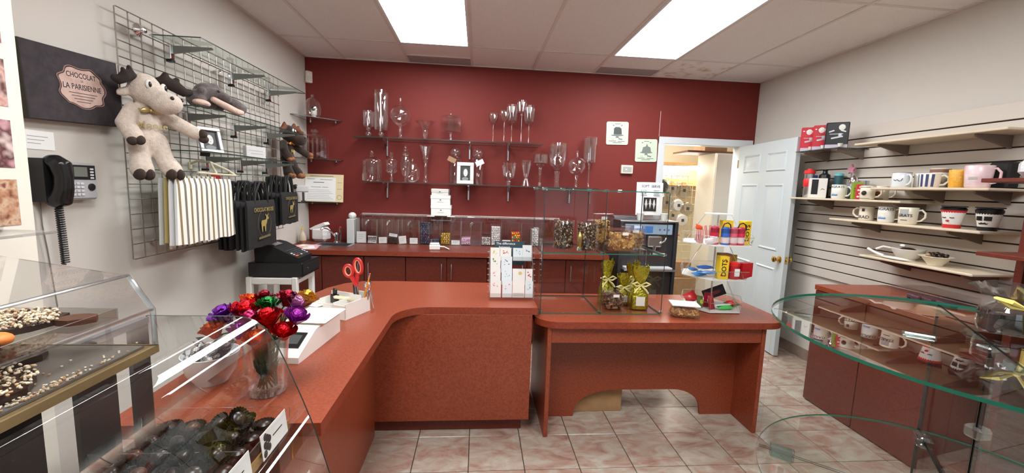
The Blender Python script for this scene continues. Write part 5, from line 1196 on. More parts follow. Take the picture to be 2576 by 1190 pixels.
def clear_box(label, x, y, z, sx, sy, h, rz, cols, seed, fill=.9, lidm=None, group='clear boxes of sweets', tagm=True, name='sweet_box', r=.024, n=240):
    t = thing(name, label, 'box', (x, y, z), rz, group=group)
    MB().box(-sx / 2, sx / 2, -sy / 2, sy / 2, .0005, h).build('box', M['acrylic'], t, smooth=0)
    ld = MB().cbox(-sx / 2 - .002, sx / 2 + .002, -sy / 2 - .002, sy / 2 + .002, h + .0005, h + .010, .002).build('lid', lidm or M['acrylic'], t)
    MB().box(-sx / 2 + .02, sx / 2 - .02, -sy / 2 + .02, sy / 2 - .02, .004, h * fill * .8).build('core', cols[1 % len(cols)], t, smooth=0)
    def sh(rnd):
        k = rnd.randrange(5); u, v = rnd.uniform(-.5, .5), rnd.uniform(0, 1)
        e_ = r * .95; mx, my = sx / 2 - e_, sy / 2 - e_
        if k == 0: return (u * 2 * mx, -my, e_ + v * (h * fill - 2 * e_))
        if k == 1: return (u * 2 * mx, my, e_ + v * (h * fill - 2 * e_))
        if k == 2: return (-mx, u * 2 * my, e_ + v * (h * fill - 2 * e_))
        if k == 3: return (mx, u * 2 * my, e_ + v * (h * fill - 2 * e_))
        return (u * 2 * mx, (v - .5) * 2 * my, h * fill - e_)
    chunks('pieces', t, sh, n, r, cols, seed)
    if tagm: MB().box(-.02, .02, -sy / 2 - .0022, -sy / 2 - .0012, h - .03, h - .012).build('price_tag', M['paper'], t, smooth=0)
    return t
clear_box('clear box of caramel crisps in the upper cube cell', .945, 2.60, cz1, .165, .12, .135, rad(4), cookm, 3)
clear_box('clear box of darker cookie pieces behind the caramel crisps', 1.075, 2.73, cz1, .14, .11, .14, rad(-6), [cookm[1], cookm[0], mat('cookie_dark', (120, 74, 40), .6)], 4)
clear_box('tall clear box of pale crisps behind the cube display divider', .87, 2.80, cz1, .13, .09, .22, rad(0), [cookm[2], mat('crisp_dark', (90, 56, 36), .6), cookm[0]], 5, fill=.85)
clear_box('clear box of glazed nuts in the lower cube cell', .90, 2.56, cz0, .135, .11, .115, rad(2), [barkm[1], mat('nut_tan', (170, 124, 84), .5), barkm[0]], 6, r=.018, n=260)
t = thing('bottle', 'small gold and silver bottle between the two bark jars', 'bottle', (.648, 2.53, cz1)); MB().lathe([(0, 0), (.016, 0), (.018, .006), (.018, .02), (.012, .028), (.016, .05), (.020, .08), (.018, .10), (.008, .112), (.006, .125), (0, .126)], 16).build('body', mat('old_gold', (176, 150, 96), .25, .8), t); MB().lathe([(.0185, .004), (.0185, .02)], 16).build('band', M['chrome'], t)
def gold_bag(label, x, y, z, rz, w_, h, seed):
    t = thing('gift_bag', label, 'gift bag', (x, y, z), rz, group='gold foil gift bags'); rnd = random.Random(seed)
    gf_ = mat('gold_green_foil', (186, 176, 60), .16, .9, bump=.9, bscale=45)
    b_ = MB(); rows = [(0, w_, .07), (.02, w_ * 1.04, .075), (h * .35, w_, .07), (h * .52, w_ * .55, .045), (h * .58, w_ * .34, .03), (h * .64, w_ * .5, .04), (h * .85, w_ * .85, .05), (h, w_ * 1.0, .055)]
    n_ = 22; vs = []; fs = []
    for j, (z_, ww, dd) in enumerate(rows):
        for i in range(n_):
            a = 2 * pi * i / n_; cx = (abs(cos(a)) ** .55) * (1 if cos(a) > 0 else -1) * ww / 2; cy = (abs(sin(a)) ** .55) * (1 if sin(a) > 0 else -1) * dd / 2
            cr = rnd.uniform(.92, 1.08) if j > 3 else rnd.uniform(.97, 1.03)
            vs.append((cx * cr, cy * cr, z_ + (rnd.uniform(-.02, .02) if j == len(rows) - 1 else 0)))
    for j in range(len(rows) - 1):
        for i in range(n_): fs.append((j * n_ + i, j * n_ + (i + 1) % n_, (j + 1) * n_ + (i + 1) % n_, (j + 1) * n_ + i))
    fs.append(tuple(reversed(range(n_)))); b_.add(vs, fs); b_.build('foil_bag', gf_, t, smooth=30)
    rb = mat('pale_yellow_ribbon', (222, 212, 140), .4)
    bw = MB()
    for s_ in (-1, 1):
        bw.tube([(0, -.024, h * .58), (s_ * .03, -.038, h * .66), (s_ * .055, -.036, h * .62), (s_ * .03, -.034, h * .56), (0, -.026, h * .57)], [.004, .007, .008, .006, .004], 6)
        bw.tube([(0, -.028, h * .57), (s_ * .03, -.040, h * .48), (s_ * .045, -.044, h * .40)], [.004, .007, .006], 6)
    bw.ell((0, -.030, h * .58), .008, 8, 6); bw.build('ribbon', rb, t)
    MB().obox((0, -.038, h * .2), (w_ * .5, .004, h * .22), (0, 0, 0)).build('label', mat('pale_label', (226, 226, 216), .4), t, smooth=0)
gold_bag('gold foil gift bag with a cream bow at the front of the lower cell', 1.075, 2.56, cz0, rad(-6), .115, .275, 1)
gold_bag('gold foil gift bag behind the box of glazed nuts', .892, 2.70, cz0, rad(8), .10, .285, 2)
gold_bag('short gold foil gift bag between the other two', 1.003, 2.67, cz0, rad(0), .085, .20, 3)
gold_bag('gold foil gift bag in the rear corner of the lower cell', 1.10, 2.76, cz0, rad(10), .10, .27, 4)
clear_box('flat clear box of golden cookies on the desk edge', 1.315, 2.42, DZ_, .165, .115, .075, rad(-14), cookm, 9, lidm=mat('white_box_lid', (232, 230, 226), .5), tagm=False, name='cookie_box', n=200)

# ---- three-tier candy carousel
KX, KY = 1.625, 2.645
t = thing('candy_carousel', 'three-tier clear hexagonal candy carousel on the desk', 'display stand', (KX, KY, DZ_))
def hexa(r, n=6, off=0): return [(r * cos(2 * pi * (k + off) / n), r * .97 * sin(2 * pi * (k + off) / n)) for k in range(n)]
TZ = [(.004, .205, .11), (.222, .225, .10), (.445, .235, .10)]
wd_ = mat('tray_white', (224, 224, 220), .4)
for k, (z, r, h) in enumerate(TZ):
    tr_ = MB().prism(hexa(r), 2, z, z + .006).build('tray', wd_, t, smooth=0)
    P = hexa(r); Q = hexa(r * 1.06)
    for i in range(6):
        j = (i + 1) % 6
        MB().add([(P[i][0], P[i][1], z + .006), (P[j][0], P[j][1], z + .006), (Q[j][0], Q[j][1], z + h * .62), (Q[i][0], Q[i][1], z + h * .62)], [(0, 1, 2, 3)]).build('tray_wall', M['acrylic'], tr_, smooth=0)
    MB().tube([(x, y, z + h * .62) for x, y in Q], .0022, 6, closed=True).build('tray_rim', M['acredge'], tr_)
MB().prism(hexa(.098), 2, .640, .646).build('top_plate', wd_, t, smooth=0)
MB().cyl((0, 0, 0), (0, 0, .64), .006, n=10).build('pole', M['acredge'], t)
for k in range(3):
    z0 = TZ[k][0] + .006; z1 = TZ[k + 1][0] if k < 2 else .640; ra = TZ[k][1] * .95; rb_ = .09
    for i in range(6):
        a = 2 * pi * i / 6; MB().cyl((ra * cos(a), ra * .97 * sin(a), z0), (rb_ * cos(a), rb_ * .97 * sin(a), z1), .0014, n=5).build('strut', M['acredge'], t)
def kz(k): return DZ_ + TZ[k][0] + .0065
yb = mat('yellow_carton', (240, 204, 40), .45); rb2 = mat('red_carton', (206, 36, 44), .4); kb = mat('brown_carton', (176, 140, 96), .7); dk_ = mat('print_black', (30, 28, 28), .5)
def carton(name, label, x, y, z, sx, sy, h, rz, m_, text=None, side=None, tm=None, group=None, tilt=0, squeeze=1.0):
    t = thing(name, label, 'box', (x, y, z), rot=(tilt, 0, rz), group=group)
    MB().cbox(-sx / 2, sx / 2, -sy / 2, sy / 2, 0, h, .0015).build('carton', m_, t)
    if side: MB().box(sx / 2, sx / 2 + .0006, -sy / 2 + .001, sy / 2 - .001, .001, h - .001).build('side_panel', side, t, smooth=0)
    if text:
        lettering(text, t, (0, -sy / 2 - .0008, h * .5), (0, 0, 1), (-1, 0, 0), sx * .72, tm or dk_, squeeze, bold=True)
        MB().ell((sx * .22, -sy / 2 - .0003, h * .78), (sx * .12, .0006, sx * .12), 8, 4).ell((-sx * .24, -sy / 2 - .0003, h * .18), (sx * .12, .0006, sx * .12), 8, 4).build('dot_print', rb2, t)
    return t
G3 = 'sweets on the candy carousel'
carton('candy_carton', 'upright yellow DOTS carton on the top tier of the carousel', KX + .128, KY - .10, kz(2), .058, .05, .155, rad(14), yb, 'DOTS', group=G3)
carton('candy_carton', 'yellow carton standing behind the coloured tubes, top tier', KX + .05, KY - .02, kz(2), .07, .05, .15, rad(-8), yb, group=G3)
tubes = [('red', (206, 40, 70), -.085, 'dark red candy tube with a black cord, top tier'), ('blue', (60, 110, 200), -.025, 'blue candy tube with a black cord, top tier'), ('pink', (226, 100, 120), .03, 'pink candy tube on the top tier'), ('crimson', (216, 50, 84), .08, 'crimson candy tube next to the yellow carton')]
for k, (nm, c_, dx, lb) in enumerate(tubes):
    tb = thing('candy_tube', lb, 'candy', (KX + dx, KY - .135 + .02 * (k == 0), kz(2)), group=G3)
    MB().lathe([(0, 0), (.024, 0), (.026, .005), (.026, .075)], 16).build('tube_body', mat('tube_' + nm, c_, .3), tb); MB().lathe([(.026, .075), (.0265, .105), (.018, .115), (0, .116)], 16).build('cap', mat('cap_' + nm, tuple(int(v * .75) for v in c_), .3), tb)
    MB().lathe([(.0264, .012), (.0264, .05)], 16).build('label', mat('tube_label', (226, 206, 206), .5), tb)
    if k in (1, 3): MB().tube([(-.022, 0, .11), (-.012, 0, .135), (.012, 0, .142), (.03, 0, .13), (.036, 0, .10)], .004, 6).build('cord', M['blackp'], tb)
def packet(label, x, y, z, sx, h, rot, m_, group=G3, name='candy_packet', m2=None, th=.016):
    t = thing(name, label, 'candy', (x, y, z), rot=rot, group=group)
    b_ = MB(); n_ = 6; vs = []; fs = []
    for s_ in (1, -1):
        o = len(vs)
        for j in range(n_ + 1):
            for i in range(n_ + 1):
                u, v = i / n_, j / n_; vs.append(((u - .5) * sx, s_ * th * (1 - (2 * u - 1) ** 2) * (1 - (2 * v - 1) ** 4) , v * h))
        for j in range(n_):
            for i in range(n_): q = o + j * (n_ + 1) + i; fs.append((q, q + 1, q + n_ + 2, q + n_ + 1))
    b_.add(vs, fs); b_.build('wrapper', m_, t, smooth=50)
    if m2: MB().ell((0, -th * .82, h * .5), (sx * .28, th * .3, h * .2), 10, 6).build('printed_patch', m2, t)
    return t
def striped(nm, c1, c2, f):
    if nm in MATS: return MATS[nm]
    m_ = bpy.data.materials.new(nm); m_.use_nodes = True; N = m_.node_tree.nodes; L = m_.node_tree.links
    tc = N.new('ShaderNodeTexCoord'); sx = N.new('ShaderNodeSeparateXYZ'); L.new(tc.outputs['Object'], sx.inputs[0]); mu = N.new('ShaderNodeMath'); mu.operation = 'MULTIPLY'; mu.inputs[1].default_value = f; L.new(sx.outputs['X'], mu.inputs[0]); fr = N.new('ShaderNodeMath'); fr.operation = 'FRACT'; L.new(mu.outputs[0], fr.inputs[0])
    r = N.new('ShaderNodeValToRGB'); r.color_ramp.interpolation = 'CONSTANT'; r.color_ramp.elements[0].color = srgb(*c1); r.color_ramp.elements[1].position = .5; r.color_ramp.elements[1].color = srgb(*c2); L.new(fr.outputs[0], r.inputs[0]); L.new(r.outputs[0], N['Principled BSDF'].inputs['Base Color']); N['Principled BSDF'].inputs['Roughness'].default_value = .35
    MATS[nm] = m_; return m_
orp = mat('orange_wrap', (232, 92, 50), .3); grp = mat('green_wrap', (60, 160, 60), .25); blp = mat('blue_wrap', (60, 130, 196), .25); whp = mat('pale_wrap', (214, 204, 206), .3)
packet('red-striped popcorn bag with an orange top on the top tier', KX - .165, KY - .085, kz(2), .085, .10, (rad(-8), rad(12), rad(30)), striped('red_white_stripe', (196, 40, 50), (236, 226, 220), 90), m2=None); packet('orange wrapped top of the striped popcorn bag', KX - .17, KY - .075, kz(2) + .085, .085, .035, (rad(-8), rad(12), rad(30)), orp)
packet('pale crinkled sweet packet in the top tier front', KX - .115, KY - .145, kz(2) + .002, .075, .045, (rad(-30), rad(-10), rad(10)), whp); packet('pale sweet packet leaning behind the crinkled one', KX - .15, KY - .03, kz(2), .07, .06, (rad(-10), rad(25), rad(20)), whp)
packet('green sweet bag at the door side of the top tier', KX + .185, KY - .06, kz(2), .065, .085, (rad(-12), rad(-20), rad(40)), grp, m2=mat('lime_print', (186, 210, 60), .3)); packet('green and yellow sweet bag behind, top tier', KX + .17, KY - .0, kz(2) + .01, .06, .10, (rad(-6), rad(-8), rad(30)), grp, m2=MATS['lime_print'])
for k in range(4): packet('slim red wrapped stick %s behind the candy tubes' % ('first', 'second', 'third', 'fourth')[k], KX - .10 + .028 * k, KY - .06 + .01 * k, kz(2), .02, .12, (rad(6), rad(-14 + 5 * k), 0), striped('stick_stripe', (206, 60, 70), (230, 214, 206), 160), th=.006)
carton('candy_carton', 'yellow DOTS carton on the middle tier of the carousel', KX - .03, KY - .145, kz(1), .06, .05, .15, rad(-4), yb, 'DOTS', side=kb, group=G3)
carton('candy_carton', 'plain brown carton behind the middle-tier yellow one', KX + .03, KY - .06, kz(1), .075, .06, .155, rad(-6), kb, group=G3)
carton('candy_carton', 'tilted yellow and brown carton at the middle tier rear', KX + .12, KY - .02, kz(1), .05, .04, .14, rad(-20), yb, side=kb, group=G3, tilt=rad(-8))
for k in range(6): carton('candy_carton', 'slim red carton, %s in the middle-tier row' % ('first', 'second', 'third', 'fourth', 'fifth', 'sixth')[k], KX + .105 + .022 * k, KY - .135 + .016 * k, kz(1), .018, .05, .105 - .002 * k, rad(18), rb2 if k else mat('red_carton_b', (190, 28, 36), .4), None, tm=M['paper'], side=striped('white_red_side', (206, 40, 50), (236, 220, 214), 40) if k == 5 else None, group=G3)
tb = thing('candy_tub', 'red lidded candy tub on the middle tier', 'candy', (KX + .055, KY - .135, kz(1)), group=G3); MB().lathe([(0, 0), (.034, 0), (.036, .02), (.034, .085)], 18).build('tub', mat('tub_red', (186, 34, 44), .35), tb); MB().lathe([(.036, .085), (.037, .105), (.02, .112), (0, .112)], 18).build('lid', mat('lid_red', (226, 50, 44), .3), tb); MB().box(-.015, .02, -.0362, -.0352, .02, .07).build('label', M['paper'], tb, smooth=0)
for k, (dx, dy, dz, a) in enumerate(((-.15, -.11, .0, 20), (-.12, -.13, .018, -12), (-.16, -.05, .022, 35), (-.11, -.10, .045, 5))): packet('blue wrapped candy bar, %s of the middle-tier heap' % ('lowest', 'second', 'rearmost', 'topmost')[k], KX + dx, KY + dy, kz(1) + .012 + dz, .12, .034, (rad(-70), rad(a * .2), rad(a)), blp if k != 3 else mat('blue_wrap_dark', (44, 90, 160), .25), m2=whp if k == 1 else None, th=.012)
packet('dark red folded bag at the back of the lowest tier', KX - .06, KY - .06, kz(0), .08, .10, (rad(-6), rad(10), rad(20)), mat('dark_red_wrap', (150, 30, 44), .3), m2=whp); packet('green printed bag at the lowest tier edge', KX - .125, KY - .09, kz(0), .07, .085, (rad(-14), rad(14), rad(28)), mat('moss_wrap', (84, 110, 62), .35), m2=MATS['lime_print'])
packet('red bag folded over the lowest tier rim', KX - .14, KY - .03, kz(0) + .03, .09, .07, (rad(-35), rad(-20), rad(10)), mat('red_wrap', (200, 40, 46), .3)); packet('crimson bag with white lettering on the lowest tier', KX - .055, KY - .115, kz(0), .05, .095, (rad(-10), rad(-6), rad(15)), MATS['dark_red_wrap'])
packet('dark navy folded bag leaning on the carousel pole', KX + .055, KY + .03, kz(0) + .045, .15, .075, (rad(-4), rad(-24), rad(-12)), mat('navy_wrap', (48, 44, 66), .35), m2=mat('brick_print', (150, 66, 60), .4))
packet('bright green bag lying at the front of the lowest tier', KX + .035, KY - .135, kz(0) + .012, .11, .045, (rad(-72), 0, rad(6)), mat('bright_green_wrap', (70, 200, 90), .3)); packet('pale mint stick lying over the green bag', KX + .02, KY - .128, kz(0) + .032, .13, .022, (rad(-80), 0, rad(12)), mat('mint_wrap', (190, 214, 206), .3), th=.006)
packet('red tipped sweet on the lowest tier', KX + .085, KY - .10, kz(0) + .03, .05, .035, (rad(-60), 0, rad(-20)), MATS['red_wrap']); packet('olive printed bag at the door end of the lowest tier', KX + .13, KY - .08, kz(0) + .012, .10, .06, (rad(-65), rad(-8), rad(20)), mat('olive_wrap', (110, 112, 74), .4), m2=mat('sand_print', (190, 180, 150), .4))

# ================================================================ SOFT SERVE MACHINE
t = thing('soft_serve_machine', 'dark steel soft serve machine by the doorway', 'machine', (1.385, 3.85, 0))
MW, MD, MH = .58, .55, 1.235
MB().cbox(0, MW, .04, MD, .06, MH - .015, .006).build('body', M['darksteel'], t); MB().cbox(-.005, MW + .005, .0, MD, MH - .015, MH, .004).build('top_cover', M['steel'], t)
for x in (-.004, MW - .028): MB().cbox(x, x + .032, 0, .06, .06, MH - .015, .004).build('side_post', mat('graphite', (48, 46, 50), .45), t)
pn = MB().cbox(.05, MW - .05, .012, .04, 1.10, 1.20, .003).build('control_panel', mat('pale_blue_panel', (150, 176, 200), .3), t)
MB().box(.10, .33, .0105, .012, 1.118, 1.182).build('display_print', mat('sky_blue_print', (70, 130, 200), .3), pn, smooth=0)
for k in range(3): MB().cyl((.40 + .045 * k, .012, 1.15), (.40 + .045 * k, .008, 1.15), .008, n=10).build('button', mat('button_blue', (60, 90, 150), .3), pn)
sp = MB().cbox(.265, .405, -.05, .03, .985, 1.09, .012).build('dispensing_head', M['steel'], t)
MB().tube([(.38, -.05, 1.02), (.42, -.07, 1.05), (.435, -.07, 1.08)], .008, 8).build('handle', M['chrome'], sp); MB().cyl((.335, -.03, .985), (.335, -.03, .95), .02, .014, n=12).build('nozzle', M['chrome'], sp)
MB().cbox(.03, MW - .03, -.09, .04, .752, .765, .003).build('drip_tray', M['steel'], t); MB().cbox(.05, MW - .06, -.07, .03, .765, .785, .003).build('drip_grid', mat('pale_grey_plastic', (210, 210, 212), .4), t)
MB().cbox(.03, MW - .03, .02, .04, .10, .74, .003).build('lower_panel', mat('dark_panel', (58, 54, 56), .35), t); MB().box(MW / 2 - .003, MW / 2 + .003, .034, .04, .79, .95).build('panel_seam', M['steel'], t, smooth=0)
for x in (.06, MW - .06):
    for y in (.08, MD - .06): MB().cyl((x, y, 0), (x, y, .06), .025, n=10).build('foot', M['blackp'], t)
cupm = MB().lathe([(0, 0), (.026, 0), (.035, .066), (.037, .068), (.035, .07), (.033, .066), (.024, .004), (0, .004)], 20).mesh('cup_body', M['paper'])
for k, x in enumerate((1.60, 1.845)):
    c = thing('paper_cup', ('white paper cup on the machine beside the poster', 'white paper cup at the doorway edge of the machine')[k], 'cup', (x, 3.92, 1.2355), group='paper cups on the soft serve machine'); place(cupm, 'cup_body', c, (0, 0, 0)); MB().tube([(.036 * cos(a), .036 * sin(a), .069) for a in [q * pi / 8 for q in range(16)]], .0018, 5, closed=True).build('cup_rim', M['paper'], c)
c = thing('steel_tray', 'flat steel tray on top of the soft serve machine', 'tray', (1.55, 4.20, 1.2355)); MB().cbox(-.16, .15, -.12, .12, 0, .02, .006).build('tray', M['steel'], c); MB().cbox(-.165, .155, -.125, .125, .0205, .026, .002).build('lid', M['steel'], c)
c = thing('soft_serve_poster', 'curved white SOFT SERVE poster standing on the machine', 'poster', (1.735, 4.035, 1.2355), rot=(rad(-4), 0, rad(-4)))
pv = []; 
for j in range(2):
    for i in range(9): u = i / 8 - .5; pv.append((u * .27, .03 * (1 - (2 * u) ** 2) * -1, .045 + j * .33))
MB().add(pv, [(i, i + 1, i + 10, i + 9) for i in range(8)]).build('sheet', M['paper'], c, smooth=60)
MB().cbox(-.12, .12, -.03, .03, 0, .045, .004).build('holder', M['acredge'], c)
lettering('SOFT  SERVE', c, (0, -.0315, .335), (1, 0, 0), (0, 0, 1), .034, mat('poster_blue', (58, 70, 110), .6), name='print', bold=True)
for s_ in (-1, 1):
    for k in range(4): MB().box(s_ * .065 - .035, s_ * .065 + .03 - .008 * (k % 2), -.0300, -.0290, .24 + .017 * k, .246 + .017 * k).build('print', mat('poster_grey', (130, 134, 146), .7), c, smooth=0)
ph = MB().box(-.068, .062, -.0318, -.0300, .085, .222).build('photo', mat('photo_dark', (28, 30, 32), .4), c, smooth=0)
for k in range(3):
    cone = MB(); x = -.042 + .040 * k; h0 = .10 + .006 * (k % 2)
    cone.add([(x - .009, -.0322, h0 + .045), (x + .009, -.0322, h0 + .045), (x, -.0322, h0)], [(0, 1, 2)]); cone.ell((x, -.0322, h0 + .055), (.015, .0008, .015), 10, 6).ell((x, -.0322, h0 + .076), (.011, .0008, .012), 10, 6).ell((x, -.0322, h0 + .093), (.006, .0008, .010), 8, 6); cone.build('cone_print', mat('photo_face', (206, 206, 204), .5), ph)

# ================================================================ SLATWALL SHELVES
def slat_shelf(label, y0, y1, z, m_, gl=False, xf=2.80, bra=(.18, .82)):
    t = thing('slatwall_shelf', label, 'shelf', (xf, y0, z), group='shelves on the slatwall'); D_ = 3.067 - xf; L_ = y1 - y0
    if gl: MB().box(0, D_, 0, L_, -.007, 0, faces=[1, 1, 1, 1, 0, 0]).build('glass_pane', [M['smoke'], M['glassedged']], t, smooth=0)
    else: MB().cbox(0, D_, 0, L_, -.016, 0, .004).build('board', m_, t)
    for u in bra:
        y = u * L_; bz = -.018 if not gl else -.008
        MB().prism([(D_ - .001, bz - .075), (D_ - .001, bz), (.03, bz), (.03, bz - .014)], 1, y - .006, y + .006).build('bracket', mat('taupe_bracket', (120, 106, 96), .5), t, smooth=0)
slat_shelf('highest almond shelf on the slatwall, empty', 2.01, 2.91, 1.925, M['tan'])
slat_shelf('glass shelf carrying the boxed espresso sets', 3.05, 3.48, 1.912, None, True, bra=(.1, .85))
slat_shelf('almond shelf nearest the door crowded with gifts', 2.515, 3.49, 1.511, M['tan'], bra=(.065, .82))
slat_shelf('almond shelf with the striped, yellow and pink mugs', 2.05, 2.735, 1.600, M['tan'], bra=(.12, .62))
slat_shelf('almond shelf with the graduation mugs', 2.055, 3.05, 1.357, M['tan'])
slat_shelf('lowest almond shelf with the two white bowls', 2.055, 2.755, 1.112, M['tan'], bra=(.1, .8))

def wrap_text(body, parent, r, z, ang, size, mt, name='lettering'):
    """Print bent round a mug of radius r, centred at angle ang."""
    src = text_mesh(body, mt, True); me = src.copy(); me.materials.clear(); me.materials.append(mt)
    for v in me.vertices:
        x, y = v.co.x * size, v.co.y * size; a = ang + x / r
        v.co = ((r + .0006) * cos(a), (r + .0006) * sin(a), z + y)
    o = bpy.data.objects.new(name, me); COL.objects.link(o); o.parent = parent
    return o
def band(parent, r, z0, z1, a0, a1, mt, name='printed_band', r2=None):
    n_ = max(2, int(abs(a1 - a0) / .2)); r2 = r2 or r; vs = []; fs = []
    for i in range(n_ + 1):
        a = a0 + (a1 - a0) * i / n_; vs += [((r + .0004) * cos(a), (r + .0004) * sin(a), z0), ((r2 + .0004) * cos(a), (r2 + .0004) * sin(a), z1)]
    for i in range(n_): fs.append((2 * i, 2 * i + 2, 2 * i + 3, 2 * i + 1))
    return MB().add(vs, fs).build(name, mt, parent, smooth=60)
mugw = mat('mug_white', (232, 230, 224), .2); mugc = mat('mug_cream', (226, 218, 200), .25); SLG = 'mugs on the slatwall shelves'
def mug(label, x, y, z, r, h, m_, ha=-80, rt=None, name='mug', handle=True, inner=None):
    """ha: direction of the handle in degrees about z."""
    t = thing(name, label, 'mug', (x, y, z + .0006), group=SLG); rt = rt or r
    MB().lathe([(0, 0), (r * .9, 0), (r, .006), (rt, h), (rt - .002, h + .002), (rt - .004, h), (r - .005, .01), (0, .008)], 28).build('cup', m_, t, smooth=50)
    if handle:
        a = rad(ha); c_, s_ = cos(a), sin(a)
        MB().tube([(c_ * (r - .003), s_ * (r - .003), h * .84), (c_ * (r + .018), s_ * (r + .018), h * .88), (c_ * (r + .036), s_ * (r + .036), h * .70), (c_ * (r + .036), s_ * (r + .036), h * .45), (c_ * (r + .018), s_ * (r + .018), h * .24), (c_ * (r - .003), s_ * (r - .003), h * .20)], .0062, 8).build('handle', m_, t)
    return t
FA = rad(-168)   # the side of a mug that looks at the room
blk2 = mat('mug_black_print', (40, 40, 44), .4); blu2 = mat('mug_blue_print', (70, 130, 186), .35)
def congrats(label, x, y, z):
    t = mug(label, x, y, z, .046, .108, mugw, -62, .05); wrap_text('CONGRATS', t, .0495, .092, FA - .1, .026, blk2); band(t, .0468, .022, .072, FA - .55, FA + .5, blu2)
    wrap_text('GRATS', t, .0482, .058, FA, .016, mugw, 'print'); wrap_text('CONGRATS', t, .0478, .036, FA - .1, .016, mugw, 'print'); return t
congrats('blue and white CONGRATS mug on the crowded shelf by the door', 2.865, 3.06, 1.511)
congrats('blue and white CONGRATS mug beside the GRAD mug', 2.89, 2.675, 1.357)
t = mug('white GRAD mug with a small black cap on it', 2.91, 2.845, 1.357, .045, .102, mugc, -245); wrap_text('GRAD', t, .0455, .024, FA, .032, blk2); band(t, .0455, .066, .088, FA - .1, FA + .3, blk2, 'cap_print'); MB().tube([(.044 * cos(a), .044 * sin(a), .1035) for a in [q * pi / 12 for q in range(24)]], .0016, 5, closed=True).build('rim', blk2, t)
t = mug('white mug with grey waves and GRATS lettering', 2.865, 2.505, 1.357, .047, .110, mugc, -62, .051); band(t, .0485, .05, .10, FA - .5, FA + .5, mat('mug_grey_print', (176, 178, 176), .35), r2=.0508); wrap_text('GRATS', t, .0515, .058, FA + .15, .026, blk2); band(t, .0487, .026, .030, FA - .3, FA + .45, blk2, 'print')
for k, (x, y, lb) in enumerate(((2.865, 2.815, 'cream mug printed with a coffee bean'), (2.975, 2.815, 'cream mug printed with a red-brown berry'))):
    t = mug(lb, x, y, 1.511, .044, .100, mugc, -62); bm_ = MB(); a = FA + .1; bm_.ell((.0445 * cos(a), .0445 * sin(a), .048), (.016, .016, .017), 12, 8); bm_.build('bean_print', mat('bean_print_%d' % k, ((52, 34, 40), (120, 50, 40))[k], .5), t)
    for zz in (.006, .088): band(t, .0442, zz, zz + .006, FA - 1.0, FA + .9, mat('mug_speckle', (150, 132, 112), .5), 'printed_band')
t = mug('white enamel mug with a small dark inscription', 2.895, 2.61, 1.600, .052, .100, mat('mug_bluewhite', (222, 228, 234), .2), -105); squiggle(t, [(.0525 * cos(FA + u), .0525 * sin(FA + u), .05 + z) for u, z in ((-.3, .004), (-.1, -.004), (.1, .004), (.3, -.006), (.5, -.002), (.62, .012))], .0022, blk2); MB().tube([(.051 * cos(a), .051 * sin(a), .1015) for a in [q * pi / 12 for q in range(24)]], .0016, 5, closed=True).build('rim', blk2, t)
t = mug('white mug half hidden behind the enamel mug', 2.985, 2.55, 1.600, .045, .095, mugw, 60)
t = mug('white mug with navy stripes', 2.875, 2.415, 1.600, .05, .088, mugw, -65, .055)
for a in (-.75, -.25, .25, .75): band(t, .0505, .006, .084, FA + a - .13, FA + a + .13, mat('navy_stripe', (66, 74, 112), .35), 'stripe', r2=.055)
t = mug('mug with a brown rim behind the navy-striped one', 2.985, 2.45, 1.600, .05, .125, mugc, 60, handle=False); band(t, .0502, .10, .122, 0, 2 * pi, mat('brown_rim', (140, 104, 88), .4), 'rim_band')
tag(MB().lathe([(0, .001), (.03, .001), (.034, .02), (.03, .10), (.022, .118), (0, .12)], 18).build('dark_jar', M['blackp'], None, loc=(2.99, 2.36, 1.6005)), 'dark jar in the shadow behind the navy-striped mug', 'jar')
ym = mat('yellow_honeycomb', (236, 180, 66), .35, col2=(226, 166, 56), nscale=60, bump=.5, bscale=90); t = mug('yellow textured tumbler on the mug shelf', 2.915, 2.285, 1.600, .043, .108, ym, rt=.048, handle=False)
t = mug('pink marbled mug with dark lettering', 2.87, 2.155, 1.600, .052, .125, mat('pink_marble', (226, 186, 196), .25, col2=(236, 214, 216), nscale=18), -75, .062)
for k in range(2): band(t, .0575, .078 - .03 * k, .092 - .03 * k, FA - .3, FA + .4, mat('mug_grey_print', (150, 140, 146), .35), 'print')
tag(MB().cbox(-.04, .04, -.05, .05, 0, .15, .01).build('dark_pouch', M['blackm'], None, loc=(2.995, 2.13, 1.6005)), 'black pouch behind the pink marbled mug', 'pouch')
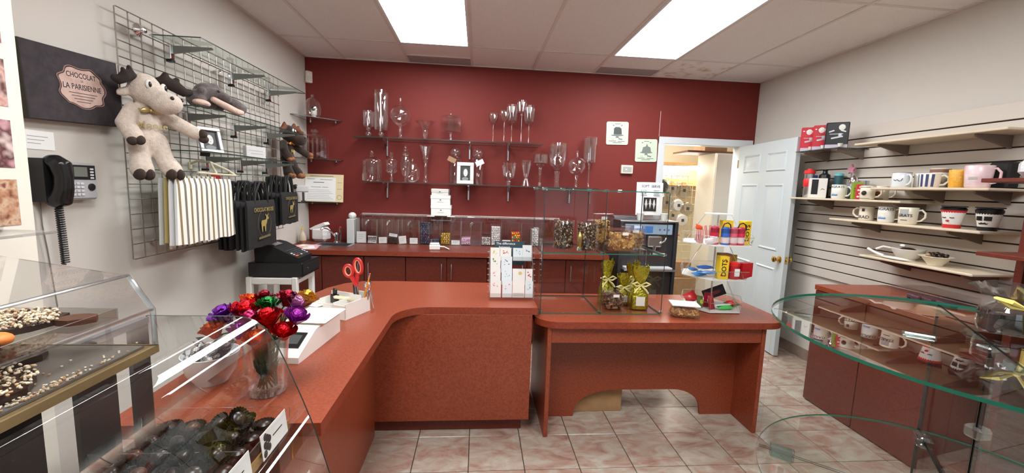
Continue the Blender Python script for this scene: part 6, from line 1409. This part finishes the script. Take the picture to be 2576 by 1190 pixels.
def face_cup(label, x, y, body, trim, kind):
    t = thing('novelty_cup', label, 'cup', (x, y, 1.3576), group='graduation cups on the slatwall shelf')
    MB().lathe([(0, 0), (.038, 0), (.039, .018), (.056, .108), (.054, .108), (.036, .01), (0, .008)], 28).build('cup', mugw, t, smooth=50)
    band(t, .0392, .0, .022, 0, 2 * pi, trim, 'base_band', r2=.0425); band(t, .0505, .085, .108, 0, 2 * pi, trim, 'top_band', r2=.0565)
    MB().lathe([(.057, .108), (.058, .116), (.05, .126), (0, .127)], 28).build('lid', M['blackp'], t); MB().obox((0, 0, .131), (.112, .112, .007), (0, 0, rad(40)), b=.002).build('mortarboard', M['blackm'], t)
    for s_ in (-1, 1):
        a = FA + s_ * .38
        if kind == 0: wrap_arc = [(.0498 * cos(a + u), .0498 * sin(a + u), .066 + .05 * u * u - .004) for u in [-.2 + .1 * q for q in range(5)]]; MB().tube(wrap_arc, .0024, 5).build('lash_print', blk2, t)
        else: band(t, .0503, .058, .082, a - .30, a + .30, M['blackp'], 'sunglass_print', r2=.0525)
    if kind == 0: MB().ell((.0468 * cos(FA), .0468 * sin(FA), .044), (.009, .009, .006), 10, 6).build('lip_print', mat('lip_red', (176, 30, 60), .4), t)
    else:
        for s_ in (-1, 1): MB().tube([(.0468 * cos(FA + u * s_), .0468 * sin(FA + u * s_), .038 + z) for u, z in ((0, .002), (.15, .005), (.32, .0), (.45, .006))], [.004, .005, .0035, .001], 6).build('moustache_print', M['blackp'], t)
    return t
face_cup('red-banded cup with closed eyes and red lips under a black cap', 2.895, 2.27, mugw, mat('cup_red', (206, 40, 44), .35), 0)
face_cup('black-banded cup with sunglasses and a moustache under a black cap', 2.925, 2.115, mugw, M['blackp'], 1)
# bowls
t = thing('soup_bowl', 'white china bowl with a handle and two spoons', 'bowl', (2.93, 2.53, 1.1126)); MB().lathe([(0, .004), (.04, .004), (.06, .02), (.092, .075), (.09, .077), (.056, .024), (0, .014)], 30).build('bowl', mugw, t, smooth=60); MB().lathe([(0, 0), (.045, 0), (.045, .006), (0, .006)], 24).build('foot', mugw, t)
MB().tube([(-.05, .05, .07), (-.09, .09, .078), (-.11, .12, .055)], [.006, .007, .008], 8).build('handle', mugw, t); MB().ell((.0, .0, .065), (.045, .045, .02)).build('filling', M['choc'], t); MB().ell((-.02, .02, .094), (.014, .018, .012)).build('pearl', mugw, t)
t = thing('spoon_rest', 'long white china spoon rest in front of the handled bowl', 'dish', (2.826, 2.545, 1.1126)); MB().ell((0, -.03, .012), (.024, .10, .010), 20, 8).tube([(0, .05, .014), (-.005, .11, .03), (-.01, .16, .05)], [.012, .009, .010], 8).build('dish', mugw, t, smooth=60)
t = thing('snack_bowl', 'cream bowl heaped with dark chocolates', 'bowl', (2.895, 2.325, 1.1126)); MB().lathe([(0, 0), (.035, 0), (.038, .006), (.07, .05), (.085, .058), (.082, .06), (.064, .05), (.03, .01), (0, .01)], 30).build('bowl', mugc, t, smooth=60)
rnd = random.Random(3); cm_ = MB().ell((0, 0, 0), (.017, .013, .012), 9, 6).mesh('chocolate_piece', M['choc']); cm2 = MB().ell((0, 0, 0), (.015, .012, .012), 9, 6).mesh('chocolate_piece', mat('tan_sweet', (170, 140, 104), .4))
for k in range(13):
    a = k * 2.4; r = .05 * math.sqrt(k / 13); o = place(cm2 if k == 9 else cm_, 'chocolate_piece', None, (2.895 + r * cos(a), 2.325 + r * sin(a), 1.1126 + .062 + .012 * (1 - r / .05)), (rnd.random(), rnd.random(), rnd.random() * 6))
    tag(o, 'tan sweet among the dark chocolates in the cream bowl' if k == 9 else 'dark chocolate heaped in the cream bowl on the lowest shelf', 'chocolate', 'chocolates in the cream bowl')
# boxed espresso sets
def espresso(label, x, y, m_, rz, w_, kind):
    t = thing('espresso_box', label, 'gift box', (x, y, 1.9126), rz, group='boxed espresso sets on the glass shelf'); h = .205
    MB().cbox(-w_ / 2, w_ / 2, -.03, .03, 0, h, .006).build('tin', m_, t); MB().box(-w_ / 2 + .003, w_ / 2 - .003, -.0306, -.03, .002, .03).build('base_band', mat('lilac_band', (196, 190, 206), .4), t, smooth=0)
    sv = mat('silver_print', (206, 206, 212), .25, .4); f = -.0312
    MB().ell((w_ * .18 if kind else w_ * .0, f, h * .80), (.022, .0015, .024), 16, 6).build('gauge_print', mugw, t)
    MB().box(-w_ * .32, w_ * .25, f, -.03, h * .54, h * .56).build('bar_print', sv, t, smooth=0); MB().obox((0, f, h * .42), (w_ * .5, .001, .012), (0, rad(-12), 0)).build('handle_print', sv, t, smooth=0)
    MB().obox((w_ * .12, f, h * .50), (.02, .001, .03)).build('group_print', sv, t, smooth=0)
    if kind:
        for s_ in (-1, 1): MB().obox((s_ * w_ * .25, f, h * .66), (.035, .001, .010), (0, s_ * rad(20), 0)).build('lever_print', sv, t, smooth=0)
    else:
        for q in range(4): MB().ell((-w_ * .34 + .022 * q, f, h * .84 - .004 * (q % 2)), (.007, .001, .005), 8, 4).build('steam_print', mugw, t)
    MB().lathe([(0, 0), (.012, 0), (.019, .026), (.017, .026), (0, .004)], 16).build('cup_print', mugw, t, loc=(w_ * .18, -.0345, .012))
re_ = mat('box_red', (196, 38, 56), .35)
espresso('red boxed espresso set nearest the open door', 2.875, 3.44, re_, rad(-38), .115, 0); espresso('red boxed espresso set beside the black one', 2.875, 3.31, re_, rad(-38), .115, 0); espresso('black boxed espresso set on the glass shelf', 2.87, 3.15, mat('box_black', (26, 26, 28), .3), rad(-38), .15, 1)
# the crowded shelf by the door
Z2 = 1.5116
t = thing('boxed_tumbler', 'white box with blue and red panels at the door end of the shelf', 'box', (2.97, 3.452, Z2), rad(-30)); MB().cbox(-.03, .03, -.03, .03, 0, .20, .002).build('carton', mugw, t); MB().box(-.028, .028, -.0306, -.03, .16, .198).build('blue_panel', mat('panel_blue', (50, 80, 170), .4), t, smooth=0); MB().box(-.028, .028, -.0306, -.03, .05, .15).build('red_panel', mat('panel_red', (226, 70, 50), .4), t, smooth=0)
t = thing('steel_tumbler', 'steel tumbler with a red silicone sleeve and lid', 'tumbler', (2.89, 3.40, Z2)); MB().lathe([(0, 0), (.033, 0), (.035, .004), (.037, .235), (0, .235)], 24).build('steel_body', M['steel'], t); rs_ = mat('red_silicone', (222, 42, 42), .5)
MB().lathe([(.0372, .095), (.040, .10), (.041, .16), (.038, .165)], 24).build('sleeve', rs_, t); MB().lathe([(.0375, .205), (.042, .21), (.042, .235), (.036, .238), (.02, .24), (.018, .25), (0, .252)], 24).build('lid', rs_, t)
t = thing('coffee_press_box', 'white box showing a black coffee press', 'box', (2.88, 3.29, Z2), rad(-35)); MB().cbox(-.062, .062, -.04, .04, 0, .165, .003).build('carton', mugw, t); MB().box(-.045, .0, -.0407, -.04, .03, .155).build('press_print', M['blackp'], t, smooth=0); MB().box(.0621, .0627, -.035, .035, .01, .155).build('side_panel', mat('grey_side', (176, 180, 186), .4), t, smooth=0); MB().tube([(.02, -.041, .07), (.03, -.041, .08), (.045, -.041, .07)], .002, 5).build('print', blk2, t)
t = thing('coffee_press', 'black coffee press behind the white boxes', 'coffee press', (2.985, 3.345, Z2), pi); MB().lathe([(0, 0), (.04, 0), (.04, .16), (.045, .165), (.04, .20), (.02, .212), (.016, .23), (.022, .24), (0, .246)], 20).build('pot', M['blackp'], t); MB().tube([(-.035, -.03, .15), (-.07, -.05, .17), (-.075, -.055, .12), (-.04, -.03, .10)], .008, 8).build('handle', M['blackp'], t)
t = thing('travel_mug', 'teal-topped travel mug behind the coffee press box', 'tumbler', (3.015, 3.235, Z2)); MB().lathe([(0, 0), (.03, 0), (.032, .19), (0, .19)], 20).build('body', mat('dark_teal', (44, 84, 92), .4), t); MB().lathe([(.033, .19), (.033, .205), (.02, .215), (0, .218)], 20).build('lid', mat('teal_lid', (110, 190, 196), .4), t)
t = thing('star_ornament', 'pink star ornament above the crowded shelf', 'ornament', (3.02, 3.13, Z2)); MB().prism([(.042 * (1 if k % 2 == 0 else .5) * cos(k * pi / 5 + .3), .24 + .042 * (1 if k % 2 == 0 else .5) * sin(k * pi / 5 + .3)) for k in range(10)], 0, -.008, .008).build('star', mat('dusty_pink', (196, 128, 150), .5), t, smooth=0); MB().cyl((0, 0, 0), (0, 0, .22), .006, n=8).cyl((0, 0, 0), (0, 0, .008), .03, n=14).build('stand', M['steel'], t)
t = thing('sugar_shaker', 'chrome sugar shaker behind the CONGRATS mug', 'shaker', (2.975, 3.055, Z2)); MB().lathe([(0, 0), (.03, 0), (.032, .12), (.028, .13)], 20).build('glass_body', mat('grey_glass', (128, 132, 138), .15), t); MB().lathe([(.031, .12), (.033, .15), (.02, .175), (.008, .18), (0, .19)], 20).build('cap', M['chrome'], t)
t = thing('spice_jar', 'brown filled jar with a steel lid behind the mugs', 'jar', (2.99, 2.985, Z2)); MB().lathe([(0, 0), (.038, 0), (.04, .01), (.04, .10), (.036, .11)], 20).build('jar_body', mat('brown_contents', (150, 124, 96), .35), t); MB().lathe([(.039, .11), (.04, .145), (0, .146)], 20).build('lid', M['steel'], t)
t = thing('green_tin', 'tall lime green tin with dark script', 'tin', (2.895, 2.935, Z2), rad(-35)); MB().cbox(-.03, .03, -.03, .03, 0, .13, .003).build('tin', mat('lime_green', (136, 168, 40), .4), t); [squiggle(t, [(-.022 + .0055 * q, -.0306, .09 - .026 * w2 + .008 * ((q * 3 + w2) % 3 - 1)) for q in range(9)], .0014, blk2) for w2 in range(2)]
t = thing('red_card_box', 'narrow red card box beside the lime green tin', 'box', (2.858, 2.878, Z2), rad(-35)); MB().cbox(-.018, .018, -.02, .02, 0, .112, .002).build('carton', re_, t)
for k in range(4): MB().ell((-.006 + .009 * (k % 2), -.0206, .02 + .024 * k), (.009, .0006, .007), 8, 4).build('figure_print', mugw, t)

# ================================================================ ON THE ROUND GLASS STAND AND PLINTH
t = thing('cellophane_gift', 'dark gift basket in cellophane with a yellow bow', 'gift', (2.15, 1.42, 1.0006), rad(-35))
MB().cbox(-.085, .085, -.06, .06, 0, .085, .008).build('gift_block', mat('dark_gift', (44, 32, 32), .4, col2=(74, 54, 50), nscale=24), t)
cb_ = MB(); rnd = random.Random(8); vs = []; fs = []; n_ = 24
rows = [(0.001, .10, .075), (.03, .105, .08), (.09, .10, .075), (.12, .06, .05), (.135, .05, .045), (.16, .10, .06), (.19, .13, .07)]
for j, (z, a_, b_) in enumerate(rows):
    for i in range(n_):
        q = 2 * pi * i / n_; k = rnd.uniform(.85, 1.15) if j > 2 else rnd.uniform(.97, 1.03); vs.append((a_ * k * cos(q), b_ * k * sin(q), z + (rnd.uniform(-.02, .02) if j > 4 else 0)))
for j in range(len(rows) - 1):
    for i in range(n_): fs.append((j * n_ + i, j * n_ + (i + 1) % n_, (j + 1) * n_ + (i + 1) % n_, (j + 1) * n_ + i))
cb_.add(vs, fs).build('cellophane', glass('cellophane', (.66, .64, .64), .16, .6, 2.0, .05), t, smooth=25)
yr = mat('yellow_ribbon', (232, 214, 120), .4)
MB().tube([(-.0, -.085, .115), (-.05, -.10, .14), (-.09, -.10, .15), (-.05, -.09, .12), (0, -.085, .113)], [.004, .010, .011, .009, .004], 6).tube([(0, -.085, .115), (.03, -.10, .16), (.045, -.10, .165), (.02, -.09, .13)], [.004, .010, .009, .004], 6).tube([(0, -.088, .112), (.05, -.10, .10), (.10, -.09, .09)], [.004, .010, .009], 6).tube([(.0, -.088, .11), (.01, -.092, .07), (.012, -.09, .012)], [.005, .010, .011], 6).ell((0, -.09, .114), .012, 8, 6).build('bow', yr, t)
t = thing('acrylic_riser', 'clear acrylic riser box on the plinth cabinet', 'display box', (2.86, 2.28, .8826), rad(-8)); MB().box(-.12, .12, -.16, .16, .001, .075).build('shell', M['acrylic'], t, smooth=0); MB().tube([(-.12, -.16, .075), (-.12, .16, .075)], .003, 6).build('edge_strip', M['acredge'], t)
rnd = random.Random(2)
for k in range(6): tag(MB().cbox(-.04, .04, -.025, .025, 0, .03, .006).build('wrapped_bar', mat('plum_wrap', (78, 56, 66), .35), None, loc=(2.83 + .02 * (k % 2), 2.165 + .042 * k, .8846), rot=(0, 0, rad(rnd.uniform(-12, 12)))), 'plum wrapped bar under the clear acrylic riser, %s from its open end' % ('first', 'second', 'third', 'fourth', 'fifth', 'sixth')[k], 'candy', 'wrapped bars under the riser')
t = thing('white_tag', 'small white tag on the lower glass shelf', 'tag', (2.06, 1.02, .3006)); MB().cbox(-.02, .02, -.012, .012, 0, .012, .003).build('tag', mugw, t)

# ================================================================ CHOCOLATE CASE CONTENTS
def flute(n=44, r0=.017, r1=.029, h=.020):
    vs = []; fs = []
    for r, z in ((r0, 0), (r1, h)):
        for i in range(n): k = 1 + (.055 if i % 2 else -.055); a = 2 * pi * i / n; vs.append((r * k * cos(a), r * k * sin(a), z))
    for i in range(n): fs.append((i, (i + 1) % n, n + (i + 1) % n, n + i))
    fs.append(tuple(reversed(range(n)))); return MB().add(vs, fs)
cupme = flute().mesh('paper_cup', M['cup'], 0)
chm = [MB().lathe([(0, .002), (.014, .002), (.018, .010), (.017, .018), (.011, .023), (0, .025)], 18).mesh('praline', M['choc']), MB().ell((0, 0, .012), (.019, .015, .013), 14, 9).tube([(.016 * cos(a), .006 * sin(3 * a), .0235) for a in [q * .35 - 1.2 for q in range(8)]], .0016, 5).mesh('praline', M['choc']),
       MB().ell((0, 0, .013), (.016, .016, .013), 14, 9).mesh('praline', mat('milk_chocolate', (84, 48, 32), .3))]
CL = ['round-topped dark praline in a fluted cup on the upper case shelf', 'ridged dark praline in a fluted cup on the upper case shelf', 'milk chocolate praline in a fluted cup on the upper case shelf']
rnd = random.Random(21); nput = 0
def choc_at(x, y, z, k, rx=0, ry=0, lab=None, grp='pralines in the display case'):
    t = thing('praline', lab or CL[k], 'chocolate', (x, y, z), rot=(rx, ry, rnd.random() * 6), group=grp)
    place(cupme, 'paper_cup', t, (0, 0, 0)); place(chm[k], 'praline_body', t, (0, 0, .001))
for r in range(13):
    for c in range(5):
        x = -.566 - c * .060; y = 1.095 - r * .061
        choc_at(x + rnd.uniform(-.003, .003), y + rnd.uniform(-.003, .003), .8358, (0 if c < 3 else (1 if (c + r) % 3 else 2)), 0, 0)
for r in range(10):
    for c in range(2):
        choc_at(-.596 - c * .060 + rnd.uniform(-.006, .006), 1.065 - r * .066, .8358 + .032, rnd.choice((0, 1)), rnd.uniform(-.7, .7), rnd.uniform(-.5, .8), 'praline tipped over on the heap at the front of the upper case shelf')
for r in range(3): choc_at(-.605, 1.03 - r * .10, .8358 + .066, 0, .9, .5, 'praline lying topmost on the heap at the front of the upper shelf')
for r in range(5):
    for c in range(2): choc_at(-.505 - c * .060, 1.10 - r * .061, .6458, 0, 0, 0, 'round-topped dark praline in a fluted cup on the lower case shelf')
# tray rails and price cards
ag = 'clear tray rails in the display case'
for k, (y, lb) in enumerate(((1.125, 'clear tray rail at the far glass of the chocolate case'), (.93, 'clear tray rail behind the second price card'), (.74, 'clear tray rail close to the case door'))):
    t = thing('tray_rail', lb, 'tray rail', (-.865, y, .8354), group=ag); MB().box(0, .335, 0, .003, .0, .05, faces=[1, 1, 0, 0, 1, 1]).build('rail', [M['acrylic'], M['acredge']], t, smooth=0)
t = thing('front_lip', 'clear plastic price rail along the upper case shelf', 'price rail', (-.5215, .2, .815)); MB().box(0, .003, 0, .94, .0, .062, faces=[0, 0, 1, 1, 1, 1]).build('rail', [M['acrylic'], M['acredge']], t, smooth=0); MB().box(.003, .012, 0, .94, 0, .003).build('lip', M['acrylic'], t, smooth=0)
def price_card(label, y0, y1, z, x=-.5155):
    t = thing('price_card', label, 'price card', (x, y0, z), rot=(0, rad(-6), 0), group='price cards in the display case'); w_ = y1 - y0
    MB().box(0, .0015, 0, w_, 0, .066).build('card', M['paper'], t, smooth=0)
    ph = MB()
    for q in range(7): ph.ell((.0016, w_ * .10 + w_ * .22 * ((q * 5) % 7) / 7, .012 + .040 * q / 6), (.0008, w_ * .07, .010), 9, 5)
    ph.build('photo_print', mat('photo_hair', (52, 52, 54), .5), t); MB().box(.0016, .002, w_ * .42, w_ * .80, .034, .037).build('rule_print', blk2, t, smooth=0)
price_card('white price card at the far end of the upper case shelf', .985, 1.115, .820); price_card('white price card second along the upper case shelf', .795, .935, .820); price_card('white price card third along the upper case shelf', .60, .735, .820)
price_card('white price card at the end of the lower case shelf', 1.00, 1.12, .632, -.4555)

# ================================================================ ACRYLIC BARK BIN ON THE CASE
BX, BY0, BY1, BZ = -.674, .16, .90, 1.1415
t = thing('bark_bin', 'clear acrylic bin of chocolate bark on top of the case', 'display bin', (0, 0, 0))
MB().box(-1.04, BX, BY0, BY1, BZ, BZ + .016).build('base_board', mat('brown_base_board', (118, 98, 64), .5, col2=(104, 84, 54), nscale=20), t, smooth=0)
pf = [(BX - .004, BZ + .016), (BX - .004, 1.236), (-.722, 1.308), (-1.03, 1.356), (-1.035, 1.356), (-1.035, BZ + .016)]
MB().prism(pf, 1, BY1 - .008, BY1 - .003, 0, 1).build('end_panel', [M['acrylic'], M['fold']], t, smooth=0); MB().prism(pf, 1, BY0 + .003, BY0 + .008, 0, 1).build('end_panel', [M['acrylic'], M['fold']], t, smooth=0)
for nm, p, q in (('front_panel', pf[0], pf[1]), ('slope_panel', pf[1], pf[2]), ('top_panel', pf[2], pf[3])):
    MB().add([(p[0], BY0 + .008, p[1]), (q[0], BY0 + .008, q[1]), (q[0], BY1 - .008, q[1]), (p[0], BY1 - .008, p[1])], [(0, 1, 2, 3)]).build(nm, M['acrylic'], t, smooth=0)
for p in (pf[1], pf[2]): MB().cyl((p[0], BY0 + .004, p[1]), (p[0], BY1 - .004, p[1]), .0035, n=8).build('fold_strip', M['fold'], t)
MB().tube([(pf[0][0], BY1 - .004, pf[0][1]), (pf[1][0], BY1 - .004, pf[1][1]), (pf[2][0], BY1 - .004, pf[2][1])], .005, 8).build('fold_strip', M['fold'], t)
trm = mat('grey_tray', (112, 106, 100), .4, .3)
MB().box(-1.02, -.725, BY0 + .02, BY1 - .03, 1.222, 1.226, faces=[1, 1, 1, 1, 0, 0]).box(-.728, -.725, BY0 + .02, BY1 - .03, 1.226, 1.246, faces=[0, 0, 1, 1, 1, 1]).box(-1.02, -.728, BY1 - .033, BY1 - .03, 1.226, 1.246, faces=[1, 1, 0, 0, 1, 1]).build('upper_tray', [glass('clear_grey_tray', (.86, .85, .83), .06, .5, 3.0), M['fold']], t, smooth=0)
for x in (-1.015, -.735):
    for y in (BY0 + .03, BY1 - .05): MB().box(x, x + .006, y, y + .006, BZ + .016, 1.222).build('tray_leg', M['acrylic'], t, smooth=0)
MB().box(-1.02, -.688, BY0 + .02, BY1 - .02, BZ + .017, BZ + .021).build('lower_tray', trm, t, smooth=0)
nutm = [mat('almond_cream', (222, 202, 172), .6), mat('hazel_tan', (196, 158, 116), .6), mat('white_choc', (232, 220, 196), .5), mat('choc_bit', (66, 42, 32), .4)]
def bark(label, x, y, z, sx, sy, rz, nn, seed, flat=None):
    t = thing('chocolate_bark', label, 'chocolate', (x, y, z), rz, group='slabs of bark in the acrylic bin'); rnd = random.Random(seed)
    pts = []
    for k in range(9): a = 2 * pi * k / 9; q = rnd.uniform(.75, 1.1); pts.append((sx / 2 * q * cos(a), sy / 2 * q * sin(a)))
    MB().prism(pts, 2, 0.0005, .012).build('slab', M['choc'] if not flat else flat, t, smooth=0)
    if nn:
        mb = MB()
        for k in range(nn * 10): a = rnd.random() * 2 * pi; q = math.sqrt(rnd.random()) * .86; mb.ell((sx / 2 * q * cos(a), sy / 2 * q * sin(a), .013 + rnd.random() * .012), (rnd.uniform(.0028, .0046), .0025, .0021), 6, 4, (0, 0, 1, 2, 2, 0, 3)[rnd.randrange(7)], rot=(rnd.random(), rnd.random(), rnd.random() * 6))
        o = mb.build('nut_topping', nutm, t); o['kind'] = 'stuff'
ZU = 1.2265
bark('nut-topped bark slab at the far end of the upper tray', -.86, .80, ZU, .17, .13, .3, 60, 1); bark('nut-topped bark slab in the middle of the upper tray', -.84, .66, ZU, .17, .15, -.2, 70, 2); bark('nut-topped bark slab near the window end of the upper tray', -.86, .50, ZU, .18, .15, .5, 70, 3)
bark('nut-topped bark slab against the rear of the upper tray', -.965, .66, ZU, .12, .14, 1, 50, 4); bark('small bark slab piled on the middle slab', -.90, .71, ZU + .034, .12, .10, .8, 40, 5); bark('plain brown chocolate slab beside the nut bark', -.775, .835, ZU, .07, .05, .1, 0, 6, MATS['milk_chocolate'])
bark('bark slab with white chunks lying in the lower tray', -.76, .66, BZ + .0215, .13, .20, .3, 36, 7); bark('dark bark slab deep in the lower tray', -.92, .56, BZ + .0215, .15, .22, -.4, 10, 8); bark('bark slab low in the bin by the far end', -.86, .79, BZ + .0215, .12, .10, .9, 8, 9)
for k, (x, y, z) in enumerate(((-.79, .60, ZU + .016), (-.765, .56, ZU + .014), (-.78, .71, ZU + .014))): tag(MB().ell((0, 0, 0), (.022, .018, .012), 14, 9).build('dried_apricot', mat('apricot', (226, 126, 50), .5) if k != 1 else mat('pale_apricot', (222, 172, 110), .5), None, loc=(x, y, z)), ('bright orange dried apricot on the bark', 'pale dried apricot beside the bright one', 'dried apricot near the end of the upper tray')[k], 'dried fruit', 'dried apricots in the bark bin')
mb = MB(); rnd = random.Random(4)
for k in range(170):
    y = rnd.uniform(.45, .85); x = -.698 + rnd.gauss(0, .006) - (.0 if rnd.random() < .8 else rnd.random() * .06); x = min(x, -.6905); y = .66 + rnd.gauss(0, .08) if rnd.random() < .7 else y; mb.obox((x, y, BZ + .0235), (.0032, .0026, .002), (0, 0, rnd.random() * 3), rnd.randrange(3))
tag(mb.build('nut_crumbs', nutm, None, smooth=0), 'nut crumbs scattered along the bin base', 'crumbs', kind='stuff')
tag(MB().cbox(-.16, .16, -.012, .012, 0, .012, .004).build('tongs_rest', M['blackp'], None, loc=(-.90, .60, 1.348), rot=(0, rad(-1), rad(80))), 'black serving tool lying on the bin lid', 'tool')

# ================================================================ STORAGE ROOM BEYOND THE DOORWAY
t = thing('tube_lamp', 'glowing fluorescent tube under the storage shelf', 'lamp', (2.92, 5.75, 1.87), rad(-4))
MB().cyl((-.35, 0, 0), (.45, 0, 0), .02, n=12).build('tube', emit('tube_glow', (1, .96, .86), 60.0), t); MB().cbox(-.36, .46, -.03, .03, .02, .05, .006).build('housing', M['white'], t)
t = thing('storage_cupboard', 'tall cream cupboard in the storage room', 'cupboard', (2.985, 5.0, 0)); MB().box(0, .90, .02, .45, 0, 2.03).build('body', mat('cupboard_cream', (224, 218, 200), .5), t, smooth=0)
for a, b in ((.002, .37), (.385, .75)): MB().cbox(a, b, 0, .019, .03, 2.02, .003).build('door', MATS['cupboard_cream'], t)
t = thing('storage_fill_light', 'added fill light panel on the storage room ceiling', 'ceiling light', (2.2, 5.3, 2.75)); MB().box(-.3, .3, -.5, .5, -.03, 0).build('housing', M['white'], t, smooth=0); MB().box(-.28, .28, -.48, .48, -.034, -.0305).build('diffuser', lampm, t, smooth=0)  # unseen fill lamp, added to brighten the storage room
t = thing('storage_shelf', 'dark wooden shelf above the storage cupboard', 'shelf', (2.62, 5.05, 2.0315)); MB().cbox(0, 1.2, 0, .40, 0, .025, .003).build('board', mat('dark_wood', (104, 72, 48), .6), t); MB().cbox(.25, .55, .05, .35, .026, .20, .004).build('carton', M['cardboard'], t)
t = thing('storage_shelf', 'orange wooden shelf carrying the tube lamp', 'shelf', (2.55, 5.70, 1.93)); MB().cbox(0, 1.0, .0, .598, -.01, .015, .003).build('board', mat('orange_wood', (206, 150, 84), .6), t)
t = thing('storage_shelf', 'orange wooden shelf behind the hanging moulds', 'shelf', (2.35, 5.85, 1.62)); MB().cbox(0, 1.3, 0, .448, 0, .10, .003).build('board', MATS['orange_wood'], t)
t = thing('storage_grid', 'white wire grid hung with kitchen moulds in the storage room', 'grid panel', (2.28, 5.55, .30))
ww = mat('white_wire', (222, 220, 212), .4); gv = MB().cyl((0, 0, 0), (0, 0, 1.45), .004, n=6).mesh('wire', ww); gh = MB().cyl((0, 0, 0), (.95, 0, 0), .004, n=6).mesh('wire', ww)
for k in range(13): place(gv, 'wire', t, (k * .95 / 12, 0, 0))
for k in range(16): place(gh, 'wire', t, (0, -.006, k * 1.45 / 15))
rnd = random.Random(12); pm = [glass('mould_clear', (.78, .78, .76), .12, .5, 2.0, .1), glass('mould_grey', (.62, .62, .60), .12, .5, 2.0, .1), mat('mould_dark', (66, 70, 66), .3), mat('mould_white', (224, 222, 214), .3)]
pos = [(2.40, 1.56, .10, 0), (2.52, 1.60, .10, 2), (2.66, 1.57, .11, 0), (2.84, 1.55, .12, 1), (2.60, 1.38, .12, 1), (2.46, 1.28, .13, 0), (2.78, 1.34, .09, 3), (2.70, 1.20, .09, 0), (2.90, 1.30, .10, 1), (2.58, 1.15, .08, 3), (2.40, 1.12, .09, 1), (2.84, 1.14, .09, 3)]
for k, (x, z, r, m_) in enumerate(pos):
    t = thing('round_mould', ('round clear mould', 'round dark mould', 'round grey mould', 'round white mould')[(0, 2, 1, 3)[m_] if m_ != 2 else 1] + ' hanging on the storage grid, ' + ('top row by the casing', 'top row second', 'top row third', 'top row by the cupboard', 'big one in the second row', 'biggest by the casing', 'small one in the second row', 'small one low in the middle', 'second row by the cupboard', 'little one in the low row', 'low row by the casing', 'low row by the cupboard')[k], 'mould', (x, 5.52 - .012 * (k % 3), z), rot=(pi / 2 + rnd.uniform(-.1, .1), rnd.uniform(-.2, .2), 0), group='moulds on the storage grid')
    MB().lathe([(r, 0), (r * .98, .008), (r * .9, .012), (r * .8, .03), (r * .4, .036), (0, .036)], 22).build('dish', pm[m_], t); MB().cbox(-.02, .02, -.02, .02, .037, .042, .003).build('label', pm[2] if k != 9 else mat('mould_red', (170, 50, 44), .4), t)
for k in range(6):
    t = thing('whisk', 'wire whisk %s in the storage room utensil row' % ('first', 'second', 'third', 'fourth', 'fifth', 'sixth')[k], 'whisk', (2.48 + .085 * k, 5.50, .98), group='utensils on the storage grid'); MB().cyl((0, 0, .12), (0, 0, .24), .010, n=8).build('handle', pm[3] if k % 2 else M['steel'], t)
    for q in range(3): a = q * pi / 3; MB().tube([(.0, 0, .12), (.03 * cos(a), .03 * sin(a), .06), (.022 * cos(a), .022 * sin(a), .01), (0, 0, 0)], .002, 5).build('wire_loop', M['steel'], t)
cw = [((236, 190, 60), 'yellow'), ((226, 110, 40), 'orange'), ((190, 190, 60), 'lime'), ((180, 60, 40), 'red'), ((90, 110, 50), 'green'), ((220, 160, 50), 'amber')]
for k in range(6):
    packet('%s stock bag hanging on the lower storage grid' % cw[k][1], 2.46 + .10 * (k % 3) + .03 * (k // 3), 5.49, .55 + .15 * (k // 3), .10, .14, (rad(-4), 0, 0), mat('stock_' + cw[k][1], cw[k][0], .4), group='stock bags on the storage grid', name='stock_bag')
for k in range(4):
    t = thing('stock_tray', 'flat %s packet in the stack below the utensils' % ('golden', 'amber', 'cream', 'rust')[k], 'packet', (2.62 + .01 * k, 5.44, .86 + .022 * k), rad(3 * k), group='flat packets stacked in the storage room'); MB().cbox(-.13, .13, -.06, .04, 0, .020, .006).build('packet', mat('flat_%d' % k, ((226, 180, 70), (206, 140, 60), (230, 210, 160), (190, 100, 50))[k], .4), t)
t = thing('storage_rack', 'white wire shelf holding flat packets in the storage room', 'shelf', (2.62, 5.44, .85)); MB().cbox(-.16, .16, -.08, .10, -.008, .0095, .002).build('rack', ww, t)
t = thing('cardboard_box', 'open cardboard box on the storage room floor', 'box', (2.64, 5.15, 0.0005), rad(8)); MB().cbox(-.2, .2, -.16, .16, 0, .42, .004).build('carton', M['cardboard'], t)
t = thing('cardboard_box', 'smaller cardboard box stacked on the storage room carton', 'box', (2.66, 5.17, .4215), rad(-8)); MB().cbox(-.14, .14, -.12, .12, 0, .2, .004).build('carton', M['cardboard'], t)

# ---- sheet glass reflects on one of its two faces only, so that panes do not mirror themselves endlessly
clear = bpy.data.materials.new('clear_pass'); clear.use_nodes = True
N_ = clear.node_tree.nodes; N_.remove(N_['Principled BSDF']); T_ = N_.new('ShaderNodeBsdfTransparent'); clear.node_tree.links.new(T_.outputs[0], N_['Material Output'].inputs['Surface'])
SHEETS = {'clear_glass', 'table_glass', 'clear_acrylic', 'shelf_glass', 'wall_shelf_glass', 'smoked_glass', 'clear_grey_tray'}
for me in bpy.data.meshes:
    if len(me.materials) and me.materials[0] and me.materials[0].name in SHEETS:
        f0 = [p for p in me.polygons if p.material_index == 0]
        if len(f0) == 2 and f0[0].normal.dot(f0[1].normal) < -.95:
            me.materials.append(clear); f0[1].material_index = len(me.materials) - 1
